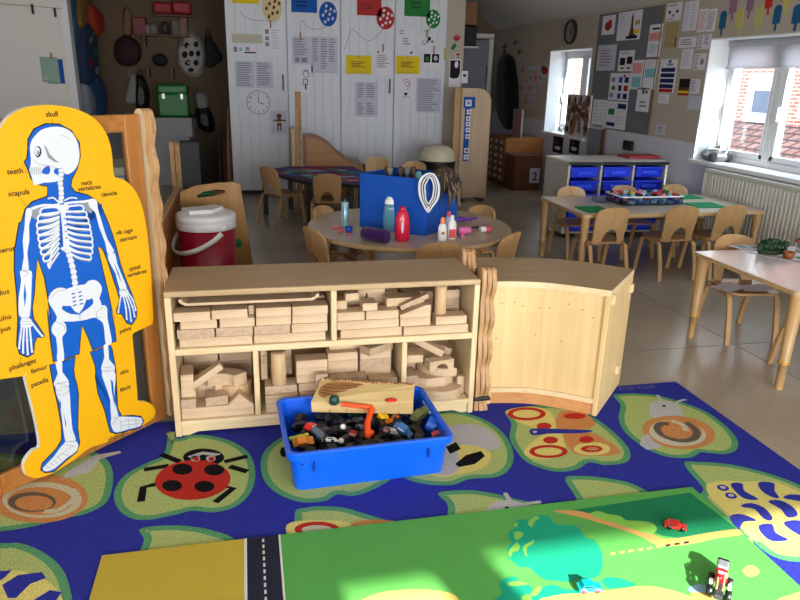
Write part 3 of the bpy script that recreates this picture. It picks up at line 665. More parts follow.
sil += zR([(131, 350), (150, 430), (165, 500), (180, 570)]) + zP([(380, 130), (410, 260), (418, 335), (385, 345), (384, 352), (285, 385), (262, 320), (230, 250), (222, 330), (215, 405), (195, 410), (128, 440), (126, 436), (70, 448), (50, 300), (35, 150)])
sil += zArm([(205, 430), (190, 320), (175, 230), (150, 158), (143, 230), (140, 290), (131, 350), (136, 395), (160, 430), (179, 460), (175, 472), (150, 470), (140, 492), (136, 535), (110, 551), (76, 537), (64, 500), (69, 400), (64, 300), (54, 200), (55, 120), (74, 10)]) + zA([(60, 375), (70, 340), (90, 318)])
bp(sil, 4, 1); cx = sum(p[0] for p in sil) / len(sil)
S2 = [to2(x, y, FRONT) for x, y in sil]
def inset(P, d):
    A = sum(P[i][0] * P[(i + 1) % len(P)][1] - P[(i + 1) % len(P)][0] * P[i][1] for i in range(len(P))); sg = 1 if A > 0 else -1; out = []
    for i in range(len(P)):
        t = V3((P[(i + 1) % len(P)][0] - P[i - 1][0], P[(i + 1) % len(P)][1] - P[i - 1][1], 0)); t = t.normalized() if t.length > 1e-9 else V3((1, 0, 0))
        out.append((P[i][0] - t.y * sg * d, P[i][1] + t.x * sg * d))
    return out
BON.flat([to3(a, b, FRONT + .0007) for a, b in inset(S2, .0038)], 1)
# skull
skl = zS([(118, 215), (128, 185), (145, 158), (185, 120), (250, 101), (320, 106), (375, 140), (405, 200), (416, 270), (405, 330), (380, 365), (345, 386), (322, 376), (318, 352), (290, 350), (268, 352), (262, 378), (290, 395), (288, 425), (250, 433), (200, 436), (165, 448), (140, 447), (130, 405), (114, 360), (122, 330), (124, 290), (118, 240)])
bp(skl, 2, 4, 2); bp(zS(cr([(188, 372), (205, 345), (230, 335), (240, 355), (232, 382), (210, 385)], 3)), 1, 5)
bp(zS(ell(166, 250, 21, 34)), 4, 5); bp(zS(ell(162, 248, 15, 26)), 2, 6); bp(zS(ell(166, 256, 9, 14)), 3, 7)
bp(zS([(200, 205), (212, 240), (225, 285), (262, 310), (295, 318), (262, 290), (235, 262), (218, 225)]), 3, 5)
for y in (347, 358, 370, 383): bl(zS([(116, y), (188, y)]), .0012, 3, 6)
for x in range(124, 190, 11): bl(zS([(x, 346), (x, 386)]), .0012, 3, 6)
bl(zS([(140, 300), (175, 325), (240, 335), (280, 350)]), .0016, 3, 6, 3); bl(zS([(300, 150), (340, 165), (362, 180)]), .0012, 3, 6, 3)
# spine
sp = zS([(305, 362), (305, 385), (302, 410), (300, 440), (304, 470), (306, 500), (306, 525), (302, 550)]) + zC([(238, 372), (258, 385), (268, 410), (276, 440), (284, 470), (290, 500), (294, 530), (298, 560), (300, 585)])
bl(sp[:8], .015, 2, 4, 3); bl([zC([(226, 150)])[0], zC([(238, 250)])[0], zC([(245, 370)])[0]], .013, 2, 4, 3); bl(sp[8:], .017, 2, 4, 3)
for i, p in enumerate(sp):
    w = .010 if i < 8 else .0125; q = to2(*p, FRONT); BON.flat([to3(a, b, FRONT + .0019) for a, b in ell(q[0], q[1], w, .0058, 12, 0, -.1)], 2); BON.flat([to3(q[0] + a, q[1] - .008 + b, FRONT + .0021) for a, b in ((-w * .8, -.0008), (w * .8, -.0008), (w * .8, .0008), (-w * .8, .0008))], 3)
# scapulae, collar bones, ribs, breastbone
for pts in ([(52, 152), (105, 135), (120, 170), (85, 215), (60, 190)], [(330, 118), (392, 130), (390, 180), (352, 160)]): bp(zC(pts), 3, 3, 2)
bl(zC([(215, 132), (180, 138), (120, 138), (60, 158)]), .008, 2, 5, 3); bl(zC([(238, 130), (285, 122), (340, 118), (380, 112)]), .008, 2, 5, 3); bl(zC([(205, 118), (180, 96), (150, 102)]), .005, 2, 5, 3); bl(zC([(240, 112), (275, 96), (310, 100)]), .005, 2, 5, 3)
for i in range(9):
    k = i / 8; w = .0062
    xo = [108, 95, 90, 92, 98, 104, 112, 124, 150][i]; yo = 160 + i * 36
    Lr = [(214, 150 + i * 24), (170, 148 + i * 32), (xo + 14, yo - 6), (xo, yo + 12), (xo + 10, yo + 30), (165, yo + 30 - 2 * i), (212, 178 + i * 27)]
    bl(zC(Lr), w, 2, 5 + i % 2, 4)
    bl(zC([(p[0], p[1] + 9) for p in Lr[3:]]), .003, 3, 4, 4)
    xo = [345, 362, 372, 380, 386, 392, 394, 392, 385][i]; yo = 150 + i * 33
    Rr_ = [(244, 148 + i * 26), (290, 140 + i * 31), (xo - 14, yo - 12), (xo, yo + 4), (xo - 8, yo + 20), (310, yo + 22 - 2 * i), (256, 170 + i * 27)]
    bl(zC(Rr_), w, 2, 5 + i % 2, 4); bl(zC([(p[0], p[1] + 9) for p in Rr_[3:]]), .003, 3, 4, 4)
bp(zC([(195, 140), (258, 134), (262, 158), (246, 180), (258, 300), (268, 350), (246, 366), (232, 330), (222, 185), (205, 165)]), 2, 8, 2)
for y in (210, 245, 280, 315): bp(zC(ell(240 + (y - 210) * .1, y, 7, 5, 10)), 3, 9)
# arms
bp(zC([(30, 168), (45, 152), (62, 160), (62, 195), (48, 250), (50, 330), (38, 400), (47, 490), (8, 496), (20, 420), (14, 330), (24, 250)]), 2, 4, 2)
bp(zArm([(78, 205), (104, 200), (126, 206), (126, 240), (124, 300), (118, 385), (95, 392), (75, 380), (74, 310), (84, 240)]), 2, 4, 2); bp(zArm([(98, 250), (104, 300), (98, 350), (93, 300)]), 1, 5)
bp(zArm([(84, 395), (105, 388), (126, 400), (128, 424), (104, 430), (82, 424)]), 2, 4, 2)
bl(zArm([(100, 205), (112, 215), (92, 225)]), .0016, 3, 6, 3)
for pth in ([(86, 425), (80, 470), (75, 512)], [(96, 428), (92, 480), (91, 530)], [(106, 428), (107, 480), (110, 536)], [(117, 424), (122, 480), (127, 526)], [(126, 410), (148, 440), (168, 464)]):
    bl(zArm(pth), .0062, 2, 5, 3)
    for q in pth[1:]: bp(zArm(ell(q[0], q[1], 5, 5, 10)), 2, 6)
for y in (405, 416): bl(zArm([(84, y), (126, y)]), .0014, 3, 7)
bp(zR([(72, 82), (90, 74), (107, 84), (110, 112), (130, 180), (150, 240), (176, 284), (150, 296), (140, 250), (116, 190), (100, 130), (78, 108)]), 2, 4, 2)
bp(zR([(150, 300), (178, 292), (188, 335), (212, 395), (226, 435), (200, 442), (182, 375), (160, 335)]), 2, 4, 2); bp(zR([(172, 325), (195, 375), (206, 415), (188, 372)]), 1, 5)
bp(zR([(196, 442), (226, 434), (234, 460), (205, 468)]), 2, 4, 2)
for pth in ([(202, 464), (196, 500), (192, 528)], [(212, 466), (222, 510), (226, 556)], [(221, 464), (236, 510), (243, 562)], [(228, 460), (248, 505), (257, 545)], [(231, 452), (250, 480), (262, 520)]):
    bl(zR(pth), .0056, 2, 5, 3)
    for q in pth[1:]: bp(zR(ell(q[0], q[1], 4, 4.5, 10)), 2, 6)
# pelvis
bp(zP([(140, 48), (95, 42), (58, 70), (44, 115), (70, 160), (92, 205), (84, 226), (135, 226), (215, 222), (216, 190), (170, 186), (122, 162), (124, 140), (165, 140), (146, 92)]), 2, 4, 2)
bp(zP([(245, 22), (290, -2), (325, 18), (337, 55), (322, 100), (335, 132), (322, 195), (280, 207), (218, 222), (214, 190), (246, 165), (288, 130), (282, 98), (255, 108)]), 2, 4, 2)
bp(zP([(138, 52), (186, 36), (242, 24), (258, 66), (246, 122), (210, 182), (165, 142), (142, 92)]), 2, 6, 2)
for i in range(4):
    for sx in (-1, 1): bp(zP(ell(197 + i * 3 + sx * 18, 70 + i * 21 - sx * 4, 12, 4, 10, 0, -.3)), 1, 7)
bl(zP([(58, 100), (90, 60), (140, 56)]), .0014, 3, 7, 3); bl(zP([(216, 190), (216, 222)]), .0014, 3, 7)
# thighs above the cut
bp(zP([(80, 228), (62, 258), (66, 290), (85, 312), (93, 380), (92, 443), (130, 436), (124, 360), (120, 310), (141, 282), (138, 240), (108, 222)]), 2, 5, 2); bl(zP([(85, 225), (130, 250), (132, 272)]), .002, 3, 7, 3)
bp(zP([(320, 150), (350, 136), (366, 160), (366, 205), (385, 300), (388, 346), (358, 352), (350, 280), (340, 232), (308, 208), (304, 188)]), 2, 5, 2); bl(zP([(340, 148), (310, 170), (308, 200), (330, 205)]), .002, 3, 7, 3)
# printed words
def word(body, px, py, h=.0225, dx=0.0):
    h *= 1.06
    a = to2(px, py, FRONT); put_text(BON, body, lambda x, y: to3(a[0] + x * .98, a[1] + y, FRONT + .0022), h, 4)
def leader(pth): bl(pth, .001, 4, 6)
word('skull', 45.5, 116.8); word('teeth', 7, 174.5); word('scapula', 8, 196.5); word('neck', 81, 185.5, .021); word('vertebrae', 78, 191.5, .021); word('clavicle', 101, 197, .021)
word('rib cage', 116, 235, .021); word('sternum', 119.5, 242, .021); word('spinal', 129, 271, .021); word('vertebrae', 127, 277.5, .021)
word('humerus', -12, 255.5); word('radius', -9, 297.5); word('ulna', -1, 321.5); word('carpus', -9, 335); word('phalanges', 9, 371); word('pelvis', 119.5, 333.5, .022)
leader([(52, 119), (52, 127)]); leader([(22, 172), (29, 172)]); leader([(20, 199), (27, 207)]); leader([(20, 366), (20, 357)]); leader([(108, 238), (116, 236)])
BON.build('upper_piece', SM, SB, world=True)
# lower piece with the legs
BON = board(lower)
def legs(pts):
    bp(pts, 4, 1); BON.flat([to3(a, b, FRONT + .0007) for a, b in inset([to2(x, y, FRONT) for x, y in pts], .0038)], 1)
legs(zP([(50, 463), (126, 442), (195, 412), (186, 490), (200, 590)]) + zL([(282, 40), (295, 120), (291, 290), (301, 365), (286, 411), (230, 456), (170, 511), (125, 516), (100, 500), (109, 465), (180, 391), (205, 350), (205, 280), (185, 170), (162, 70)]))
legs(zP([(270, 392), (385, 354), (395, 376), (415, 480), (411, 580)]) + zL([(475, 60), (490, 190), (510, 228), (560, 224), (606, 229), (621, 255), (602, 291), (540, 306), (480, 321), (450, 311), (440, 280), (420, 200), (388, 120), (372, 20)]) + zP([(304, 560), (299, 470)]))
bp(zP([(82, 452), (120, 447), (120, 500), (153, 545), (150, 588), (85, 582), (74, 560), (96, 510)]), 2, 4, 2); bp(zP([(345, 358), (370, 352), (375, 430), (402, 462), (405, 492), (342, 500), (334, 472), (350, 420)]), 2, 4, 2)
bp(zL([(176, 90), (205, 78), (243, 84), (252, 200), (262, 300), (278, 352), (225, 358), (226, 300), (214, 200), (188, 140)]), 2, 4, 2); bp(zL([(198, 145), (212, 190), (230, 270), (222, 310), (206, 220)]), 1, 5)
bp(zL([(205, 150), (216, 210), (228, 300), (222, 345), (214, 290), (202, 200)]), 2, 6); bp(zL(ell(190, 85, 17, 19)), 2, 7); bl(zL(ell(190, 85, 16, 18)), .0014, 3, 8); bl(zL([(182, 118), (215, 124), (245, 98)]), .0016, 3, 8, 3)
bp(zL([(224, 360), (282, 356), (286, 400), (232, 440), (172, 492), (130, 506), (113, 490), (170, 430)]), 2, 4, 2)
bp(zL([(408, 8), (470, 2), (476, 60), (470, 150), (492, 232), (455, 242), (450, 150), (420, 60)]), 2, 4, 2); bp(zL([(452, 45), (464, 60), (470, 140), (474, 190), (458, 110)]), 1, 5)
bp(zL([(453, 248), (490, 233), (545, 234), (606, 240), (602, 278), (540, 296), (482, 312), (460, 292)]), 2, 4, 2)
for pth in ([(175, 440), (215, 412), (262, 380)], [(150, 462), (168, 478)], [(165, 448), (186, 466)], [(185, 432), (205, 452)], [(130, 478), (150, 492)], [(200, 418), (240, 425)], [(232, 372), (275, 380)], [(500, 262), (530, 250), (600, 252)], [(505, 278), (598, 266)], [(500, 250), (505, 300)], [(540, 240), (545, 292)], [(575, 240), (580, 284)], [(462, 272), (488, 240)]): bl(zL(pth), .0015, 3, 7)
for pth in ([(340, 478), (372, 476), (402, 470)], [(88, 562), (120, 560), (148, 556)]): bl(zP(pth), .0015, 3, 7)
word('femur', 31, 373.8); word('patella', 31, 387.5); word('tibia', 120, 375, .021); word('fibula', 120, 392, .021); word('phalanges', 108, 441.5, .021)
BON.build('lower_piece', SM, SB, world=True)
# ================================================================ shelf unit
def prism_hole(mb, outer, hole, t, M, mi=0, mi2=None):
    from mathutils.geometry import tessellate_polygon
    A = [V3((x, y, 0)) for x, y in outer]; B = [V3((x, y, 0)) for x, y in hole]
    tri = tessellate_polygon([A, B]); P = A + B; n = len(P)
    vs = [M @ p for p in P] + [M @ (p + V3((0, 0, t))) for p in P]
    mb.add(vs, [list(f) for f in tri] + [[i + n for i in f] for f in tri], mi)
    k = mi if mi2 is None else mi2
    for off, L in ((0, len(A)), (len(A), len(B))):
        mb.add(vs, [[off + i, off + (i + 1) % L, off + (i + 1) % L + n, off + i + n] for i in range(L)], k)
UX0, UX1, UY0, UY1, UH = -.321, .905, 2.512, 2.86, .61
su = thing('shelf_unit', 'low pale wooden open shelf unit crammed with wooden building blocks', 'shelf unit', ((UX0 + UX1) / 2, (UY0 + UY1) / 2, 0.0085))
def part(name, mat, parent, fn): mb = MB(); fn(mb); return mb.build(name, mat, parent, world=True)
part('top', M_BIRCHSHADED, su, lambda b: b.span((UX0, UY0 - .002, UH - .024), (UX1, UY1, UH), 0, .006))
for x in (UX0, UX1 - .024):
    part('side_panel', M_BIRCHZ, su, lambda b: (b.span((x, UY0, .075), (x + .024, UY1, UH - .024), 0, .004), b.span((x, UY0, .0085), (x + .024, UY0 + .05, .09), 0, .004), b.span((x, UY1 - .05, .0085), (x + .024, UY1, .09), 0, .004)))
part('shelf', M_BIRCH, su, lambda b: b.span((UX0 + .022, UY0 + .002, .352), (UX1 - .022, UY1 - .01, .378), 0, .004))
part('shelf', M_BIRCH, su, lambda b: b.span((UX0 + .022, UY0 + .002, .052), (UX1 - .022, UY1 - .01, .074), 0, .004))
for x, a, b_ in ((.308, .378, UH - .024), (0.0, .074, .352), (.597, .074, .352)):
    part('divider', M_BIRCHZ, su, lambda b: b.span((x - .011, UY0 + .006, a), (x + .011, UY1 - .012, b_), 0, .003))
part('back_panel', M_PLY, su, lambda b: b.span((UX0 + .02, UY1 - .012, .06), (UX1 - .02, UY1 - .002, UH - .02)))
def kick(b):
    pts = [(UX0 + .022, .054), (UX0 + .022, .0085), (UX0 + .05, .0085), (UX0 + .085, .022)] + [(UX1 - .085, .022), (UX1 - .05, .0085), (UX1 - .022, .0085), (UX1 - .022, .054)]
    b.prism(pts, .018, Matrix(((1, 0, 0, 0), (0, 0, 1, UY0 + .012), (0, 1, 0, 0), (0, 0, 0, 1))))
part('kickboard', M_BIRCH, su, kick)

# ---- wooden blocks
BN = {}
def block_mesh(kind, L, d, h):
    key = (kind, round(L, 3), round(d, 3), round(h, 3))
    if key in BN: return BN[key]
    mb = MB(); XZ = Matrix(((1, 0, 0, 0), (0, 0, 1, -d / 2), (0, 1, 0, 0), (0, 0, 0, 1)))
    mat = M_BLOCK
    if kind == 'flat': mb.box((0, 0, h / 2), (L, d, h), 0, .0022)
    elif kind == 'wedge': mb.prism([(-L / 2, 0), (L / 2, 0), (0, h)], d, XZ)
    elif kind == 'ramp': mb.prism([(-L / 2, 0), (L / 2, 0), (L / 2, h), (L / 2 - .02, h), (-L / 2, .012)], d, XZ)
    elif kind == 'half_circle': mb.prism([(L / 2 * cos(a * pi / 14), L / 2 * sin(a * pi / 14)) for a in range(15)], h, None)
    elif kind == 'bevel': mb.prism([(-L / 2, -d / 2), (L / 2, -d / 2), (L / 2, d / 4), (L / 4, d / 2), (-L / 4, d / 2), (-L / 2, d / 4)], h, None)
    elif kind == 'arch': mb.prism([(-L / 2, 0), (-L / 2 * .55, 0)] + [(L / 2 * .55 * cos(a), L / 2 * .5 * sin(a)) for a in [pi - i * pi / 10 for i in range(1, 10)]] + [(L / 2 * .55, 0), (L / 2, 0), (L / 2, h), (-L / 2, h)], d, XZ)
    elif kind == 'curve':
        o = [(L * cos(a), L * sin(a)) for a in [i * pi / 2 / 12 for i in range(13)]]; i_ = [((L - d) * cos(a), (L - d) * sin(a)) for a in [i * pi / 2 / 12 for i in range(13)]][::-1]
        P = [(x - L * .6, y - L * .6) for x, y in o + i_]; mb.prism(P, h, None)
    elif kind == 'cylinder': mb.lathe([(0, 0), (L / 2 - .002, 0), (L / 2, .002), (L / 2, h - .002), (L / 2 - .002, h), (0, h)], 28); mat = M_BLOCKZ
    elif kind == 'bent': # long shallow bent board
        t = .016; o = [(-L / 2, .0), (-L / 2, .0)]
        P = [(-L / 2 + .004, h), (-L / 2 + .006, h * .55), (-L / 2 + .028, 0), (L / 2 - .028, 0), (L / 2 - .006, h * .55), (L / 2 - .004, h), (L / 2 - .014, h), (L / 2 - .02, h * .65), (L / 2 - .034, .010), (-L / 2 + .034, .010), (-L / 2 + .02, h * .65), (-L / 2 + .014, h)]
        mb.prism(P, d, XZ)
    o = mb.build('x', mat); me = o.data; bpy.data.objects.remove(o); BN[key] = me; return me
NAMES = dict(flat='building_block', wedge='triangle_block', ramp='ramp_block', half_circle='half_circle_block', bevel='six_sided_block', arch='arch_block', curve='curved_block', cylinder='cylinder_block', bent='curved_board')
def blk(kind, x, y, z_, L, d, h, label, group, rz=0.0, rot=None, mat=None):
    me = block_mesh(kind, L, d, h); o = bpy.data.objects.new(NAMES[kind], me); COL.objects.link(o)
    o.location = (x, y, z_); o.rotation_euler = rot or (0, 0, R_(rz)); tag(o, label, 'block', group)
    if mat:
        o.data = me.copy(); o.data.materials.clear(); o.data.materials.append(mat)
    return o
BH, BD = .0355, .07
ordw = ['leftmost', 'second from left', 'third from left', 'fourth from left', 'fifth from left']
def row(cells, z_, where, group, y0=2.535, d=BD, h=BH):
    for i, (a, b, *r) in enumerate(cells):
        o = (r[0] if r else 0) + random.uniform(0, .004); w = b - a; kind = 'long plain block' if w > .2 else ('short plain block' if w < .09 else 'plain wooden block')
        blk('flat', (a + b) / 2, y0 + o + d / 2, z_, w - .002, d, h, re.sub(r'the (\w+) layer at the back of the', r'the \1 back layer of the', f'{kind} in {where}' + (f', {ordw[i]}' if len(cells) > 1 else '')).replace('plain wooden block', 'plain block').replace('third layer of the loose', 'loose'), group, random.uniform(-.5, .5), mat=M_BLOCKD if random.random() < .18 else None)
S0, S1 = .3785, .0745
g = 'blocks in the upper left compartment'; w_ = 'the upper left compartment'
row([(-.282, -.008), (-.004, .276)], S0, f'the bottom layer of {w_}', g, 2.530)
row([(-.288, -.148), (-.145, -.004), (-.002, .139), (.142, .285)], S0 + BH, f'the second layer of {w_}', g, 2.532)
row([(-.274, -.138), (-.130, .003), (.007, .143), (.146, .285)], S0 + 2 * BH, f'the third layer of {w_}', g, 2.535)
row([(-.2955, -.160, -.01), (-.157, -.022), (.008, .144), (.147, .288)], S0 + 3 * BH, f'the top layer of {w_}', g, 2.535)
for k in range(4): row([(-.27, -.13), (-.125, .015), (.02, .16), (.165, .29)], S0 + k * BH, f'the {["bottom", "second", "third", "top"][k]} layer at the back of {w_}', g, 2.66)
row([(-.19, -.03), (.03, .17)], S0 + 4 * BH + .001, 'the loose layer under the long curved board', g, 2.66, .07, .02)
blk('flat', -.008, 2.60, S0 + 3 * BH, .022, .05, BH, 'small square block end wedged in the dark gap of the upper left top layer', g)
blk('bent', -.01, 2.66, S0 + 4 * BH + .0225, .535, .24, .026, 'long thin curved board lying under the top of the shelf unit', g)
g = 'blocks in the upper right compartment'; w_ = 'the upper right compartment'
row([(.335, .588), (.592, .868, -.008)], S0, f'the bottom layer of {w_}', g, 2.532)
row([(.321, .575), (.579, .708), (.727, .862, -.005)], S0 + BH, f'the second layer of {w_}', g, 2.535)
row([(.321, .435), (.439, .574)], S0 + 2 * BH, f'the third layer of {w_}', g, 2.538)
row([(.426, .488)], S0 + 3 * BH, f'the fourth layer of {w_}, above the middle', g, 2.545, .07, .032)
blk('ramp', .643, 2.575, S0 + 2 * BH + .0005, .128, .07, .05, 'ramp block sloping up to the right beside the upper right cylinder', g)
blk('flat', .645, 2.568, S0 + 2 * BH + .053, .125, .035, .02, 'grey-topped slat tilted on the ramp block beside the upper right cylinder', g, rot=(0, -R_(23), 0), mat=M_BLOCKD)
blk('cylinder', .757, 2.575, S0 + 2 * BH + .0005, .050, .05, .122, 'wooden cylinder standing upright in the upper right shelf compartment', g)
for k in range(4): row([(.325, .46), (.465, .60), (.62, .75), (.76, .868)][: 4 if k < 3 else 4], S0 + k * BH, f'the {["bottom", "second", "third", "fourth"][k]} layer at the back of {w_}', g, 2.66)
row([(.325, .37), (.53, .69)], S0 + 3 * BH + .0005, f'the highest layer of {w_}', g, 2.58, .07, .036)
blk('curve', .40, 2.66, S0 + 4 * BH + .001, .13, .055, .03, 'curved wooden block on top of the pile in the upper right compartment', g, 100)
blk('half_circle', .49, 2.665, S0 + 4 * BH + .001, .10, .05, .026, 'half circle block lying on the upper right pile', g)
g = 'blocks in the lower left compartment'; w_ = 'the lower left compartment'
row([(-.296, -.016)], S1, f'the bottom layer of {w_}', g, 2.528, .10, .046)
row([(-.294, -.155), (-.15, -.016)], S1, f'the bottom layer at the back of {w_}', g, 2.64)
zz1 = S1 + .0465
blk('wedge', -.070, 2.56, zz1, .092, .05, .046, 'pale triangle block at the right of the lower left compartment', g)
blk('bevel', -.163, 2.575, zz1, .085, .065, .036, 'grey six-sided block beside the triangle block in the lower left compartment', g, 8, mat=M_BLOCKD)
blk('flat', -.266, 2.575, zz1, .058, .085, .036, 'square-ended block at the front left of the lower left compartment', g, mat=M_BLOCKD)
blk('flat', -.25, 2.66, S1 + .037, .08, .06, .085, 'upright block behind the square-ended block in the lower left compartment', g, 6)
blk('curve', -.175, 2.665, S1 + .037, .10, .05, .066, 'curved block standing behind the six-sided block in the lower left compartment', g, 20)
blk('half_circle', -.085, 2.645, S1 + .037, .125, .06, .066, 'half circle block behind the triangle block in the lower left compartment', g, 180, mat=M_BLOCKZ)
blk('curve', -.13, 2.645, S1 + .1035, .135, .06, .05, 'large quarter curve block on top of the lower left pile', g, 35)
blk('flat', -.269, 2.60, zz1 + .0755, .048, .11, .062, 'tall block standing at the upper left of the lower left pile', g, 4)
blk('flat', -.262, 2.60, zz1 + .0365, .055, .09, .038, 'block lying below the tall block in the lower left pile', g, -5)
blk('flat', -.188, 2.58, zz1 + .106, .145, .045, .028, 'long block leaning up to the right across the lower left pile', g, rot=(0, -R_(33), R_(6)))
for k in range(5): row([(-.294, -.155), (-.15, -.016)], S1 + BH * k + (.0005 if k else 0), f'layer {["one", "two", "three", "four", "five"][k]} of the lower left rear stack', g, 2.755)
row([(-.25, -.05)], S1 + .179, f'the topmost plank of the rear stack in {w_}', g, 2.75)
g = 'blocks in the lower middle compartment'; w_ = 'the lower middle compartment'
row([(.03, .16), (.165, .305), (.31, .45), (.455, .58)], S1, f'the bottom layer of {w_}', g, 2.532, .09)
row([(.03, .163), (.167, .245), (.25, .39), (.395, .58)], S1 + BH, f'the second layer of {w_}', g, 2.534, .09)
row([(.03, .16), (.165, .305), (.31, .45), (.455, .58)], S1 + 2 * BH, f'the third layer of {w_}', g, 2.55, .08)
zc = S1 + 3 * BH + .0005
blk('cylinder', .089, 2.578, zc, .060, .06, .138, 'wooden cylinder standing upright in the lower middle shelf compartment', g)
for k in range(4):
    row([(.018, .047)], zc + k * BH, f'the narrow stack left of the lower cylinder, {["bottom", "second", "third", "top"][k]} block', g, 2.62, .13)
    row([(.10, .148)], zc + k * BH, f'the narrow stack right of the lower cylinder, {["bottom", "second", "third", "top"][k]} block', g, 2.66, .13)
for k in range(3): row([(.158, .286)], zc + k * .033, f'the front stack of three right of the lower cylinder, {["bottom", "middle", "top"][k]} block', g, 2.56, .07, .0325)
for k in range(3): row([(.29, .418), (.425, .56)], zc + k * BH, f'the {["bottom", "middle", "top"][k]} layer of the stacks behind the wooden slab', g, 2.60)
blk('flat', .256, 2.525, zc - .0005 + .001, .05, .03, .055, 'small upright block in front of the stack of three, lower middle compartment', g, mat=M_BLOCKD)
blk('flat', .495, 2.60, zc + 3 * BH + .0005, .13, .065, BH, 'block turned at an angle on the right of the lower middle pile', g, 32, mat=M_BLOCKD)
blk('flat', .37, 2.57, zc + .0005, .15, .05, .02, 'grey slat lying flat in front of the lower middle stacks', g, 3, mat=M_BLOCKD)
row([(.30, .44)], zc + 3 * BH + .0005, f'the plank lying highest at the middle of {w_}', g, 2.64)
g = 'blocks in the lower right compartment'; w_ = 'the lower right compartment'
blk('half_circle', .775, 2.60, S1, .19, .08, .047, 'large half circle block at the bottom of the lower right pile', g, 182)
blk('flat', .64, 2.60, S1, .05, .10, .11, 'upright block standing at the left of the lower right compartment', g, 0, mat=M_BLOCKD)
blk('bevel', .745, 2.61, S1 + .0475, .17, .10, .040, 'six-sided block on the half circle in the lower right pile', g, 184)
blk('curve', .755, 2.605, S1 + .088, .13, .055, .036, 'quarter curve block second from the top of the lower right pile', g, 190)
blk('arch', .765, 2.58, S1 + .1245, .115, .05, .044, 'small arched block near the top of the lower right pile', g, 12)
blk('flat', .861, 2.66, S1, .034, .07, .084, 'tall block end in the dark corner of the lower right compartment', g)
blk('flat', .863, 2.585, S1, .032, .034, .083, 'square pale block end at the right of the lower right compartment', g)
blk('flat', .658, 2.62, S1 + .165, .075, .12, .034, 'block jutting out at the left of the lower right pile', g, -8)
for k in range(2): blk('flat', .70, 2.72 , S1 + k * .036, .17, .08, BH, f'{["lower", "upper"][k]} hidden block behind the lower right pile', g)
blk('flat', .655, 2.73, S1 + .0725, .07, .08, .09, 'block stood on the rear of the lower right pile', g)
blk('flat', .705, 2.64, S1 + .208, .185, .045, .03, 'long plank sloping down to the right over the lower right pile', g, rot=(0, R_(24), R_(-22)))
blk('flat', .755, 2.70, S1 + .178, .18, .07, .034, 'dark grey plank sloping behind the lower right pile', g, rot=(0, R_(20), R_(-12)), mat=M_BLOCKD)

# ================================================================ curved unit
cu = thing('curved_unit', 'curved pale wooden storage unit turned back-to-front beside the block shelves', 'storage unit', (1.33, 2.68, .0085))
fr = cr([(.985, 2.575), (1.19, 2.53), (1.418, 2.380)], 6, False); bkc = cr([(1.69, 2.67), (1.42, 2.885), (.985, 2.985)], 6, False)
CH = .578
def arc_in(P, d): # offset an open path to its left
    out = []
    for i, p in enumerate(P):
        a = P[max(i - 1, 0)]; b = P[min(i + 1, len(P) - 1)]; t = V3((b[0] - a[0], b[1] - a[1], 0)).normalized(); out.append((p[0] - t.y * d, p[1] + t.x * d))
    return out
m = MB(); m.prism(fr + bkc, .026, Matrix.Translation((0, 0, CH - .026)), 0, 1); m.build('top', [M_BIRCHSHADED, M_BIRCH], cu, world=True)
fi = arc_in(fr, .016); fo = arc_in(fr, .024)
m = MB(); m.prism(fi + fo[::-1], CH - .026 - .075, Matrix.Translation((0, 0, .075)), 0, None); m.build('front_panel', M_PLY, cu, world=True)
fi = arc_in(fr, .004); fo = arc_in(fr, .022)
m = MB(); m.prism(fi + fo[::-1], .022, Matrix.Translation((0, 0, .066))); m.build('rail', M_BIRCH, cu, world=True)
fi = arc_in(fr, .012); fo = arc_in(fr, .03)
m = MB(); m.prism(fi + fo[::-1], .056, Matrix.Translation((0, 0, .010))); m.build('kickboard', wood('kick_wood', (206, 142, 86), (220, 164, 108), .45, 'X'), cu, world=True)
d_ = V3((1.69 - 1.418, 2.67 - 2.38, 0)).normalized(); n_ = V3((d_.y, -d_.x, 0))
def side(p, q, t):
    dd = (V3(q) - V3(p)); L = dd.length; dd.normalize(); nn = V3((dd.y, -dd.x, 0)); c = (V3(p) + V3(q)) / 2 - nn * t / 2
    mb = MB(); mb.box(c + V3((0, 0, (CH - .026 + .0085) / 2)), (L, t, CH - .026 - .0095), 0, .005, Matrix(((dd.x, nn.x, 0, 0), (dd.y, nn.y, 0, 0), (0, 0, 1, 0), (0, 0, 0, 1)))); return mb
side((1.418, 2.380, 0), (1.69, 2.67, 0), .024).build('side_panel', M_PLY, cu, world=True)
side((.985, 2.985, 0), (.985, 2.575, 0), .024).build('side_panel', M_PLY, cu, world=True)
bi = arc_in(bkc, .004); bo = arc_in(bkc, .016)
m = MB(); m.prism(bi + bo[::-1], CH - .06, Matrix.Translation((0, 0, .03))); m.build('back_panel', M_PLY, cu, world=True)
for t, z_ in ((.03, .535), (.28, .13), (.36, .50)):
    m = MB(); p = V3((1.418, 2.380, z_)) + d_ * t + n_ * .006; m.box(p, (.03, .016, .04), 0, .005, Matrix(((d_.x, n_.x, 0, 0), (d_.y, n_.y, 0, 0), (0, 0, 1, 0), (0, 0, 0, 1)))); m.build('peg', M_BIRCH, cu, world=True)
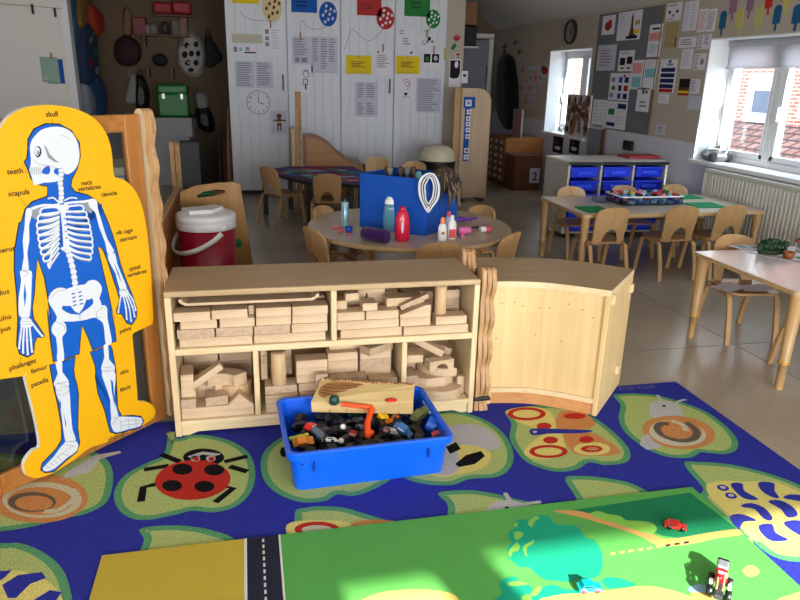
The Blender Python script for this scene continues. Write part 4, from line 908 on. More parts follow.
# plugged screw holes and scuffs on the bare back
m = MB()
for px, py in ((494, 304), (507, 303), (522, 302), (531, 306), (548, 308), (557, 308), (572, 304), (583, 310), (592, 318), (503, 338), (546, 334), (569, 341)):
    t = min(max((px - 490) / 120, .03), .97); k = t * (len(fr) - 1); i = min(int(k), len(fr) - 2); f_ = k - i; a, b = V3(fr[i] + (0,)), V3(fr[i + 1] + (0,)); dd = (b - a).normalized(); nn = V3((-dd.y, dd.x, 0)); p = a.lerp(b, f_) + nn * .0155
    z_ = on_y(px, py, p.y).z; m.flat([p + dd * x + V3((0, 0, z_ + y)) for x, y in ell(0, 0, .005, .0025, 10)])
m.build('scuff', plain('scuff', (150, 116, 74), .7), cu, world=True)
hinge_post('hinge_post', 'short wavy-edged wooden connector strapped between the shelf unit and the curved unit', (.944, 2.547, .0085), .615, 3, t=.021)
hinge_post('hinge_post', 'short wooden connector joining the backs of the shelf unit and the curved unit', (.945, 2.82, .0085), .625, 3, t=.021)

# ================================================================ blue toy box
BX, BY = .375, 2.262
tb = thing('toy_box', 'bright blue plastic tray full of toys on the rug', 'toy box', (BX, BY, RZ + .001), R_(2.2))
def tray_shell(W, Dp, Hh, taper, t=.004, lip=.018, lh=.028):
    mb = MB(); s = [(W - 2 * taper, Dp - 2 * taper, 0), (W - 2 * taper * .06, Dp - 2 * taper * .06, Hh - lh), (W, Dp, Hh - lh)]
    rings = []
    def ring(w, d, z_, r=.03): return [V3((x, y, z_)) for x, y in rrect(w, d, r, 4)]
    seq = [ring(W - 2 * taper, Dp - 2 * taper, 0), ring(W - .02, Dp - .02, Hh - lh), ring(W + .006, Dp + .006, Hh - lh), ring(W + .012, Dp + .012, Hh - .004), ring(W + .006, Dp + .006, Hh), ring(W - .018, Dp - .018, Hh), ring(W - .026, Dp - .026, Hh - .006), ring(W - 2 * taper - .008, Dp - 2 * taper - .008, .004)]
    n = len(seq[0])
    for a, b in zip(seq[:-1], seq[1:]): mb.add(a + b, [[i, (i + 1) % n, n + (i + 1) % n, n + i] for i in range(n)], 0, False)
    mb.add(seq[0], [list(range(n))[::-1]]); mb.add(seq[-1], [list(range(n))]); return mb
TW, TD, TH = .585, .425, .158
tray_shell(TW, TD, TH, .022).build('tray', M_BINBLUE, tb)
for sx in (-1, 1):
    m = MB(); m.box((sx * .205, -TD / 2 + .002, TH - .06), (.008, .012, .036), 0, .003); m.build('clip_slot', plain('slot_blue', (4, 58, 150), .5), tb)
m = MB(); m.ball((-.245, -TD / 2 + .004, TH - .048), (.006, .01, .006)); m.build('rivet', plain('slot_blue', (4, 58, 150), .5), tb)
m = MB(); m.box((TW / 2 - .018, .06, TH - .02), (.006, .10, .012), 0, .004); m.build('hand_slot', plain('slot_light', (150, 180, 235), .5), tb)
TBM = PM(tb)
def in_tray(x, y, z_): return TBM @ V3((x, y, z_))
def toy_car(name, label, col, loc, rz, L=.07, group=None, rot=None, tall=1.0, col2=None):
    o = thing(name, label, 'toy car', loc, rz, group, rot); W = L * .42; H = L * .36 * tall; wr = L * .12
    mb = MB(); P = [(-L / 2, wr * .7), (L / 2, wr * .7), (L / 2, H * .55), (L * .26, H * .62), (L * .12, H), (-L * .3, H), (-L * .42, H * .62), (-L / 2, H * .58)]
    mb.prism(P, W, Matrix(((1, 0, 0, 0), (0, 0, 1, -W / 2), (0, 1, 0, 0), (0, 0, 0, 1)))); mb.build('body', col, o)
    mb = MB(); mb.box((-L * .1, 0, H * .82), (L * .36, W * 1.03, H * .2), 0); mb.build('windows', col2 or M_BLACK, o)
    for sx in (-.3, .3):
        for sy in (-1, 1):
            mb = MB(); mb.lathe([(0, -W * .09), (wr, -W * .09), (wr, W * .09), (0, W * .09)], 12, 0, (0, 0, 0), 1, 1, Matrix.Rotation(pi / 2, 4, 'X')); 
            for v in mb.v: v += V3((sx * L, sy * W * .48, wr))
            mb.build('wheel', M_BLACK, o)
    return o
tcol = [plain('toy_black', (24, 24, 26), .35, .5), plain('toy_charcoal', (52, 54, 60), .35, .5), plain('toy_navy', (22, 34, 70), .3, .5), plain('toy_bottle_green', (22, 60, 44), .35, .5), plain('toy_blue', (30, 90, 200), .3, .5), plain('toy_red', (206, 40, 36), .3, .5), plain('toy_silver', (170, 174, 180), .25, .5, .6), plain('toy_orange', (226, 120, 30), .35, .5)]
protos = [toy_car('toy_car', 'dark toy vehicle jumbled in the heap inside the blue tray', c, (0, 0, 0), 0, L_, 'dark toys in the blue tray') for c, L_ in ((tcol[0], .075), (tcol[1], .068), (tcol[2], .07), (tcol[3], .08))]
random.seed(11); first = set(); nlay = 3
for lay_ in range(nlay):
    for ix in range(7):
        for iy in range(5):
            if lay_ < 2 and random.random() < .2: continue
            x = -.204 + ix * .068 + random.uniform(-.012, .012); y = -.125 + iy * .0625 + random.uniform(-.012, .012)
            z_ = .006 + lay_ * .042 + (random.uniform(0, .008) if lay_ else 0); k = random.choices([0, 1, 2, 3], [8, 4, 2, 1])[0]
            p = in_tray(x, y, z_); rot = (random.uniform(-.35, .35) * (lay_ > 0), random.uniform(-.35, .35) * (lay_ > 0), random.uniform(0, 6.28))
            cn = ['black', 'charcoal', 'navy', 'dark green'][k]; lb = f'{cn} toy vehicle on the heap in the blue tray, {["front", "second", "middle", "fourth", "back"][iy]} row, {["leftmost", "second from left", "third from left", "middle", "third from right", "second from right", "rightmost"][ix]}' if lay_ == nlay - 1 else 'dark toy vehicle buried under the heap in the blue tray'
            if k not in first: o = protos[k]; o.location = p; o.rotation_euler = rot; first.add(k); o['label'] = lb
            else: o = dup(protos[k], p, 0, lb, 'dark toys in the blue tray', rot)
def top_toy(px, py, z_=.128): return on_z(px, py, z_)
toy_car('toy_car', 'blue and white toy car on the right of the toys in the blue tray', tcol[4], top_toy(432, 425, .122), .9, .085, None, (0.3, -.2, 1.0), 1.0, M_WHITE)
toy_car('toy_car', 'blue toy car with pale roof lying in the tray beside the yellow brick', plain('toy_steel_blue', (60, 110, 170), .3), top_toy(402, 432, .122), -.5, .075, None, (0.2, .5, -.6), 1.0, M_WHITE)
toy_car('toy_car', 'orange toy car at the front left corner inside the blue tray', plain('toy_amber', (200, 120, 40), .4), top_toy(303, 444, .118), .3, .075, None, (.5, 0, .2), 1.1)
toy_car('toy_car', 'red toy car with pale roof near the left end of the blue tray', tcol[5], top_toy(311, 429, .122), .9, .065, None, (.1, .2, .9), 1.0, M_WHITE)
toy_car('toy_car', 'silver toy car lying beside the orange digger arm in the blue tray', tcol[6], top_toy(388, 434, .128), 1.9, .07, None, (.4, .2, 2.1))
toy_car('toy_car', 'dark red toy car near the middle of the toys in the blue tray', plain('toy_maroon', (120, 24, 30), .3), top_toy(353, 436, .126), 1.2, .06, None, (.2, .4, 1.2))
toy_car('toy_car', 'white and black toy car in the front middle of the blue tray', M_WHITE, top_toy(330, 443, .122), 2.6, .055, None, (.5, .2, 2.6))
toy_car('toy_car', 'olive toy lorry behind the blue and white car in the tray', plain('toy_olive', (90, 96, 50), .4), top_toy(420, 417, .126), .5, .08, None, (.3, -.4, .5), 1.2)
toy_car('toy_car', 'pinkish red toy car tucked in the right front corner of the blue tray', plain('toy_pink', (220, 90, 100), .4), top_toy(437, 435, .112), .2, .045, None, (.4, 0, .2))
def simple(name, label, cat, mb, mats, group=None): return tag(mb.build(name, mats, world=True), label, cat, group)
p = top_toy(299, 437, .128); m = MB(); m.tube([p + V3((-.026, -.006, 0)), p + V3((.0, 0, .004)), p + V3((.026, .008, 0))], .006, 0, 8); m.ball(p + V3((-.027, -.006, 0)), (.022, .018, .018)); m.ball(p + V3((.027, .008, 0)), (.022, .018, .018)); simple('toy_bone', 'lime green bone-shaped toy in the left of the blue tray', 'toy', m, plain('toy_lime', (190, 214, 60), .4))
p = top_toy(318, 433, .126); m = MB(); m.box(p, (.028, .085, .02), 0, .006, (0.15, .1, .5)); simple('grey_block', 'grey translucent toy bar beside the lime bone in the blue tray', 'toy', m, plain('toy_grey', (96, 112, 134), .3))
for (px, py, r, nm) in ((343, 427, .012, 'upper'), (341, 441, .011, 'lower')):
    p = top_toy(px, py, .130); m = MB(); m.ball(p, (r * 2, r * 2, r * 2)); simple('toy_ball', f'small white ball among the black toys, the {nm} one of two', 'toy', m, M_WHITE)
p = top_toy(383, 417, .132); m = MB(); m.box(p, (.04, .03, .022), 0, .004, (.3, .2, .4)); simple('toy_brick', 'yellow toy brick beside the orange arm in the blue tray', 'toy', m, plain('toy_yellow', (244, 200, 20), .4))
m = MB()
for px, py in ((389, 421), (395, 417)):
    p = top_toy(px, py, .134); m.tube([p + V3((.011 * cos(a), .011 * sin(a), .003 * cos(a))) for a in [i * pi / 7 for i in range(14)]], .0045, 0, 8, True)
simple('toy_goggles', 'pair of orange rings right of the yellow brick in the blue tray', 'toy', m, tcol[7])
p0, p1, p2 = on_z(368, 436, .135), on_z(372, 408, .165), on_z(341, 404, .178)
m = MB(); m.tube([p0, (p0 + p1) / 2 + V3((-.012, -.01, .0)), p1], [.013, .012, .011], 0, 6); m.tube([p1 + V3((.004, 0, .002)), p2], .009, 0, 6); m.tube([p0, p0 + V3((.02, .03, -.002))], .01, 0, 6); simple('toy_digger_arm', 'bent orange toy digger arm propped on the wooden slab', 'toy', m, plain('toy_vivid_orange', (250, 84, 20), .4))
p = on_z(334, 400, .192); m = MB(); m.ball(p, (.045, .035, .045), 0, 7, .12); simple('toy_bucket', 'dark green toy bucket at the end of the orange arm', 'toy', m, plain('toy_dark_green', (8, 62, 52), .4))
# the rough wooden slab lying across the tray
sl = thing('wooden_slab', 'rough wooden slab with a bark hollow lying on the toys in the blue tray', 'wooden slab', in_tray(.02, .06, .135), R_(-6))
a, b, c, d_ = on_z(312, 412, .148), on_z(413, 414, .148), on_z(415, 384, .225), on_z(322, 378, .225)
a2, b2 = on_z(311, 402, .178), on_z(413, 402, .178)
M_SLAB = wood('slab_wood', (196, 164, 104), (224, 198, 142), .6, 'X', .8); M_BARK = wood('bark_wood', (140, 90, 50), (176, 124, 76), .7, 'X', 1.0)
dn = V3((0, .014, -.034))
m = MB(); V8 = [a, b, b2, a2, c, d_, c + dn, d_ + dn]
a3, b3 = a + V3((0, .01, 0)), b + V3((0, .01, 0))
m.add([a, b, b2, a2], [[0, 1, 2, 3]]); m.add([a2, b2, c, d_], [[0, 1, 2, 3]]); m.add([c, c + dn, d_ + dn, d_], [[0, 1, 2, 3]]); m.add([a, d_ + dn, c + dn, b], [[0, 1, 2, 3]]); m.add([a, a2, d_, d_ + dn], [[0, 1, 2, 3]]); m.add([b, c + dn, c, b2], [[0, 1, 2, 3]])
m.build('slab', M_SLAB, sl, world=True)
u_ = (b2 - a2); v_ = (d_ - a2); nr = u_.cross(v_).normalized()
S = lambda s, t, o: (a2 * (1 - s) + b2 * s) * (1 - t) + (d_ * (1 - s) + c * s) * t + nr * o
m = MB(); m.add([S(i / 12, j / 6, .0004) for j in range(7) for i in range(13)], [[j * 13 + i, j * 13 + i + 1, j * 13 + i + 14, j * 13 + i + 13] for j in range(6) for i in range(12)]); m.build('top_face', M_SLAB, sl, world=True)
m = MB(); m.add([S(x, y, .0022) for x, y in cr([(.04, .30), (.14, .14), (.32, .12), (.44, .34), (.47, .78), (.34, .86), (.14, .84), (.04, .66)], 4)], [list(range(32))]); m.build('bark_hollow', M_BARK, sl, world=True)
m = MB()
for k in range(4): m.add([S(x, y, .0034) for x, y in stroke(cr([(.07, .38 + k * .12), (.2, .28 + k * .14), (.42, .40 + k * .12)], 4, False), .025)], [list(range(18))])
m.build('bark_groove', plain('bark_dark', (92, 56, 30), .8), sl, world=True)
m = MB(); ly = (b - a)
for s in (.17, .34, .52, .62, .72, .86):
    p, q = a + ly * s, a2 + u_ * s; m.add([p + V3((0, -.0006, .002)), p + V3((.0025, -.0006, .002)), q + V3((.0025, -.0006, -.012)), q + V3((0, -.0006, -.012))], [[0, 1, 2, 3]])
m.build('saw_cut', plain('saw_dark', (92, 66, 34), .8), sl, world=True)
random.seed(5); m = MB()
for k in range(26): m.ball(S(.04 + k * .037, .97 + random.uniform(-.04, .03), .002), (.014, .012, .008), 0, 6, .3)
m.build('rough_edge', M_BARK, sl, world=True)
p = on_z(391, 400, .186); m = MB(); m.ball(p, (.05, .03, .014), 0, 10); simple('toy_disc', 'red toy disc on the front edge of the wooden slab', 'toy', m, tcol[5])
# toys on the play mat
zt = MATZ + .0016
toy_car('toy_car', 'red toy fire engine on the dark green corner of the play mat', tcol[5], on_z(675, 528, zt), R_(-28), .066, None, None, .95)
toy_car('toy_car', 'turquoise toy car with pink wheels by the printed tree on the mat', plain('toy_turquoise', (0, 170, 180), .3), on_z(589, 590, zt), R_(-8), .066, None, None, 1.1)
for o in COL.objects:
    if o.name.startswith('wheel') and o.parent and o.parent.get('label', '').startswith('turquoise'): o.data.materials[0] = plain('toy_rose', (222, 60, 90), .4)
tr = thing('toy_truck', 'black and red toy truck with silver cab at the near right of the play mat', 'toy truck', on_z(719, 588, zt), math.atan2((on_z(722, 557, zt) - on_z(715, 604, zt)).y, (on_z(722, 557, zt) - on_z(715, 604, zt)).x))
m = MB(); m.box((-.015, 0, .02), (.11, .022, .014), 0, .002); m.build('chassis', tcol[1], tr)
m = MB(); m.box((.055, 0, .03), (.034, .03, .034), 0, .004); m.build('cab', tcol[6], tr); m = MB(); m.box((.076, 0, .03), (.014, .032, .03), 0, .004); m.build('bumper', M_BLACK, tr)
m = MB(); m.box((.012, 0, .032), (.05, .032, .02), 0, .004); m.ball((-.012, .004, .046), (.022, .02, .014)); m.build('body', plain('toy_dark_red', (176, 24, 30), .3), tr)
m = MB(); m.box((.004, -.002, .045), (.02, .026, .006), 0, .002); m.build('panel', M_WHITE, tr)
for x, r in ((.022, .013), (-.045, .016)):
    for sy in (-1, 1):
        m = MB(); m.lathe([(0, -.008), (r, -.008), (r, .008), (0, .008)], 14, 0, (0, 0, 0), 1, 1, Matrix.Rotation(pi / 2, 4, 'X'))
        for v in m.v: v += V3((x, sy * .024, r))
        m.build('wheel', M_BLACK, tr)
for sy in (-1, 1): m = MB(); m.box((-.022, sy * .024, .03), (.016, .010, .014), 0, .003); m.build('mudguard', M_WHITE, tr)
for sy in (-1, 1): m = MB(); m.tube([(-.06, sy * .008, .04), (.0, sy * .008, .05)], .003); m.build('rail', M_EDGE, tr)
# ================================================================ chairs
def make_chair(label, cat='chair', group=None, loc=(0, 0, 0), rz=0.0):
    t = thing('child_chair', label, cat, loc, rz, group)
    W, Dp, SH, TH_ = .285, .29, .30, .555
    m = MB(); P = [(x, y + .02) for x, y in rrect(W, Dp, .06, 5)]; m.prism(P, .013, Matrix.Translation((0, 0, SH - .013))); m.build('seat', M_SEAT, t)
    m = MB(); nc = 22; nr_ = 7; th = .012; hw = .126; front = []; back = []
    for i in range(nc + 1):
        u = -1 + 2 * i / nc; zt = TH_ - .05 * (1 - math.sqrt(max(0, 1 - abs(u) ** 3.2)))  - .012 * u * u
        zb = SH - .02 + (.115 * math.sqrt(max(0, 1 - (u / .52) ** 2)) if abs(u) < .52 else 0)
        for j in range(nr_ + 1):
            z_ = zb + (zt - zb) * j / nr_; k = (z_ - SH) / (TH_ - SH); wd = hw * (.93 + .10 * k)
            y = -.128 - .05 * k + .028 * u * u; x = u * wd
            front.append(V3((x, y + th / 2, z_))); back.append(V3((x, y - th / 2, z_)))
    n = nr_ + 1; N_ = len(front); fs = []; ed = []
    for i in range(nc):
        for j in range(nr_):
            a, b, c, d = i * n + j, (i + 1) * n + j, (i + 1) * n + j + 1, i * n + j + 1; fs.append([a, d, c, b]); fs.append([N_ + a, N_ + b, N_ + c, N_ + d])
        ed.append([i * n, (i + 1) * n, N_ + (i + 1) * n, N_ + i * n]); k = i * n + nr_; ed.append([k, N_ + k, N_ + k + n, k + n])
    for j in range(nr_): ed.append([j, N_ + j, N_ + j + 1, j + 1]); q = nc * n + j; ed.append([q, q + 1, N_ + q + 1, N_ + q])
    m.add(front + back, fs, 0, True); m.add(front + back, ed, 1); m.build('backrest', [M_CHAIR, M_TEDGE], t)
    m = MB(); m.box((0, -.156 - .007, SH + .165), (.03, .004, .016), 0, .004); m.build('maker_mark', M_EDGE, t)
    for sx in (-1, 1):
        x = sx * .138
        for sg, yt, yf in ((1, .10, .175), (-1, -.10, -.185)):
            m = MB(); m.tube(cr([(x, .01 * sg, SH - .024), (x, yt * .7, SH - .024), (x, yt + sg * .012, SH - .034), (x, yt + sg * .03, SH - .075), (x, yf - sg * .02, .12), (x, yf, .001)], 4, False), .0185, 0, 4, False, (1.0, .62), (1, 0, 0), False)
            m.build('leg', M_CHAIR, t)
    return t
def face(p, q): return math.atan2(q[1] - p[1], q[0] - p[0]) - pi / 2
T1 = dict(x0=2.30, x1=3.80, y0=4.355, y1=5.12, z=.486); T2 = dict(x0=2.40, x1=3.62, y0=2.47, y1=3.245, z=.497); RT = (.983, 4.11, .635, .497)
ch0 = None
def chair(x, y, rz, label, group=None):
    global ch0
    if ch0 is None: ch0 = make_chair(label, 'chair', group, (x, y, 0), rz); return ch0
    return dup(ch0, (x, y, 0), rz, label, group)
gA = 'chairs around the rectangular table'
for p, rz, lb in (((2.485, 4.42), 0, 'wooden child chair at the near side of the long table, nearest its left end'), ((3.045, 4.43), R_(-2), 'middle wooden child chair at the near side of the long table'), ((3.44, 4.43), R_(2), 'wooden child chair at the near side of the long table, by the radiator'),
                  ((2.60, 5.03), pi, 'child chair at the far side of the long table, left of the brick box'), ((3.09, 5.05), pi, 'child chair at the far side of the long table, behind the brick box'), ((3.58, 5.07), pi, 'child chair at the far side of the long table, at its right end')):
    chair(p[0], p[1], rz, lb, gA)
chair(2.72, 3.20, R_(172), 'child chair under the far side of the white-topped table, papers on its seat', 'chairs around the white-topped table')
chair(2.77, 2.62, R_(4), 'wooden child chair cut off at the right edge under the white-topped table', 'chairs around the white-topped table')
gR = 'chairs around the round table'
for p, lb in (((.60, 4.39), 'chair at the far left of the round table, its back catching white light'), ((.985, 3.55), 'chair at the near side of the round table seen over the shelf unit'), ((1.36, 3.70), 'chair at the right of the round table with its back seen edge-on'), ((1.43, 4.33), 'chair at the far right of the round table beyond the brush'), ((.49, 3.90), 'chair at the left of the round table seen edge-on beside the drinks cooler')):
    chair(p[0], p[1], face(p, RT), lb, gR)
gB = 'chairs around the dark low table'
chair(.31, 6.66, R_(-52), 'chair standing at the left end of the dark low table', gB); chair(.71, 6.21, R_(-8), 'chair at the near side of the dark low table beside the hair spray can', gB)
chair(1.34, 7.2, R_(165), 'chair at the far side of the dark low table behind the curved panel end', gB); chair(1.62, 6.80, R_(150), 'chair seen just above the blue box by the black bin', gB)

# ================================================================ tables
def leg_mesh(z_):
    m = MB(); m.lathe([(.019, 0), (.019, .13), (.026, .132), (.026, .145), (.024, .147), (.030, z_ - .09), (.034, z_)], 16); return m
def rect_table(name, label, T, mat_top):
    t = thing(name, label, 'table', ((T['x0'] + T['x1']) / 2, (T['y0'] + T['y1']) / 2, 0)); W = T['x1'] - T['x0']; Dp = T['y1'] - T['y0']; z_ = T['z']
    m = MB(); P = rrect(W, Dp, .03, 4); m.prism(P, .021, Matrix.Translation((0, 0, z_ - .022)), 0); P2 = rrect(W - .006, Dp - .006, .028, 4); m.build('edge_band', M_TEDGE, t)
    m = MB(); m.prism(P2, .0012, Matrix.Translation((0, 0, z_ - .001))); m.build('tabletop', mat_top, t)
    m = MB()
    for sy in (-1, 1): m.box((0, sy * (Dp / 2 - .13), z_ - .042), (W - .2, .02, .03))
    for sx in (-1, 1): m.box((sx * (W / 2 - .13), 0, z_ - .042), (.02, Dp - .2, .03))
    m.build('apron', M_TEDGE, t)
    for sx in (-1, 1):
        for sy in (-1, 1):
            m = leg_mesh(z_ - .022)
            for v in m.v: v += V3((sx * (W / 2 - .042), sy * (Dp / 2 - .042), 0))
            lg = m.build('leg', M_CHAIR, t); m = MB(); m.lathe([(.0275, .131), (.0275, .146)], 16, 0, (sx * (W / 2 - .042), sy * (Dp / 2 - .042), 0)); m.build('ring', plain('brass_ring', (206, 160, 74), .35, .5, .5), lg)
    return t
M_TOPW = plain('table_white', (206, 202, 204), .25, .5, var=.02); M_TOPP = wood('table_pale', (198, 184, 164), (210, 198, 180), .28, 'X', .4, .5, .1)
rect_table('rectangular_table', 'long pale wooden table by the radiator with a box of bricks on it', T1, M_TOPP)
rect_table('rectangular_table', 'white-topped wooden table at the right edge with a toy bush on it', T2, M_TOPW)
t = thing('round_table', 'round wooden table behind the shelves holding a blue box and bottles', 'table', (RT[0], RT[1], 0))
m = MB(); m.lathe([(0, RT[3] - .026), (RT[2] - .002, RT[3] - .026), (RT[2], RT[3] - .022), (RT[2], RT[3] - .003), (RT[2] - .003, RT[3] - .001)], 64); m.build('edge_band', M_TEDGE, t)
m = MB(); m.lathe([(0, RT[3] - .004), (RT[2] - .004, RT[3] - .002), (RT[2] - .005, RT[3]), (0, RT[3])], 64, 0, smooth=False); m.build('tabletop', M_TABLE, t)
for k in range(4):
    a = pi / 4 + k * pi / 2; m = leg_mesh(RT[3] - .026)
    for v in m.v: v += V3((cos(a) * .44, sin(a) * .44, 0))
    m.build('leg', M_CHAIR, t)

# ---- on the long table
zt1 = T1['z'] + .0012
def on_t(px, py, z_): p = on_z(px, py, z_); return p
M_FELT = plain('felt_green', (14, 140, 84), .8, .2, bump=.1)
for q, lb in (([(578.7, 206), (607, 207), (602, 213), (587, 212.5)], 'green felt building sheet at the near left corner of the long table'), ([(674, 193), (699, 197.5), (693, 200.5), (679, 198.5)], 'green building sheet on the long table, right behind the brick box'), ([(687, 202), (721, 203), (714, 208.5), (696, 208.5)], 'green building sheet on the long table, nearest the radiator')):
    P = [on_t(x, y, zt1) for x, y in q]; c = sum(P, V3()) / 4; m = MB(); w = max(abs(P[1].x - P[0].x), .2); dx = w / 2; dy = max(abs(P[2].y - P[1].y), .18) / 2
    m.box((c.x, c.y, zt1 + .003), (2 * dx, 2 * dy, .006), 0, .002); tag(m.build('building_sheet', M_FELT, world=True), lb, 'sheet', 'green sheets on the long table')
bx0 = on_t(622, 206, zt1); bx1 = on_t(681, 204.5, zt1); bw = bx1.x - bx0.x; bd = .26; bc = V3(((bx0.x + bx1.x) / 2, bx0.y + bd / 2, zt1 + .001))
bb = thing('brick_box', 'clear plastic box full of coloured bricks on the long table', 'box', bc)
M_CLEAR = glass('clear_plastic', (215, 225, 235), .08)
m = MB(); hh = .065
m.box((0, 0, .004), (bw, bd, .004)); m.build('box_base', M_CLEAR, bb)
for x, y, dx, dy in ((0, -bd / 2, bw, .003), (0, bd / 2, bw, .003), (-bw / 2, 0, .003, bd), (bw / 2, 0, .003, bd)):
    m = MB(); m.box((x, y, hh / 2), (dx, dy, hh)); m.build('box_side', M_CLEAR, bb)
m = MB(); m.tube([(x, y, hh) for x, y in rrect(bw + .01, bd + .01, .02, 3)], .006, 0, 6, True); m.build('box_rim', M_WHITE, bb)
random.seed(3); bcol = [plain('brick_' + n, c, .35) for n, c in (('red', (206, 34, 40)), ('green', (20, 110, 60)), ('blue', (40, 90, 190)), ('black', (26, 26, 30)), ('white', (225, 225, 225)), ('pink', (220, 130, 160)), ('sky', (110, 180, 220)), ('yellow', (230, 190, 40)))]
bproto = []
for k, mt in enumerate(bcol):
    m = MB(); m.box((0, 0, .011), (.038, .022, .022), 0, .001)
    for sx in (-.01, .01): m.lathe([(.006, .022), (.006, .026), (0, .026)], 8, 0, (sx, 0, 0))
    o = m.build('toy_brick', mt); bproto.append(o); tag(o, f'{["red", "green", "blue", "black", "white", "pink", "pale blue", "yellow"][k]} toy brick heaped in the clear box on the long table', 'toy brick', 'bricks in the clear box')
seen = set()
for lay_ in range(3):
    for ix in range(8):
        for iy in range(5):
            p = bc + V3((-bw / 2 + .03 + ix * (bw - .06) / 7 + random.uniform(-.005, .005), -bd / 2 + .028 + iy * (bd - .056) / 4 + random.uniform(-.005, .005), .007 + lay_ * .024 + random.uniform(0, .004)))
            k = random.choice([0, 0, 1, 1, 2, 3, 4, 5, 6, 3, 7] if iy > 0 and lay_ == 2 else [0, 2, 4, 5, 6, 6, 5, 3]); o = bproto[k]
            if k in seen: o = o.copy(); COL.objects.link(o)
            seen.add(k); o.location = p; o.rotation_euler = (random.uniform(-.3, .3) * (lay_ > 1), random.uniform(-.3, .3) * (lay_ > 1), random.uniform(0, 3.1))
p = on_t(615, 196, zt1 + .005); m = MB(); m.box((bc.x - bw / 2 - .075, bc.y + .05, zt1 + .02), (.10, .14, .035), 0, .006); tag(m.build('plastic_tub', M_CLEAR, world=True), 'small clear tub left of the brick box on the long table', 'tub')

# ---- on the white-topped table
zt2 = T2['z'] + .0012
def sheet_on(px, py, w, d, rz, label, marks=(), z_=None, name='picture_card', cat='card'):
    c = on_z(px, py, z_ or zt2); m = MB(); m.box((0, 0, .001), (w, d, .002), 0)
    for (x, y, dx, dy, mi) in marks: m.flat([V3((x * w + sx * dx * w / 2, y * d + sy * dy * d / 2, .0024)) for sx, sy in ((-1, -1), (1, -1), (1, 1), (-1, 1))], mi)
    o = m.build(name, [M_PAPER, M_CYAN, M_INK, M_GRN, M_BROWN], loc=c, rz=rz); return tag(o, label, cat)
sheet_on(748, 247.5, .16, .14, R_(8), 'pale printed card left of the toy bush on the white-topped table', [(-.2, .1, .3, .4, 1), (.2, -.1, .3, .3, 2)])
sheet_on(797, 254, .26, .30, R_(5), 'pale printed sheet on the white-topped table below the orange pot', [(-.2, .25, .4, .25, 1), (.25, .0, .3, .35, 2), (-.1, -.25, .5, .12, 3)])
sheet_on(776, 258, .30, .012, R_(-62), 'dark pencil strip lying along the middle of the white-topped table', [(0, 0, 1, 1, 4)], name='pencil', cat='pencil')
random.seed(9)
bs = thing('toy_bush', 'clump of dark green artificial leaves standing on the white-topped table', 'artificial plant', on_z(770, 253, zt2))
m = MB()
for k in range(46):
    a = random.uniform(0, 6.28); r = random.uniform(0, .085); m.ball((r * cos(a) * 1.1, r * sin(a) * .7, .02 + random.uniform(0, .055)), (.04, .03, .03), 0, 6, .25)
m.build('leaves', plain('plant_green', (18, 60, 28), .6), bs); m = MB(); m.lathe([(0, 0), (.06, 0), (.065, .02), (0, .022)], 14, 0, (0, 0, 0), 1.2, .8); m.build('base', plain('plant_base', (40, 50, 34), .7), bs)
p = on_z(788, 258, zt2); m = MB(); m.lathe([(0, 0), (.024, 0), (.03, .035), (.026, .035), (.02, .006), (0, .006)], 14, 0, p); tag(m.build('pot', plain('pot_orange', (150, 82, 40), .5), world=True), 'small orange-brown pot beside the toy bush', 'pot')
fg = thing('toy_bird', 'reddish toy bird on thin legs at the right edge of the white-topped table', 'toy bird', on_z(797, 252, zt2))
m = MB(); m.ball((0, 0, .065), (.05, .028, .028)); m.tube([(.018, 0, .07), (.03, 0, .085), (.028, 0, .10)], .005); m.ball((.031, 0, .102), (.018, .014, .014)); m.build('body', plain('bird_red', (110, 44, 36), .6), fg)
for sy in (-.008, .008): m = MB(); m.tube([(0, sy, 0), (.004, sy, .055)], .0022); m.build('leg', M_BLACK, fg)
# papers on the seat beneath
for k, (px, py, rz, lb) in enumerate(((728, 288, .3, 'white paper lying on the left of the chair seat under the white-topped table'), (756, 289, -.25, 'white paper lying on the right of the chair seat under the white-topped table'))):
    c = on_z(px, py, .304 + .003 * k); m = MB(); nx = 8
    for s_ in range(nx): pass
    vs = [V3((-.085 + .17 * i / nx, y, .003 + .012 * (i / nx) ** 2 * (1 + k) * .6)) for y in (-.06, .06) for i in range(nx + 1)]; m.add(vs, [[i, i + 1, nx + 2 + i, nx + 1 + i] for i in range(nx)], 0, True)
    tag(m.build('paper', M_PAPER, loc=c, rz=rz), lb, 'paper')

# ================================================================ on the round table
zr = RT[3] + .0005
A_, Bc, C_ = on_z(360, 227, zr), on_z(425, 236, zr), on_z(456, 226, zr)
d1 = (A_ - Bc); d2 = (C_ - Bc); H1 = .33
bx = thing('blue_box', 'big open blue box standing on the round table', 'box', (A_ + C_) / 2)
M_BOXB = plain('box_blue', (0, 78, 176), .5, .4, var=.03); D_ = A_ + d2
def panel(p, q, name, h=H1):
    mb = MB(); dd = q - p; L = dd.length; dd.normalize(); nn = V3((dd.y, -dd.x, 0)); c = (p + q) / 2
    mb.box(c + V3((0, 0, h / 2)), (L, .008, h), 0, .002, Matrix(((dd.x, nn.x, 0, 0), (dd.y, nn.y, 0, 0), (0, 0, 1, 0), (0, 0, 0, 1)))); return mb.build(name, M_BOXB, bx, world=True)
panel(A_, Bc, 'side'); panel(Bc, C_, 'side'); panel(C_, D_, 'side'); panel(D_, A_, 'side')
m = MB(); m.prism([(p.x, p.y) for p in (A_, Bc, C_, D_)], .006, Matrix.Translation((0, 0, zr + .0002))); m.build('base', M_BOXB, bx, world=True)
mid = (A_ + C_) / 2
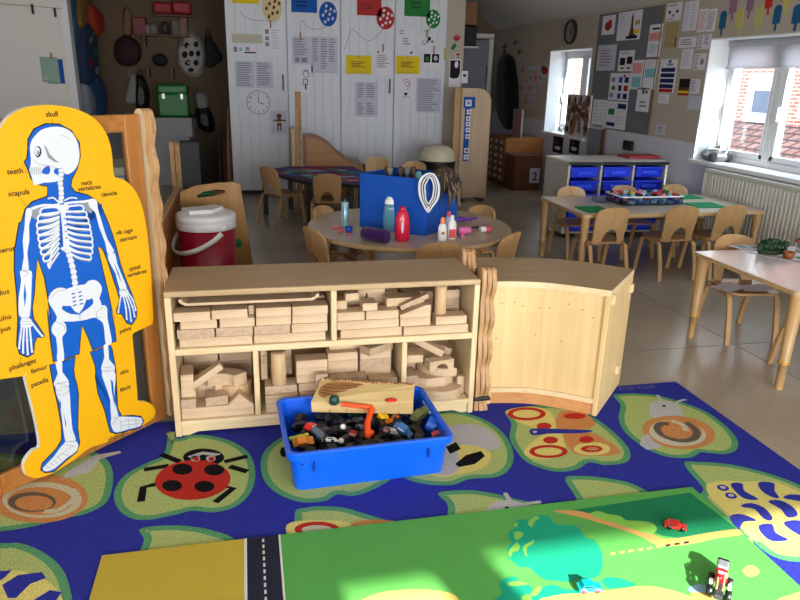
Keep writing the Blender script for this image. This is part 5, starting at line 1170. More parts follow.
m = MB(); m.prism([((p.x - mid.x) * .97 + mid.x, (p.y - mid.y) * .97 + mid.y) for p in (A_, Bc, C_, D_)], .006, Matrix.Translation((0, 0, zr + .283))); m.build('inner_tray', plain('box_dark_blue', (6, 40, 96), .6), bx, world=True)
random.seed(2)
for k in range(5):
    p = A_.lerp(C_, .25 + .07 * k) + V3((random.uniform(-.02, .02), random.uniform(-.02, .03), .2895)); m = MB(); m.lathe([(.012, 0), (.012, .02), (.008, .03), (.02, .05), (.016, .075), (0, .08)], 10, 0, p)
    tag(m.build('brush', [plain('brush_brown', (86, 66, 52), .8), plain('brush_grey', (120, 112, 100), .8)][k % 2], world=True), ['brown brush head poking up at the left of the blue box', 'grey brush head second from the left in the blue box', 'brown brush head in the middle of the group in the blue box', 'grey brush head second from the right in the blue box', 'brown brush head at the right of the group in the blue box'][k], 'brush', 'brush heads in the blue box')
p = A_.lerp(C_, .62) + V3((-.02, 0, .2895)); m = MB(); m.lathe([(.02, 0), (.02, .04), (.008, .05), (0, .05)], 12, 0, p); tag(m.build('jar', plain('jar_teal', (120, 190, 190), .3), world=True), 'small pale teal jar lid showing above the blue box', 'jar')
# beaded scarf over the corner
Mb = [plain('bead_white', (222, 224, 228), .5), plain('bead_dark', (44, 40, 44), .6)]
sc_ = thing('beaded_necklace', 'white and black beaded necklace draped over the corner of the blue box', 'necklace', Bc + V3((0, -.03, H1 * .4)))
nf = -(d1.normalized() + d2.normalized()).normalized()
def bead_strand(px, mi, off, r=.0068):
    P = []
    for x, y in px:
        p = on_y(x, y, Bc.y - .016 - off); P.append(p)
    mb = MB(); mb.tube(cr(P, 5, True), r, 0, 7, True); mb.build('strand', Mb[mi], sc_, world=True)
for k in range(6):
    e = k * 1.15; bead_strand([(419 + e, 184 + e * .3), (422 + e, 177 + e * .5), (429, 173.5 + e * .6), (435 - e * .6, 176 + e * .5), (439 - e * .9, 186), (438 - e * .9, 198 - e * .3), (432 - e * .3, 207 - e), (428, 212 - e * 1.4), (423 + e * .4, 204 - e), (419.5 + e, 195)], 1 if k in (2, 4) else 0, .002 * k, .0052)
m = MB(); q = on_y(428, 209, Bc.y - .02); m.ball(q, (.03, .012, .03), 0, 8); m.build('pendant', Mb[0], sc_, world=True)
# shaggy wig
random.seed(4); wg = thing('wig', 'shaggy brown wig hanging on the right corner of the blue box', 'wig', C_ + V3((0, .0, H1 - .1)))
wc = on_y(443, 180, C_.y - .10)
for col, nm, n in (((58, 44, 34), 'dark', 90), ((126, 104, 82), 'light', 46)):
    m = MB()
    for k in range(n):
        a = random.uniform(0, 6.28); el = random.uniform(-.5, 1.2); r = random.uniform(.06, .10)
        p = wc + V3((cos(a) * cos(el) * .06, sin(a) * cos(el) * .05, sin(el) * .07)); q = wc + V3((cos(a) * cos(el) * r * 1.2, sin(a) * cos(el) * r, sin(el) * .11 - .03)); e = q + V3((random.uniform(-.012, .018), random.uniform(-.01, .01), -random.uniform(.03, .11)))
        m.tube([p, q, e], [.005, .006, .003], 0, 5)
    if nm == 'dark': m.ball(wc, (.15, .12, .17), 0, 12, .08)
    m.build('strands', plain('hair_' + nm, col, .7), wg, world=True)
# toiletries
def bottle(name, label, base, prof, mats, cap=None, cat='bottle', sx=1.0, sy=1.0, group=None):
    o = thing(name, label, cat, base); m = MB(); m.lathe(prof, 20, 0, (0, 0, 0), sx, sy); m.build('body', mats[0], o)
    if cap: m = MB(); m.lathe(cap, 16, 0, (0, 0, 0), sx, sy); m.build('cap', mats[1], o)
    return o
gT = 'toiletries on the round table'
b1 = on_z(392, 232, zr); b1.y += .03
bottle('shampoo_bottle', 'clear blue shampoo bottle with slanted white cap leaning by the blue box', b1, [(0, 0), (.044, 0), (.047, .01), (.050, .09), (.047, .135), (.042, .165), (.0, .166)], [plain('bottle_teal', (92, 150, 176), .15, .6), M_WHITE], [(.042, .165), (.040, .185), (.026, .205), (0, .212)], sx=1.0, sy=.6, group=gT)
b2 = on_z(402, 241, zr)
o = bottle('lotion_bottle', 'crimson plastic lotion bottle standing in front of the blue box', b2, [(0, 0), (.037, 0), (.041, .008), (.043, .06), (.041, .12), (.030, .165), (.018, .178), (0, .178)], [plain('bottle_red', (206, 14, 62), .25, .6), plain('cap_red', (190, 10, 50), .3)], [(.018, .178), (.017, .195), (0, .196)], sx=1.0, sy=.6)
m = MB(); m.ball((-.004, -.0245, .085), (.016, .006, .075), 0, 8); m.build('print', M_PAPER, o)
b3 = on_z(442, 240.5, zr); o = bottle('spray_bottle', 'small white bottle with an orange cap on the round table', b3, [(0, 0), (.026, 0), (.027, .006), (.026, .075), (.019, .094), (.012, .098), (0, .098)], [M_WHITE, plain('cap_orange', (240, 140, 40), .4)], [(.014, .098), (.013, .128), (.006, .134), (0, .134)], sy=.6)
m = MB(); m.ball((0, -.0155, .045), (.018, .004, .02), 0, 8); m.build('label_patch', plain('label_gold', (190, 110, 50), .5), o)
b4 = on_z(451.5, 239, zr); o = bottle('spray_bottle', 'small white bottle with a red label beside the orange-capped bottle', b4, [(0, 0), (.026, 0), (.027, .006), (.026, .085), (.017, .108), (.01, .112), (0, .112)], [M_WHITE, M_WHITE], [(.011, .112), (.01, .138), (0, .14)], sy=.6)
m = MB(); m.box((0, -.0158, .035), (.040, .003, .05), 0, .001); m.build('label_patch', plain('label_coral', (224, 84, 84), .5), o)
b5 = on_z(448, 231, zr); bottle('spray_bottle', 'pale bottle with a pink top behind the two white bottles', b5, [(0, 0), (.022, 0), (.022, .075), (.014, .09), (0, .09)], [plain('bottle_pale', (170, 190, 215), .25), plain('cap_pink', (214, 90, 120), .4)], [(.015, .09), (.012, .12), (0, .122)])
b6 = on_z(345, 227, zr); o = bottle('spray_can', 'tall striped silver spray can with black cap on the left of the round table', b6, [(0, 0), (.023, 0), (.024, .005), (.024, .15), (.018, .158), (0, .158)], [plain('can_silver', (150, 190, 200), .25, .5, .3), M_BLACK], [(.019, .158), (.019, .19), (0, .192)])
for k in range(3): m = MB(); m.box((-.012 + k * .012, -.0235, .08), (.003, .004, .11)); m.build('stripe', plain('can_teal', (50, 96, 110), .4), o)
p = on_z(348, 231, zr); m = MB(); m.lathe([(0, 0), (.02, 0), (.023, .034), (.02, .034), (.017, .005), (0, .005)], 16, 0, p + V3((0, -.03, 0))); tag(m.build('cup', plain('cup_blue', (20, 80, 190), .35), world=True), 'small blue cup in front of the spray can', 'cup')
for k, (px, py, lb) in enumerate(((338, 228, 'pink hair clip left of the blue cup'), (341, 232, 'pink hair clip lying nearest the blue cup'), (349, 234, 'pink hair clip in front of the blue cup'))):
    p = on_z(px, py, zr); m = MB(); m.box(p + V3((-.01 * (k == 0), -.03 * (k == 2), .008)), (.05, .016, .016), 0, .005, (0, 0, k * .7)); tag(m.build('hair_clip', plain('clip_pink', (222, 96, 116), .4), world=True), lb, 'hair clip', 'pink clips')
tw = thing('rolled_towel', 'dark purple towel rolled up in front of the blue box', 'towel', on_z(376, 240, zr)); M_PURP = plain('towel_purple', (58, 20, 84), .95, .1, bump=.4, bscale=300, sheen=.2)
p, q = on_z(364, 233, zr + .039), on_z(387, 237, zr + .039); dd = (q - p).normalized(); rr = .038
m = MB(); m.tube([p + dd * t * (q - p).length for t in (0, .02, .3, .6, .98, 1)], [rr * .9, rr, rr * 1.02, rr, rr, rr * .92], 0, 18); m.build('roll', M_PURP, tw, world=True)
sp_ = V3((-dd.y, dd.x, 0)); m = MB(); m.tube([q + dd * .0015 + (sp_ * cos(a) + V3((0, 0, 1)) * sin(a)) * (.004 + .006 * a / 2.2) for a in [i * .35 for i in range(36)]], .0016, 0, 5); m.build('spiral_edge', plain('towel_edge', (96, 50, 128), .9), tw, world=True)
# brush, dryer, comb at the right
p = on_z(459, 221, zr); m = MB(); m.ball(p + V3((.01, 0, .014)), (.11, .05, .028), 0, 14); m.tube([p + V3((.05, .0, .014)), p + V3((.13, .02, .012))], .008, 0, 8); tag(m.build('hair_brush', plain('brush_purple', (112, 50, 170), .4), world=True), 'purple hairbrush lying on the right half of the round table', 'hairbrush')
hd = thing('hair_dryer', 'pink toy hair dryer lying beside the white bottles', 'hair dryer', on_z(464, 234, zr)); M_HP = plain('dryer_pink', (232, 120, 180), .4)
p = on_z(458, 231, zr + .022); q = on_z(470, 230, zr + .022); m = MB(); m.tube([p, p.lerp(q, .5), q], [.022, .024, .018], 0, 14); m.build('barrel', M_HP, hd, world=True); m = MB(); m.tube([p + V3((0, -.01, 0)), p + V3((.005, -.075, -.012))], .010, 0, 8); m.build('handle', M_HP, hd, world=True)
p, q = on_z(470, 228, zr + .006), on_z(485, 226, zr + .006); m = MB(); m.tube([p, q], .0055, 0, 8); tag(m.build('marker_pen', M_BLACK, world=True), 'black pen lying between the pink dryer and the pink roller', 'pen')
rl = thing('hair_roller', 'white and pink roller lying near the right rim of the round table', 'hair roller', on_z(485, 231, zr)); p = on_z(480, 229.5, zr + .02)
m = MB(); m.tube([p, p + V3((.035, .005, 0))], .019, 0, 14); m.build('tube', M_WHITE, rl, world=True); m = MB(); m.tube([p + V3((.036, .005, 0)), p + V3((.062, .009, 0))], [.021, .023], 0, 14); m.build('end_cap', plain('roller_pink', (214, 70, 110), .4), rl, world=True)
p = on_z(479, 221, zr); m = MB(); m.box(p + V3((0, 0, .003)), (.12, .022, .005), 0, .002, (0, 0, .25)); tag(m.build('comb', plain('comb_grey', (160, 160, 165), .4), world=True), 'pale grey comb behind the black pen on the round table', 'comb')
# ================================================================ left middle: cooler, slotted board, second panel
cc = on_z(208, 262, 0); CYc = 4.22; cx_ = on_y(207.5, 240, CYc).x
ck_ = thing('drinks_cooler', 'red drinks cooler with a white screw lid and carrying handle behind the shelves', 'drinks cooler', (cx_, CYc, 0), R_(-52))
rt = (on_y(237, 240, CYc).x - on_y(178, 240, CYc).x) / 2; ztop = on_y(208, 214, CYc - rt * .3).z
M_CRED = plain('cooler_red', (150, 8, 40), .3, .5, var=.03)
m = MB(); zb_ = ztop - .085
m.lathe([(0, 0), (rt * .90, 0), (rt * .94, .012), (rt * .97, zb_), (0, zb_)], 40); m.build('body', M_CRED, ck_)
m = MB(); m.lathe([(rt * .99, zb_ - .004), (rt * 1.02, zb_), (rt * 1.02, zb_ + .038), (rt * 1.0, zb_ + .042), (rt * 1.02, zb_ + .046), (rt * 1.01, ztop - .006), (rt * .95, ztop), (rt * .8, ztop + .008), (0, ztop + .010)], 40); lid = m.build('lid', M_WHITE, ck_)
m = MB(); m.prism([(-rt * .5, -rt * .62), (rt * .18, -rt * .78), (rt * .5, -rt * .1), (rt * .2, rt * .6), (-rt * .3, rt * .6)], .022, Matrix.Translation((0, 0, ztop + .008))); m.build('pour_cap', M_WHITE, lid)
hz = zb_ + .02; pts = []
for i in range(15):
    a = pi + R_(8) + (pi - R_(16)) * i / 14; k = sin((a - pi)); pts.append((rt * 1.09 * cos(a) - .02 * k, rt * (1.04 + .10 * k) * sin(a), hz - .155 * k ** .8))
m = MB(); m.tube(cr(pts, 3, False), .014, 0, 8, False, (1.25, .55)); m.build('handle', M_WHITE, ck_)
for sx in (-1, 1): m = MB(); m.lathe([(0, -.012), (.02, -.012), (.02, .012), (0, .012)], 12, 0, (0, 0, 0), 1, 1, Matrix.Rotation(pi / 2, 4, 'Y')); [v.__iadd__(V3((sx * rt * 1.03, 0, hz))) for v in m.v]; m.build('handle_pivot', M_WHITE, ck_)
# slotted board
YS = 4.62
def oy(px, py, y=YS): p = on_y(px, py, y); return (p.x, p.z)
wb = thing('slotted_board', 'honey-coloured wooden board with a hand slot standing behind the red cooler', 'wooden board', (oy(217, 240)[0], YS, 0))
top = [oy(180, 192), oy(195, 186), oy(215, 183), oy(232, 182), oy(240, 184.5)]; br = oy(249, 264); x0b, x1b = oy(178, 264)[0] + .03, br[0] + .02
outer = [(x1b + .02, .02)] + [oy(240.5, 186)] + top[::-1] + [(x0b, .02)]
hole = [oy(x, y) for x, y in ((196, 196), (204, 191.5), (216, 189.5), (225, 190), (225, 193), (216, 195.5), (206, 197), (198, 198))]
MX = Matrix(((1, 0, 0, 0), (0, 0, 1, YS), (0, 1, 0, 0), (0, 0, 0, 1)))
m = MB(); prism_hole(m, outer, hole, .022, MX, 0, 0); m.build('board', wood('board_wood', (176, 128, 70), (196, 150, 92), .4, 'Z', .7), wb, world=True)
for x in (x0b + .05, x1b - .05): m = MB(); m.box((x, YS + .011, .011), (.05, .26, .022), 0, .005); m.build('foot', M_HONEYX, wb, world=True)
p = on_y(238, 243, YS - .004); m = MB(); m.lathe([(0, 0), (.03, 0), (.03, .004), (0, .004)], 14, 0, p, 1, 1, Matrix.Rotation(pi / 2, 4, 'X')); m.build('sticker', M_GRN, wb, world=True)
gb = on_y(208, 193, 4.95); m = MB(); m.box((gb.x - .03, 4.95, gb.z / 2 + .0), (.16, .12, gb.z + .03), 0, .02); tag(m.build('storage_tub', plain('tub_green', (36, 110, 60), .5), world=True), 'green tub seen through the slot of the wooden board', 'tub')
gb = on_y(222, 192, 5.15); m = MB(); m.box((gb.x + .02, 5.15, gb.z / 2), (.14, .1, gb.z + .01), 0, .02); tag(m.build('storage_tub', plain('tub_rust', (140, 66, 50), .5), world=True), 'rust-red tub seen through the slot of the wooden board', 'tub')
# low panel with its post
h2 = .62; a_, b_ = on_z(177, 186, h2), on_z(161, 218, h2)
hp = on_y(174, 146, a_.y); hinge_post('hinge_post', 'tall wooden connector standing beyond the skeleton panel, left of the cooler', (a_.x + .0, a_.y + .03, 0), hp.z, 2, V3((1, 0, 0)), V3((0, 1, 0)), .034, .05)
lp = thing('panel_divider', 'low wooden panel running from the connector towards the red cooler', 'room divider', ((a_.x + b_.x) / 2, (a_.y + b_.y) / 2, 0))
m = MB(); m.box((0, 0, h2 / 2), (.026, abs(a_.y - b_.y) - .01, h2 - .004), 0, .004); m.build('panel', M_HONEY, lp)
m = MB(); m.box((0, 0, h2 - .012), (.034, abs(a_.y - b_.y) - .01, .026), 0, .004); m.build('top_edge', M_CHAIR, lp)
# white box with wooden rim behind the clear panel
q0, q1 = on_y(118, 197, 4.3), on_y(164, 166, 4.3)
sb = thing('storage_box', 'white storage box with a wooden rim seen past the skeleton panel', 'box', ((q0.x + q1.x) / 2, 4.5, 0))
wbx = q1.x - q0.x + .25; m = MB(); m.box((-.21, 0, (q1.z - .06) / 2), (wbx, .42, q1.z - .06), 0, .005); m.build('box_body', plain('box_pale', (206, 216, 228), .5), sb)
m = MB(); m.box((-.21, 0, q1.z - .03), (wbx + .02, .44, .05), 0, .005); m.build('rim', M_BIRCH, sb)

# ================================================================ black low table with colourful cloth and wave panel
ZB = .45
poly = [V3((x, y, ZB)) for x, y in ((.13, 7.1), (.54, 6.27), (1.02, 6.05), (1.24, 6.4), (1.12, 7.38), (.42, 7.38))]
bt = thing('low_table', 'dark low table covered with a multicoloured cloth by the cupboard doors', 'table', (sum(p.x for p in poly) / 6, sum(p.y for p in poly) / 6, 0))
m = MB(); m.prism([(p.x, p.y) for p in poly], .03, Matrix.Translation((0, 0, ZB - .03))); m.build('tabletop', M_BLACK, bt, world=True)
cen = sum(poly, V3()) / 6
for i in (0, 1, 2, 3, 4, 5): p = poly[i] * .93 + cen * .07; m = MB(); m.box((p.x, p.y, (ZB - .03) / 2), (.05, .05, ZB - .03), 0, .004); m.build('leg', M_BLACK, bt, world=True)
m = MB(); Q = [p * .96 + cen * .04 for p in poly]; m.prism([(p.x, p.y) for p in Q], .003, Matrix.Translation((0, 0, ZB + .0005)), 0)
cols = [plain('cloth_purple', (92, 56, 120), .9), plain('cloth_red', (186, 44, 64), .9), plain('cloth_green', (40, 150, 104), .9), plain('cloth_blue', (70, 110, 190), .9), plain('cloth_pale', (170, 190, 214), .9)]
random.seed(8)
for k in range(90):
    a, b, c = random.random(), random.random(), random.random(); s = a + b + c; i = random.randrange(6); p = (cen * a + Q[i] * b + Q[(i + 1) % 6] * c) / s
    r = random.uniform(.05, .12); P = [p + V3((x, y, 0)) for x, y in ell(0, 0, r, r * .6, 7, random.random() * 6)]
    m.flat([V3((v.x * .92 + cen.x * .08, v.y * .92 + cen.y * .08, ZB + .0038 + k * .00004)) for v in P], 1 + random.randrange(4))
tag(m.build('table_cloth', cols, world=True), 'multicoloured patterned cloth lying on the dark low table', 'cloth')
YW = 7.46; xp = on_y(299, 150, YW).x; zp = on_y(300, 91, YW).z
hinge_post('hinge_post', 'tall thin wooden connector standing behind the dark low table', (xp, YW, 0), zp - .03, 2, V3((1, 0, 0)), V3((0, 1, 0)), .032, .05)
wv = thing('wave_panel', 'wooden divider panel with a sweeping wave-shaped top behind the dark low table', 'room divider', (xp + .4, YW, 0))
cv = cr([oy(303, 134, YW), oy(312, 133.5, YW), oy(325, 139, YW), oy(337, 150, YW), oy(350, 159, YW), oy(363, 164, YW), oy(378, 166, YW)], 5, False)
MW = Matrix(((1, 0, 0, 0), (0, 0, 1, YW - .014), (0, 1, 0, 0), (0, 0, 0, 1)))
lowr = [(cv[-1][0], .02), (cv[0][0], .02)]
inner = [(x + (.03 if i == 0 else 0), z_ - .045) for i, (x, z_) in enumerate(cv)]; inn = inner + [(cv[-1][0] - .0, .10), (cv[0][0] + .03, .10)]
m = MB(); m.prism(cv + lowr, .028, MW); m.build('frame', wood('wave_wood', (112, 66, 24), (138, 88, 40), .4, 'X', .8), wv, world=True)
m = MB(); m.prism(inn, .004, Matrix(((1, 0, 0, 0), (0, 0, 1, YW - .019), (0, 1, 0, 0), (0, 0, 0, 1)))); m.build('inset_panel', wood('wave_panel', (154, 96, 40), (176, 122, 60), .4, 'X', .6), wv, world=True)
for i, xw in enumerate((xp - .06,)): m = MB(); m.box((xw, YW + .13, .42), (.04, .3, .84), 0, .006); m.build('end_board', M_CHAIR, wv, world=True)

# ================================================================ timetable panel and black bin
YP = 7.76; pl_, pr_ = oy(452, 150, YP)[0], oy(488, 150, YP)[0]; zt_ = oy(470, 88, YP)[1]
tp = thing('panel_divider', 'pale wooden panel with a rounded corner carrying a blue picture strip', 'room divider', ((pl_ + pr_) / 2, YP, 0))
r_ = .16; w2 = pr_ - pl_; arc = [(w2 / 2 - r_ + r_ * cos(a), zt_ - r_ + r_ * sin(a)) for a in [i * pi / 2 / 8 for i in range(9)]]
m = MB(); m.prism([(-w2 / 2 + .085, .03), (w2 / 2, .03)] + arc + [(-w2 / 2 + .085, zt_)], .03, Matrix(((1, 0, 0, 0), (0, 0, 1, -.015), (0, 1, 0, 0), (0, 0, 0, 1)))); m.build('panel', wood('pale_panel', (200, 170, 136), (214, 188, 156), .45, 'Z', .5), tp)
m = MB(); m.box((-w2 / 2 + .04, 0, zt_ / 2), (.075, .034, zt_ - .01), 0, .004); m.build('post', M_EDGE, tp)
for sx in (-.12, .13): m = MB(); m.box((sx, 0, .015), (.05, .26, .03), 0, .005); m.build('foot', M_BLACK, tp)
pv = lambda x, y: (on_y(x, y, YP - .02).x - (pl_ + pr_) / 2, on_y(x, y, YP - .02).z)
ts = thing('picture_timetable', 'blue picture timetable strip with white squares fixed to the pale panel', 'timetable', ((pl_ + pr_) / 2, YP - .0165, 0))
m = MB(); (xa, za), (xb, zb2) = pv(463.5, 108), pv(475.5, 97); m.span((xa, -.004, za), (xb, 0, zb2)); (xc, zc2), (xd, zd) = pv(462.5, 161), pv(470.5, 108); m.span((xc, -.004, zc2), (xd, 0, zd)); m.build('strip', M_BLU, ts)
for k, (px, py, s_) in enumerate(((468.5, 103, 4.2), (469, 112, 3.2), (468.2, 118.5, 3), (468, 124, 3), (467.8, 130, 3), (467.5, 136.5, 3), (466.6, 150.5, 3.2), (466, 157, 3.2))):
    (x1, z1), (x2, z2) = pv(px - s_ * .75, py + s_ * .75), pv(px + s_ * .75, py - s_ * .75); m = MB(); m.span((x1, -.007, z1), (x2, -.004, z2)); c = m.build('picture_square', M_PAPER, ts)
    m = MB(); m.box(((x1 + x2) / 2, -.0075, (z1 + z2) / 2), ((x2 - x1) * .5, .001, (z2 - z1) * .45)); m.build('symbol', M_INK if k != 6 else M_DARK, c)
YN = 7.35; xb0, xb1 = oy(420, 160, YN)[0], oy(455, 160, YN)[0]; rb = (xb1 - xb0) / 2; zt3 = oy(438, 145, YN)[1]; zm = oy(438, 160, YN)[1]
bn = thing('waste_bin', 'black bin with a cream domed lid beyond the blue box', 'bin', ((xb0 + xb1) / 2, YN, 0))
m = MB(); m.lathe([(0, 0), (rb * .8, 0), (rb * .97, zm - .05), (rb, zm - .02), (rb, zm), (0, zm)], 32); m.build('body', M_BLACK, bn)
m = MB(); m.lathe([(rb * .98, zm), (rb * .93, zm + (zt3 - zm) * .45), (rb * .74, zm + (zt3 - zm) * .82), (rb * .4, zt3), (0, zt3)], 32); m.build('lid', plain('lid_cream', (206, 198, 170), .4), bn)

# ================================================================ tray unit, drawer unit, box
HT = .70; L1, R1 = on_z(569, 162, HT), on_z(668.5, 160, HT); ty0, ty1 = 5.66, 6.16; tx0, tx1 = on_y(569, 162, ty0).x, on_y(668.5, 160, ty0).x
tu = thing('tray_unit', 'pale tray storage unit holding blue pull-out trays below the notice board', 'storage unit', ((tx0 + tx1) / 2, (ty0 + ty1) / 2, 0))
M_GREYW = plain('unit_grey', (188, 184, 176), .5, .3)
m = MB(); m.span((tx0 - .005, ty0 - .01, HT - .022), (tx1 + .005, ty1, HT), 0, .004); m.build('top', plain('unit_top', (206, 200, 192), .4), tu, world=True)
m = MB(); m.span((tx0 - .004, ty0 - .012, HT - .03), (tx1 + .004, ty0 - .009, HT - .002)); m.build('edge_strip', M_BLACK, tu, world=True)
wcol = (tx1 - tx0 - .02) / 3
for k in range(4): x = tx0 + k * wcol; m = MB(); m.span((x, ty0 + (.0 if k in (0, 3) else .012), .06), (x + .02, ty1 - .012, HT - .022)); m.build('upright', M_GREYW, tu, world=True)
m = MB(); m.span((tx0, ty0 + .01, .045), (tx1, ty1 - .01, .06)); m.build('bottom_board', M_GREYW, tu, world=True); m = MB(); m.span((tx0 + .02, ty1 - .012, .06), (tx1, ty1 - .002, HT - .022)); m.build('back_board', M_GREYW, tu, world=True)
for x in (tx0 + .05, tx1 - .05):
    for y in (ty0 + .05, ty1 - .05): m = MB(); m.lathe([(.02, 0), (.02, .045)], 12, 0, (x, y, 0)); m.build('castor', M_BLACK, tu, world=True)
tray0 = None; gt = 'blue trays in the tray unit'; nrow = 5; rh = (HT - .022 - .065) / nrow
for c in range(3):
    for r in range(nrow):
        x = tx0 + .02 + c * wcol + (wcol - .02) / 2; z_ = HT - .03 - (r + 1) * rh + .008; lb = f'blue pull-out tray, {["top", "second", "third", "fourth", "bottom"][r]} in the {["left", "middle", "right"][c]} column of the tray unit'
        if tray0 is None:
            tray0 = thing('storage_tray', lb, 'tray', (x, ty0 + .2, z_), 0, gt); w = wcol - .03; hh = rh - .03
            m = MB(); m.box((0, 0, hh / 2), (w - .03, .38, hh), 0, .008); m.build('tray_body', M_TRAYBLUE, tray0)
            m = MB(); m.box((0, -.005, hh - .006), (w, .41, .014), 0, .004); m.build('rim', M_TRAYBLUE, tray0)
            m = MB(); m.box((0, -.20, hh * .45), (w * .5, .016, .03), 0, .006); m.build('handle', plain('tray_handle', (40, 80, 235), .3), tray0)
        else: dup(tray0, (x, ty0 + .2 + (.0 if (c + r) % 3 else -.008), z_), 0, lb, gt)
p = on_z(622, 154, HT); m = MB(); m.box((p.x, ty0 + .30, HT + .012), (.34, .22, .022), 0, .006); tag(m.build('folder', plain('folder_red', (158, 30, 52), .5), world=True), 'red folder lying on top of the tray unit', 'folder')
p = on_x(618, 147, XR - .03); m = MB(); m.box((p.x, on_x(628, 147, XR - .03).y, HT + .05), (.03, .17, .098), 0, .003, None); tag(m.build('framed_picture', plain('dark_frame', (30, 26, 28), .5), world=True), 'small dark framed picture leaning on the wall above the red folder', 'picture')
p = on_x(595, 142, XR - .04); gbd = thing('grey_board', 'grey board with a dark wooden edge leaning beside the tray unit', 'board', (XR - .05, p.y, 0))
zt4 = on_x(596, 129, XR - .04).z; y0g, y1g = on_x(602, 140, XR - .04).y, on_x(588, 140, XR - .04).y
m = MB(); m.span((XR - .05, y0g, .02), (XR - .03, y1g, zt4)); m.build('board', plain('board_grey', (128, 134, 146), .6), gbd, world=True); m = MB(); m.span((XR - .055, y0g - .03, .02), (XR - .025, y0g, zt4 + .01)); m.build('edge', M_BROWN, gbd, world=True)
# drawer unit
dx0 = 3.38; dy0, dy1 = 8.78, 9.42; zd = on_x(500, 136.5, dx0).z; 
du = thing('drawer_unit', 'brown wooden unit of small labelled drawers in the dark far corner', 'drawer unit', ((dx0 + XR) / 2, (dy0 + dy1) / 2, 0)); M_DRW = wood('drawer_wood', (124, 72, 36), (150, 92, 50), .45, 'Y', .8)
m = MB(); m.span((dx0 + .012, dy0, .04), (XR - .02, dy1, zd), 0, .004); m.build('carcass', wood('carcass_wood', (150, 92, 44), (176, 114, 62), .45, 'Y', .6), du, world=True)
for y in (dy0 + .04, dy1 - .04): m = MB(); m.span((dx0 + .03, y - .03, 0), (XR - .03, y + .03, .04)); m.build('foot', M_BLACK, du, world=True)
for c in range(3):
    for r in range(6):
        yc = dy0 + .01 + (c + .5) * (dy1 - dy0 - .02) / 3; zc3 = .06 + (r + .5) * (zd - .08) / 6; m = MB(); m.box((dx0 + .006, yc, zc3), (.014, (dy1 - dy0) / 3 - .02, (zd - .08) / 6 - .012), 0, .002); dr = m.build('drawer', M_DRW, du, world=True)
        m = MB(); m.box((dx0 - .002, yc, zc3), (.003, .10, .042)); m.build('label_card', M_PAPERG, dr, world=True)
b0 = on_z(517, 188, 0); bxp = (3.38, 3.73, 8.38, 8.74); zb5 = on_y(530, 155.5, 8.38).z
nb = thing('wooden_crate', 'brown wooden crate with a paper number two on its front', 'crate', (3.555, 8.56, 0))
m = MB(); m.span((bxp[0], bxp[2], .0), (bxp[1], bxp[3], zb5 - .02), 0, .006); m.build('crate_body', wood('crate_wood', (96, 56, 32), (118, 72, 44), .6, 'X', .7), nb, world=True); m = MB(); m.span((bxp[0] - .01, bxp[2] - .01, zb5 - .02), (bxp[1] + .01, bxp[3] + .01, zb5), 0, .004); m.build('lid', wood('crate_wood', (96, 56, 32), (118, 72, 44), .6, 'X', .7), nb, world=True)
pa, pb = on_y(529, 183, 8.377), on_y(540, 168, 8.377); m = MB(); m.span((pa.x, 8.372, pa.z), (pb.x, 8.379, pb.z)); put_text(m, '2', lambda x, y: V3(((pa.x + pb.x) / 2 + x, 8.371, pa.z + .035 + y)), .15, 1, True); m.build('number_card', [M_PAPERG, M_DARK], nb, world=True)
# ================================================================ cupboards and everything pinned to them
YD = 8.335                                               # front of the cupboard doors
cb = thing('wall_cupboard', 'row of tall white cupboards covered in pinned papers', 'cupboard', (1.11, 8.6, 0))
M_DOOR = plain('door_white', (216, 220, 228), .5, .35, var=.015)
m = MB(); m.span((XA1 + .035, 8.375, .045), (2.385, 8.95, 2.44)); m.build('carcass', M_DOOR, cb, world=True)
edges = [-.165, .505, 1.118, 1.755, 2.388]
for k in range(4):
    a, b = edges[k] + .006, edges[k + 1] - .006; m = MB(); n = 6; w = (b - a) / n
    for i in range(n): m.span((a + i * w + .0015, YD, .05), (a + (i + 1) * w - .0015, YD + .03, 2.43), 0, .003)
    m.span((a, YD + .008, .05), (b, YD + .035, 2.43)); dr = m.build('door', M_DOOR, cb, world=True)
    if k in (0, 2):
        hx = on_y(283 if k == 0 else 389.5, 82, YD).x; z0, z1 = on_y(283, 90 if k == 0 else 91, YD).z, on_y(283, 75 if k == 0 else 77, YD).z; m = MB(); m.tube([(hx, YD, z0), (hx, YD - .03, z0 + .01), (hx, YD - .03, z1 - .01), (hx, YD, z1)], .008, 0, 8); m.build('handle', M_BLACK, dr, world=True)
class Plane:
    def __init__(s, axis, val, q):                       # q: corners of the sheet, top-left and bottom-right as measured
        s.axis = axis; s.val = val
        (x0, y0, x1, y1) = q; xm, ym = (x0 + x1) / 2, (y0 + y1) / 2
        f = (lambda x, y: on_y(x, y, val)) if axis == 'y' else (lambda x, y: on_x(x, y, val))
        s.h0 = f(x0, ym); s.h1 = f(x1, ym); s.z1 = f(xm, y0).z; s.z0 = f(xm, y1).z
    def P(s, a, b, off=0.0):
        if s.axis == 'y': return V3((s.h0.x + (s.h1.x - s.h0.x) * a, s.val - off, s.z0 + (s.z1 - s.z0) * b))
        return V3((s.val - off, s.h0.y + (s.h1.y - s.h0.y) * a, s.z0 + (s.z1 - s.z0) * b))
    def w(s): return (s.h1 - s.h0).length
    def h(s): return s.z1 - s.z0
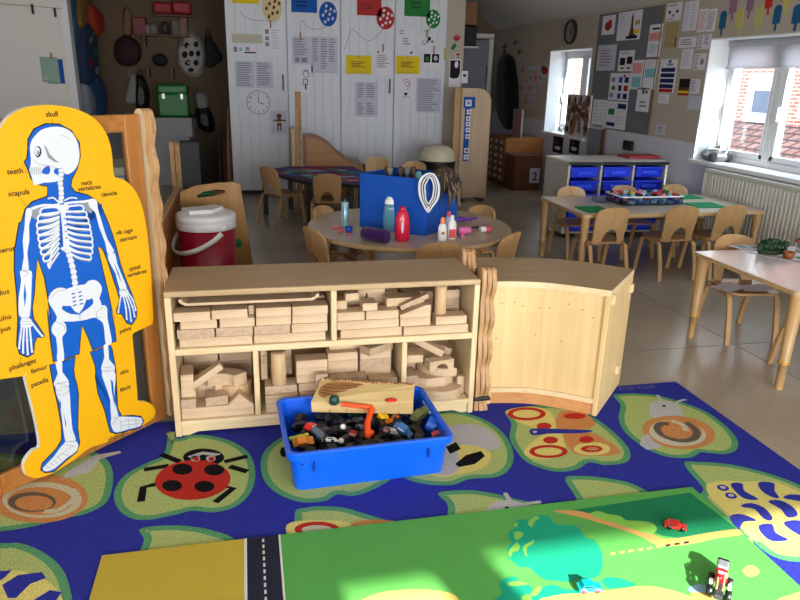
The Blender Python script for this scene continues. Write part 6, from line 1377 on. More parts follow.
def sheet(axis, val, q, label, base, marks=(), name='pinned_paper', cat='paper', group=None, shape=None, tilt=0.0):
    pl = Plane(axis, val, q); m = MB(); mats = [base]
    def mi(mt):
        if mt not in mats: mats.append(mt)
        return mats.index(mt)
    ct, st = cos(tilt), sin(tilt); asp = pl.w() / pl.h()
    def PP(a, b, off):
        if tilt: x, y = (a - .5) * asp, b - .5; x, y = x * ct - y * st, x * st + y * ct; a, b = x / asp + .5, y + .5
        return pl.P(a, b, off)
    O = shape or [(0, 0), (1, 0), (1, 1), (0, 1)]; n = len(O)
    m.add([PP(a, b, .0025) for a, b in O] + [PP(a, b, .0005) for a, b in O], [list(range(n)), list(range(2 * n - 1, n - 1, -1))] + [[i, i + n, (i + 1) % n + n, (i + 1) % n] for i in range(n)], 0)
    lv = [0]
    def fl(pts, mt): lv[0] += 1; m.flat([PP(a, b, .0025 + .0004 * (1 + lv[0] * .25)) for a, b in pts], mi(mt))
    for k in marks:
        t = k[0]
        if t == 'rect': fl([(k[1], k[2]), (k[3], k[2]), (k[3], k[4]), (k[1], k[4])], k[5])
        elif t == 'ell': fl(ell(k[1], k[2], k[3], k[4], 18), k[5])
        elif t == 'poly': fl(k[1], k[2])
        elif t == 'stroke':
            asp_ = asp; P = stroke([(x * asp_, y) for x, y in (cr(k[1], 4, False) if len(k[1]) > 2 else k[1])], k[2]); fl([(x / asp_, y) for x, y in P], k[3])
        elif t == 'lines':
            _, a0, b0, a1, b1, nl, mt = k[:7]; r = random.Random(int((a0 + b0 * 3 + nl) * 977))
            for i in range(nl):
                y = b1 - (i + .5) * (b1 - b0) / nl; hh = (b1 - b0) / nl * .22; e = a0 + (a1 - a0) * r.uniform(.6, 1.0); fl([(a0, y - hh), (e, y - hh), (e, y + hh), (a0, y + hh)], mt)
    o = m.build(name, mats, world=True); return tag(o, label, cat, group)
def L(a0, b0, a1, b1, n, mt=None): return ('lines', a0, b0, a1, b1, n, mt or M_INK)
P_ = M_PAPER; gC = 'papers pinned to the white cupboards'
sheet('y', YD, (232, -8, 258.5, 3.5), 'yellow paper strip at the top of the leftmost cupboard door', M_YEL, group=gC)
def balloon(cx, cy, rx, ry, base, dot, label, string, n=9):
    e = [((x + 1) / 2, (y + 1) / 2) for x, y in ell(0, 0, 1, 1, 24)]; mk = []; r = random.Random(int(cx))
    for k in range(n):
        a = k * 2.4; d = .33 * math.sqrt((k + .5) / n) * 1.2; mk.append(('poly', [(.5 + d * cos(a) + x * .085, .5 + d * sin(a) + y * .075) for x, y in ((-1, -.6), (.3, -1), (1, .4), (-.4, 1))], dot))
    o = sheet('y', YD, (cx - rx, cy - ry, cx + rx, cy + ry), label, base, mk, 'paper_balloon', 'paper balloon', 'paper balloons on the cupboards', e)
    m = MB(); m.tube(cr([tuple(on_y(x, y, YD - .004)) for x, y in string], 5, False), .0028, 0, 5); c = m.build('string', M_INK, o, world=True); return o
balloon(272, 7, 10, 15, plain('balloon_cream', (214, 192, 140), .6), M_BROWN, 'cream spotted paper balloon on the leftmost cupboard door', [(270, 21), (262, 20.5), (252, 19.5), (244, 16.5), (240, 11)])
balloon(328, 14, 9, 12.5, M_BLU, M_PAPERG, 'blue paper balloon with white shapes on the second cupboard door', [(327, 26), (320, 29), (309, 28), (301, 20), (300.5, 36)])
balloon(385.5, 18, 9, 11.5, M_RED, M_PAPER, 'red paper balloon with white shapes on the third cupboard door', [(383, 29), (375, 38), (366, 40), (352, 29), (349, 36), (344, 50)])
balloon(433, 19, 7.2, 9.5, M_GRN, M_PAPER, 'green paper balloon with white shapes on the rightmost cupboard door', [(431, 28), (427, 32), (424, 30)])
sheet('y', YD, (263, 26, 282, 55), 'white sheet with small drawings under the cream balloon', P_, [('rect', .12, .72, .32, .88, M_INK), ('rect', .12, .5, .32, .64, M_INK), ('rect', .12, .3, .32, .44, M_INK), L(.45, .2, .9, .9, 8, M_PAPERG)], group=gC)
sheet('y', YD, (232, 34, 262, 43), 'narrow beige paper strip on the leftmost cupboard door', plain('paper_beige', (190, 186, 168), .8), group=gC)
sheet('y', YD, (231.5, 45, 257, 54), 'strip of small pictures below the beige paper strip', P_, [('rect', .08, .2, .22, .8, M_INK), ('rect', .3, .3, .42, .7, M_CYAN), ('rect', .5, .1, .95, .25, M_DARK), ('rect', .55, .4, .7, .8, M_INK)], group=gC)
sheet('y', YD, (235, 61, 254.5, 87.5), 'left one of two printed lists above the paper clock', M_PAPERG, [L(.1, .05, .9, .95, 11)], group=gC)
sheet('y', YD, (255.5, 61.5, 273, 88), 'right one of two printed lists above the paper clock', M_PAPERG, [L(.1, .1, .9, .95, 10)], group=gC)
sheet('y', YD, (271, 111, 287.5, 133.5), 'drawing of a brown figure pinned by the paper clock', M_PAPERG, [('ell', .5, .78, .16, .1, M_BROWN), ('poly', [(.36, .35), (.64, .35), (.62, .68), (.38, .68)], M_BROWN), ('rect', .12, .56, .38, .62, M_BROWN), ('rect', .62, .56, .9, .62, M_BROWN), ('rect', .38, .12, .46, .36, M_BROWN), ('rect', .54, .12, .62, .36, M_BROWN), ('rect', .36, .45, .64, .55, M_TAN)], group=gC)
# paper clock face
ck2 = thing('paper_clock', 'round paper clock face on the leftmost cupboard door', 'clock', on_y(258.5, 102.5, YD - .001))
rcl = on_y(270, 102.5, YD).x - on_y(258.5, 102.5, YD).x; RX = Matrix.Rotation(pi / 2, 4, 'X')
m = MB(); m.lathe([(0, 0), (rcl, 0), (rcl, .004), (0, .004)], 36, 0, (0, 0, 0), 1, 1, RX, False); m.build('clock_face', P_, ck2)
m = MB(); m.tube([(rcl * cos(a), -.004, rcl * sin(a)) for a in [i * pi / 18 for i in range(36)]], .003, 0, 5, True); m.build('rim', M_DARK, ck2)
m = MB()
for k in range(12): put_text(m, str(k + 1), (lambda an: (lambda x, y: V3((rcl * .8 * sin(an) + x, -.005, rcl * .8 * cos(an) + y - .01))))((k + 1) * pi / 6), .034, 0, True)
m.build('numerals', M_DARK, ck2)
for an, ln, nm in ((0.0, .62, 'minute_hand'), (R_(105), .55, 'hour_hand')):
    m = MB(); m.tube([(0, -.007, 0), (ln * rcl * sin(an), -.007, ln * rcl * cos(an))], .005, 0, 4); m.build(nm, M_DARK, ck2)
sheet('y', YD, (291, -12, 317, 12.5), 'blue paper sign at the top of the second cupboard door', M_BLU, [L(.2, .2, .8, .5, 2, M_NAVY)], group=gC)
sheet('y', YD, (292, 36.5, 310.5, 64), 'grey printed list on the left of the second cupboard door', M_PAPERG, [L(.1, .3, .9, .95, 7), ('rect', .15, .06, .4, .24, M_INK), ('rect', .5, .06, .8, .24, M_INK)], group=gC)
sheet('y', YD, (311, 36.5, 337.5, 73), 'large printed chart in columns on the second cupboard door', M_PAPERG, [L(.06, .3, .32, .95, 10), L(.37, .1, .63, .95, 13), L(.68, .3, .95, .95, 10)], group=gC)
sheet('y', YD, (296, 65, 313, 93.5), 'line drawing of a child on the second cupboard door', P_, [('ell', .6, .7, .2, .14, M_INK), ('ell', .6, .68, .15, .1, P_), ('rect', .4, .3, .7, .52, M_INK), ('rect', .46, .34, .64, .48, P_), ('rect', .52, .15, .6, .32, M_DARK)], group=gC)
sheet('y', YD, (357, -12, 381.5, 15.5), 'red paper sign at the top of the third cupboard door', M_RED, [L(.2, .2, .8, .45, 2, plain('dark_red', (110, 16, 22), .7))], group=gC)
for q, lb in (((346, 55.5, 371.5, 74), 'yellow printed notice on the third cupboard door'), ((396, 56, 419.5, 74), 'yellow printed notice on the rightmost cupboard door')): sheet('y', YD, q, lb, M_YEL, [('rect', .45, .84, .55, .94, M_TAN), L(.2, .35, .8, .7, 4, M_BROWN), L(.05, .05, .95, .14, 1, M_TAN)], group='yellow notices')
sheet('y', YD, (374.5, 49, 392, 76), 'white printed sheet between the two yellow notices', P_, [L(.12, .3, .88, .8, 7), ('ell', .2, .88, .06, .04, M_DARK)], group=gC)
sheet('y', YD, (355, 82, 377.5, 116.5), 'printed timetable low on the third cupboard door', M_PAPERG, [L(.1, .55, .42, .96, 7), L(.5, .55, .9, .96, 7), L(.1, .06, .42, .42, 6), L(.5, .06, .9, .42, 6)], group=gC)
sheet('y', YD, (404.5, -12, 430, 16.5), 'green paper sign at the top of the rightmost cupboard door', M_GRN, [L(.25, .25, .8, .55, 2, plain('dark_green', (16, 70, 30), .7))], group=gC)
sheet('y', YD, (398, 28.5, 414, 54), 'white sheet with a few printed lines on the rightmost cupboard door', P_, [L(.08, .75, .4, .95, 2), L(.3, .35, .8, .65, 3), ('ell', .85, .06, .08, .05, M_BLU)], group=gC)
sheet('y', YD, (418, 34, 435.5, 47), 'tilted small drawing under the green balloon', P_, [('ell', .35, .4, .14, .2, M_INK), ('ell', .36, .42, .1, .14, P_), ('ell', .65, .6, .1, .16, M_DARK), ('ell', .8, .35, .09, .12, M_INK), ('rect', .5, .3, .58, .5, M_DARK)], group=gC, tilt=.18)
sheet('y', YD, (421.5, 50, 440.5, 68), 'sheet with two dark photographs on the rightmost cupboard door', P_, [('rect', .12, .3, .46, .78, M_DARK), ('rect', .54, .3, .92, .78, M_DARK), ('ell', .3, .5, .1, .14, M_GRN), ('ell', .74, .55, .1, .14, M_PAPERG)], group=gC)
sheet('y', YD, (397, 78, 413, 99), 'line drawing of a head low on the rightmost cupboard door', P_, [('stroke', [(.35, .85), (.6, .95), (.8, .8), (.75, .55), (.55, .45)], .05, M_PINK), ('ell', .62, .72, .14, .13, M_INK), ('ell', .62, .72, .1, .09, P_), ('poly', [(.4, .3), (.7, .3), (.55, .12)], M_DARK), ('rect', .3, .08, .85, .11, M_INK)], group=gC)
sheet('y', YD, (416, 78, 440.5, 112.5), 'long printed list on the rightmost cupboard door', M_PAPERG, [L(.06, .04, .94, .97, 16)], group=gC)
sheet('y', YD, (444, 48, 446.3, 60), 'thin yellow strip on the right edge of the rightmost cupboard door', plain('strip_olive', (186, 170, 96), .7), group=gC)
M_PEG = wood('peg_wood', (150, 110, 70), (176, 136, 92), .6, 'Z')
for (x, y), lb in zip(((270.5, 24), (300.5, 36), (383, 48), (427, 33.5), (434, 50)), ('clothes peg under the cream balloon', 'clothes peg under the blue balloon string', 'clothes peg above the white sheet between the yellow notices', 'clothes peg under the green balloon', 'clothes peg above the two dark photographs')):
    p = on_y(x, y, YD - .011); m = MB(); m.box(p + V3((0, .002, 0)), (.016, .008, .085), 0, .002); m.box(p + V3((0, -.006, 0)), (.016, .006, .085), 0, .002, (.05, 0, 0)); tag(m.build('clothes_peg', M_PEG, world=True), 'small wooden ' + lb, 'clothes peg', 'clothes pegs on the cupboards')
# wall end beside the cupboards
YE = YF; gE = 'papers on the wall end beside the cupboards'
hand = [(.15, .45), (.02, .75), (.1, .8), (.25, .6), (.3, .95), (.42, .97), (.45, .62), (.55, .98), (.66, .96), (.62, .6), (.85, .85), (.95, .78), (.75, .45), (.6, .3), (.35, .3)]
sheet('y', YE, (452.5, 34, 461.5, 44), 'red paper hand print on the wall end beside the cupboards', M_RED, (), 'paper_hand', 'paper shape', None, hand)
sheet('y', YE, (450.5, 43, 456.5, 50), 'green paper leaf below the red hand print', M_GRN, (), 'paper_leaf', 'paper shape', None, [(0, .1), (.5, 0), (1, .5), (.8, 1), (.3, .7)])
sheet('y', YE, (455.5, 52.5, 460.5, 59), 'small red printed paper on the wall end', M_PAPER, [('rect', .1, .5, .9, .9, M_RED), ('rect', .1, .15, .9, .35, M_BROWN)], group=gE)
sheet('y', YE, (449.3, 59.5, 460.5, 87), 'black and white picture pinned on the wall end', P_, [('poly', [(.05, .35), (.35, .3), (.8, .34), (.95, .5), (.92, .97), (.05, .97)], M_DARK), ('ell', .6, .82, .17, .13, P_)], group=gE)
sheet('y', YE, (461.5, 71, 467.8, 83), 'small white card standing out at the edge of the wall end', P_, [('ell', .45, .62, .25, .12, M_NAVY)], group=gE)
# ---- white wall at the left, string with pegs, clipped papers
YWL = YF
sheet('y', YWL, (47, 59, 63.8, 83.5), 'dark blue card clipped behind the mint paper on the left wall', M_BLU, group='papers on the left wall')
sheet('y', YWL - .006, (41, 57, 59, 82.5), 'mint green paper clipped to the left wall', M_MINT, [L(.1, .1, .5, .3, 2, M_PAPERG)], group='papers on the left wall')
p = on_y(51, 55.5, YWL - .02); m = MB(); m.box(p, (.016, .014, .06), 0, .002); tag(m.build('clothes_peg', M_PEG, world=True), 'wooden clothes peg holding the mint paper on the left wall', 'clothes peg')
m = MB(); m.tube([tuple(on_y(x, y, YWL - .03)) for x, y in ((-60, 4), (0, 3.5), (30, 6), (62, 8.5))], .003, 0, 5); tag(m.build('string_line', plain('twine', (150, 130, 110), .8), world=True), 'thin string stretched along the top of the left wall', 'string')
for x, y0, y1, lb in ((32.5, 4, 14, 'dark clothes peg on the string, the left one of two'), (55, 8, 17, 'dark clothes peg on the string, nearest the doorway')):
    a, b = on_y(x, y0, YWL - .035), on_y(x, y1, YWL - .035); m = MB(); m.box((a + b) / 2, (.022, .02, (a - b).length), 0, .003); tag(m.build('clothes_peg', M_BLACK, world=True), lb, 'clothes peg', 'dark pegs on the string')
# ================================================================ alcove behind the cupboards
M_SHELF = wood('shelf_redwood', (92, 48, 34), (112, 62, 46), .5, 'X', .8)
for (pa, pb, lb) in (((136, 34), (190, 36), 'upper dark wooden shelf on the back wall of the alcove'), ((140, 66), (180, 66), 'lower dark wooden shelf on the back wall of the alcove')):
    a, b = on_y(pa[0], pa[1], 9.88), on_y(pb[0], pb[1], 9.88); m = MB(); m.box(((a.x + b.x) / 2, 9.88, a.z - .012), (b.x - a.x, .24, .024), 0, .003); sh = thing('wall_shelf', lb, 'shelf', ((a.x + b.x) / 2, 9.88, a.z - .024), 0, 'shelves in the alcove'); m.build('board', M_SHELF, sh, world=True)
    for x in (a.x + .1, b.x - .1): m = MB(); m.span((x - .012, 9.80, a.z - .14), (x + .012, 9.999, a.z - .024)); m.build('bracket', M_BLACK, sh, world=True)
zA1 = on_y(160, 35, 9.88).z; zA2 = on_y(160, 66, 9.88).z
for k, (px, w, h, c, lb) in enumerate(((140, .16, .20, (120, 30, 34), 'dark red tub at the left of the upper alcove shelf'), (147, .09, .12, (150, 140, 136), 'pale jar beside the dark red tub on the upper alcove shelf'), (154, .10, .13, (130, 126, 122), 'grey jar in the middle of the upper alcove shelf'), (165, .09, .16, (60, 50, 50), 'dark bottle right of the grey jar on the upper alcove shelf'), (176, .1, .18, (90, 80, 74), 'brown carton near the right end of the upper alcove shelf'), (184, .1, .22, (110, 70, 52), 'tall tan carton at the right end of the upper alcove shelf'))):
    x = on_y(px, 30, 9.86).x; m = MB(); m.lathe([(0, 0), (w / 2, 0), (w / 2, h * .8), (w / 2 * .7, h * .9), (w / 2 * .7, h), (0, h)], 14, 0, (x, 9.86, zA1)) if k in (1, 2, 3) else m.box((x, 9.86, zA1 + h / 2), (w, .14, h), 0, .01); tag(m.build('jar' if k in (1, 2, 3) else 'carton', plain('alcove_%d' % k, c, .5), world=True), lb, 'container', 'things on the upper alcove shelf')
zt5 = [zA1 + .2, zA1 + .22]
for (px, y0, y1, lb) in ((163, 3, 14, 'left red basket high on the alcove shelf'), (182, 2, 14, 'right red basket high on the alcove shelf')):
    a, b = on_y(px - 9, y1, 9.9), on_y(px + 9, y0, 9.9); m = MB(); m.box(((a.x + b.x) / 2, 9.9, (a.z + b.z) / 2), (b.x - a.x, .18, abs(b.z - a.z)), 0, .03); o = m.build('basket', plain('basket_red', (160, 24, 28), .5), world=True); tag(o, lb, 'basket', 'red baskets in the alcove')
a, b = on_y(152, 14, 9.9), on_y(192, 15, 9.9); m = MB(); m.box(((a.x + b.x) / 2, 9.9, a.z - .012), (b.x - a.x, .2, .02)); o = thing('wall_shelf', 'topmost narrow shelf under the two red baskets in the alcove', 'shelf', ((a.x + b.x) / 2, 9.9, a.z - .022), 0, 'shelves in the alcove'); m.build('board', M_SHELF, o, world=True)
p = on_y(160, 60, 9.86); m = MB(); m.ball((p.x, 9.86, zA2 + .075), (.2, .16, .15), 0, 10, .1); tag(m.build('cloth_bundle', plain('bundle_dark', (36, 32, 34), .9), world=True), 'dark cloth bundle on the lower alcove shelf', 'cloth')
# bags hanging in the alcove: draped shapes from measured outlines
def hang(axis, val, pts, depth, name, label, cat, mat, marks=(), group=None, seed=1, mats2=()):
    r = random.Random(seed); P = cr(pts, 3); f = (lambda x, y: on_y(x, y, val)) if axis == 'y' else (lambda x, y: on_x(x, y, val))
    W = [f(x, y) for x, y in P]; c = sum(W, V3()) / len(W); out = V3((0, -1, 0)) if axis == 'y' else (V3((1, 0, 0)) if val < 0 else V3((-1, 0, 0)))
    m = MB(); n = len(W); rings = []
    for k, (s, o) in enumerate(((1, 0), (1.02, .35), (.82, .8), (.45, 1.0))): rings.append([c + (w - c) * (s + r.uniform(-.03, .03)) + out * depth * (o + r.uniform(-.06, .06) * (k > 0)) for w in W])
    for a, b in zip(rings[:-1], rings[1:]): m.add(a + b, [[i, (i + 1) % n, n + (i + 1) % n, n + i] for i in range(n)], 0, True)
    m.add(rings[-1], [list(range(n))], 0, True); m.add(rings[0], [list(range(n))[::-1]], 0)
    for (x, y, rx, ry, mi) in marks:
        q = f(x, y) + out * depth * 1.03; e = f(x + rx, y) - f(x, y); g_ = f(x, y - ry) - f(x, y); m.add([q + e * cos(a) + g_ * sin(a) for a in [i * pi / 6 for i in range(12)]], [list(range(12))], mi)
    o = tag(m.build(name, [mat] + list(mats2), world=True), label, cat, group)
    if 'bag' in name or name in ('apron', 'coat', 'scarf'):
        tp = max(W, key=lambda w: w.z); d = V3((.05, 0, 0)) if axis == 'y' else V3((0, .05, 0)); o2 = out * depth * .4
        sm = MB(); sm.tube(cr([tuple(tp - d + o2 - V3((0, 0, .05))), tuple(tp + o2 * .5 + V3((0, 0, .07))), tuple(tp + d + o2 - V3((0, 0, .05)))], 4, False), .007, 0, 6); sm.build('strap' if 'bag' in name else 'hanging_loop', mat, o, world=True)
    return o
YH = YALC - .002
hang('y', YH, [(118, 40), (128, 36), (138, 42), (142, 52), (139, 62), (130, 66), (120, 64), (115, 54)], .14, 'shoulder_bag', 'dark maroon bag hanging left of the alcove shelves', 'bag', plain('bag_maroon', (52, 22, 26), .8), group='bags in the alcove')
hang('y', YH, [(125, 8), (131, 10), (134, 24), (131, 36), (124, 34), (123, 20)], .08, 'cloth_bag', 'small colourful cloth hanging above the maroon bag', 'cloth', plain('cloth_multi', (120, 90, 60), .8), group='bags in the alcove')
hang('y', YH, [(183, 37), (191, 34), (199, 38), (205, 50), (204, 68), (198, 76), (187, 75), (179, 66), (178, 50)], .2, 'drawstring_bag', 'white drawstring bag with dark spots hanging right of the alcove shelves', 'bag', plain('bag_white', (176, 174, 170), .8), [(188, 46, 2.6, 3, 1), (197, 45, 2.4, 3, 1), (186, 55, 2.8, 3.4, 1), (192.5, 54, 2.6, 3, 1), (199, 54, 2.2, 3, 1), (189, 63, 2.8, 3, 1), (197, 63, 2.6, 3, 1), (192, 70, 3, 2, 1)], 'bags in the alcove', 2, (M_DARK,))
hang('y', YH, [(206, 36), (214, 42), (222, 56), (220, 62), (210, 68), (205, 60)], .12, 'shoulder_bag', 'dark grey bag hanging at the right end of the alcove wall', 'bag', plain('bag_grey', (46, 44, 46), .8), group='bags in the alcove')
hang('y', YH, [(132, 74), (137, 82), (140, 98), (136, 104), (126, 102), (127, 88)], .1, 'tote_bag', 'pale triangular tote bag hanging below the lower alcove shelf', 'bag', plain('bag_pale', (150, 148, 142), .8), group='bags in the alcove')
hang('y', YH, [(138, 76), (146, 80), (150, 96), (148, 112), (138, 114), (136, 96)], .16, 'coat', 'black coat hanging beside the pale tote bag in the alcove', 'coat', M_BLACK, group='coats in the alcove')
hang('y', YH, [(196, 92), (206, 94), (209, 106), (203, 112), (197, 106)], .12, 'folded_cloth', 'crumpled white cloth hanging beside the green toolbox', 'cloth', plain('cloth_white', (150, 150, 150), .8), group='bags in the alcove')
hang('y', YH, [(197, 108), (208, 106), (214, 122), (212, 132), (202, 130), (195, 120)], .14, 'shoulder_bag', 'black bag with pale strap below the crumpled white cloth', 'bag', M_BLACK, group='bags in the alcove')
# bench with toolbox and grey box
z0 = on_y(170, 117, 9.35).z; xa_, xb_ = on_y(138, 117, 9.35).x, on_y(196, 117, 9.35).x
wbn = thing('workbench', 'low black workbench standing in the dark alcove', 'bench', ((xa_ + xb_) / 2, 9.5, 0))
m = MB(); m.box((0, 0, z0 - .02), (xb_ - xa_, .5, .04), 0, .004); m.build('top', M_BLACK, wbn)
for sx in (-1, 1):
    for sy in (-1, 1): m = MB(); m.box((sx * ((xb_ - xa_) / 2 - .04), sy * .2, (z0 - .04) / 2), (.05, .05, z0 - .04)); m.build('leg', M_BLACK, wbn)
a, b = on_y(158, 106, 9.38), on_y(187, 84, 9.38); tbx = thing('toolbox', 'green toolbox with two shiny catches on the alcove bench', 'toolbox', ((a.x + b.x) / 2, 9.5, z0 + .001)); M_TBG = plain('toolbox_green', (24, 122, 44), .4)
hw_ = (b.x - a.x) / 2; hb = b.z - z0
m = MB(); m.box((0, 0, hb * .35), (hw_ * 2, .24, hb * .7), 0, .02); m.build('body', M_TBG, tbx); m = MB(); m.box((0, 0, hb * .83), (hw_ * 2.02, .25, hb * .3), 0, .03); m.build('lid', M_TBG, tbx)
for sx in (-.6, .6): m = MB(); m.box((sx * hw_, -.128, hb * .62), (.04, .012, .07), 0, .004); m.build('catch', M_STEEL, tbx)
a, b = on_y(150, 137, 9.1), on_y(191.5, 118, 9.1); m = MB(); m.box(((a.x + b.x) / 2, 9.16, a.z / 2 + b.z / 2), (b.x - a.x, .10, b.z - a.z), 0, .006); m.box(((a.x + b.x) / 2, 9.16, a.z / 2), (b.x - a.x - .1, .05, a.z)); tag(m.build('grey_panel_box', plain('box_grey', (150, 152, 158), .5), world=True), 'pale grey box standing in front of the alcove bench', 'box')
m = MB(); a, b = on_y(180, 165, 9.0), on_y(200, 141, 9.0); m.box(((a.x + b.x) / 2, 9.0, (b.z) / 2), (b.x - a.x, .24, b.z), 0, .02); tag(m.build('storage_tub', plain('tub_grey', (86, 90, 96), .5), world=True), 'dim grey tub on the floor of the alcove below the bench', 'tub')
for k, (xt, yt, xb3, yb3, r, c, lb) in enumerate(((228, 108, 230, 182, .035, (150, 112, 84), 'tan rolled tube leaning at the right side of the alcove'), (224, 122, 226, 184, .03, (84, 34, 36), 'dark red umbrella leaning beside the tan rolled tube'), (219, 130, 221, 180, .028, (40, 36, 36), 'black umbrella leaning in the alcove next to the red one'))):
    t_, b_ = on_y(xt, yt, 8.62 + .12 * k), on_y(xb3, yb3, 8.56 + .12 * k); b_.z = .0; m = MB(); m.tube([b_, b_.lerp(t_, .1), b_.lerp(t_, .5), t_], [r * .4, r, r * .9, r * .3], 0, 10); tag(m.build('rolled_tube' if k == 0 else 'umbrella', plain('roll_%d' % k, c, .7), world=True), lb, 'umbrella' if k else 'tube')
# things hung on the alcove's left wall
XH = XA0 + .002; gL = 'clothes on the left wall of the alcove'
hang('x', XH, [(73, -6), (80, -6), (82, 8), (80, 26), (74, 28), (72, 10)], .10, 'apron', 'mustard apron hanging high on the left wall of the alcove', 'apron', plain('apron_mustard', (134, 98, 36), .8), group=gL, seed=3)
hang('x', XH, [(84, 4), (92, 8), (97, 16), (98, 32), (92, 38), (87, 30), (85, 16)], .12, 'apron', 'orange-red apron hanging on the left wall of the alcove', 'apron', plain('apron_orange', (186, 60, 36), .8), group=gL, seed=4)
hang('x', XH, [(76, 24), (84, 22), (90, 36), (92, 62), (88, 84), (80, 84), (74, 58)], .12, 'coat', 'dark blue patterned coat hanging below the mustard apron', 'coat', plain('coat_blue', (42, 60, 92), .8), [(80, 40, 2, 4, 1), (85, 52, 2.2, 5, 2), (79, 62, 1.8, 4, 3), (86, 70, 2, 4, 1), (82, 34, 1.8, 3, 2)], gL, 5, (plain('patch_pale', (130, 150, 160), .8), plain('patch_teal', (60, 110, 110), .8), M_RED))
hang('x', XH, [(84, 80), (92, 74), (98, 84), (101, 100), (100, 116), (90, 118), (85, 104)], .12, 'coat', 'blue coat hanging lowest on the left wall of the alcove', 'coat', plain('coat_bright_blue', (40, 84, 130), .8), group=gL, seed=6)
hang('x', XH, [(79, 84), (84, 86), (89, 104), (90, 118), (84, 118), (80, 100)], .10, 'scarf', 'pale grey scarf hanging by the frame of the alcove', 'scarf', plain('scarf_grey', (140, 150, 160), .8), group=gL, seed=7)
hang('x', XH, [(68, -6), (73, -6), (76, 12), (78, 40), (74, 46), (70, 20)], .05, 'apron', 'teal apron hanging nearest the white frame of the alcove', 'apron', plain('apron_teal', (44, 88, 112), .8), group=gL, seed=8)
# ================================================================ right wall
XW = XR
# round clock
c = on_x(572, 32, XW); rc = (on_x(572, 20, XW).z - on_x(572, 45, XW).z) / 2
wc_ = thing('wall_clock', 'round black wall clock on the right wall near the ceiling', 'clock', c); RY = Matrix.Rotation(-pi / 2, 4, 'Y')
m = MB(); m.lathe([(0, 0), (rc, 0), (rc, .03), (rc * .94, .042), (rc * .84, .034), (rc * .84, .02), (0, .02)], 36, 0, (0, 0, 0), 1, 1, RY); m.build('case', M_BLACK, wc_)
m = MB(); m.lathe([(0, .021), (rc * .83, .021), (rc * .83, .023), (0, .023)], 36, 0, (0, 0, 0), 1, 1, RY, False); m.build('dial', plain('dial_grey', (140, 138, 134), .5), wc_)
for an, ln, nm in ((.5, .7, 'minute_hand'), (2.3, .45, 'hour_hand')): m = MB(); m.tube([(-.026, 0, 0), (-.026, -ln * rc * sin(an), ln * rc * cos(an))], .004, 0, 4); m.build(nm, M_DARK, wc_)
# grey felt notice board
TLb, BRb = on_x(600, 15, XW), on_x(648, 135, XW); ya, yb_ = on_x(595, 70, XW).y, on_x(657, 70, XW).y; za_, zb3 = on_x(590, 126, XW).z, TLb.z
nb_ = thing('notice_board', 'large grey felt notice board on the right wall covered in pictures', 'notice board', (XR - .01, (ya + yb_) / 2, za_))
m = MB(); m.span((XR - .014, yb_, za_), (XR, ya, zb3)); m.build('felt', plain('felt_grey', (112, 116, 122), .95, .1, bump=.2), nb_, world=True)
m = MB(); m.span((XR - .02, yb_ - .012, za_), (XR, yb_, zb3)); m.build('edge_strip', plain('edge_brown', (110, 92, 60), .5), nb_, world=True)
XB = XR - .0145; gN = 'pictures on the grey notice board'
def zq(x0, y0, x1, y1): return (540 + .25 * x0, .25 * y0, 540 + .25 * x1, .25 * y1)
def rs(q, lb, base, mk=(), v=None, g=gN, **k): return sheet('x', v or XB, q, lb, base, mk, group=g, **k)
rs(zq(250, 62, 300, 138), 'child painting of a red blob at the top left of the grey notice board', P_, [('ell', .5, .45, .28, .24, M_RED), ('ell', .62, .6, .16, .16, M_RED), ('ell', .4, .5, .08, .06, M_BROWN)])
rs(zq(312, 45, 405, 160), 'poster with a tall dark red tower shape on the grey notice board', P_, [('poly', [(.52, .12), (.82, .12), (.68, .42), (.66, .8), (.62, .95), (.58, .8), (.58, .42)], M_BROWN), ('rect', .42, .04, .9, .14, M_DARK), ('rect', .72, .2, .95, .34, M_YEL), ('rect', .75, .5, .95, .66, M_TAN), L(.08, .55, .4, .95, 6, M_PAPERG)])
rs(zq(230, 180, 303, 282), 'faint grey poster below the red painting on the notice board', M_PAPERG, [L(.15, .15, .85, .85, 6, plain('paper_shade', (140, 142, 150), .8))])
rs(zq(315, 202, 376, 285), 'white sheet with two small dark photographs on the notice board', P_, [('rect', .1, .3, .45, .65, M_DARK), ('rect', .55, .35, .9, .7, M_DARK), L(.15, .8, .85, .95, 2), ('rect', .2, .1, .4, .2, M_GRN), ('rect', .6, .1, .8, .2, M_RED)])
rs(zq(434, 98, 486, 228), 'tall pale poster with a pink band on the right of the notice board', P_, [('rect', .05, .5, .95, .75, M_PINK), ('rect', .2, .84, .8, .9, M_DARK), L(.15, .1, .85, .4, 5, M_CYAN)])
rs(zq(278, 292, 360, 402), 'chart of coloured circles and squares on the notice board', P_, [('rect', .45, .65, .62, .85, M_BLU), ('rect', .72, .65, .92, .85, M_NAVY), ('rect', .45, .35, .62, .55, M_NAVY), ('rect', .72, .35, .92, .55, M_RED), ('rect', .45, .06, .62, .26, M_BLU), ('rect', .72, .06, .92, .26, M_NAVY), ('ell', .18, .75, .1, .09, M_INK), ('ell', .22, .45, .1, .09, M_GRN), ('ell', .15, .18, .1, .09, M_INK), ('ell', .7, .9, .06, .05, M_RED)])
rs(zq(366, 240, 411, 358), 'sheet half pink and half pale blue on the notice board', P_, [('rect', .1, .55, .9, .9, M_PINK), ('rect', .1, .08, .9, .42, M_CYAN)])
rs(zq(415, 238, 466, 358), 'white sheet with a pale blue middle at the right edge of the notice board', P_, [('rect', .1, .4, .9, .7, M_CYAN), L(.15, .75, .85, .95, 3, M_PAPERG)])
rs(zq(210, 398, 262, 512), 'printed list at the lower left corner of the notice board', P_, [('rect', .1, .02, .9, .12, M_INK), L(.1, .2, .42, .95, 6, M_PAPERG), L(.55, .2, .9, .95, 6, M_PAPERG)])
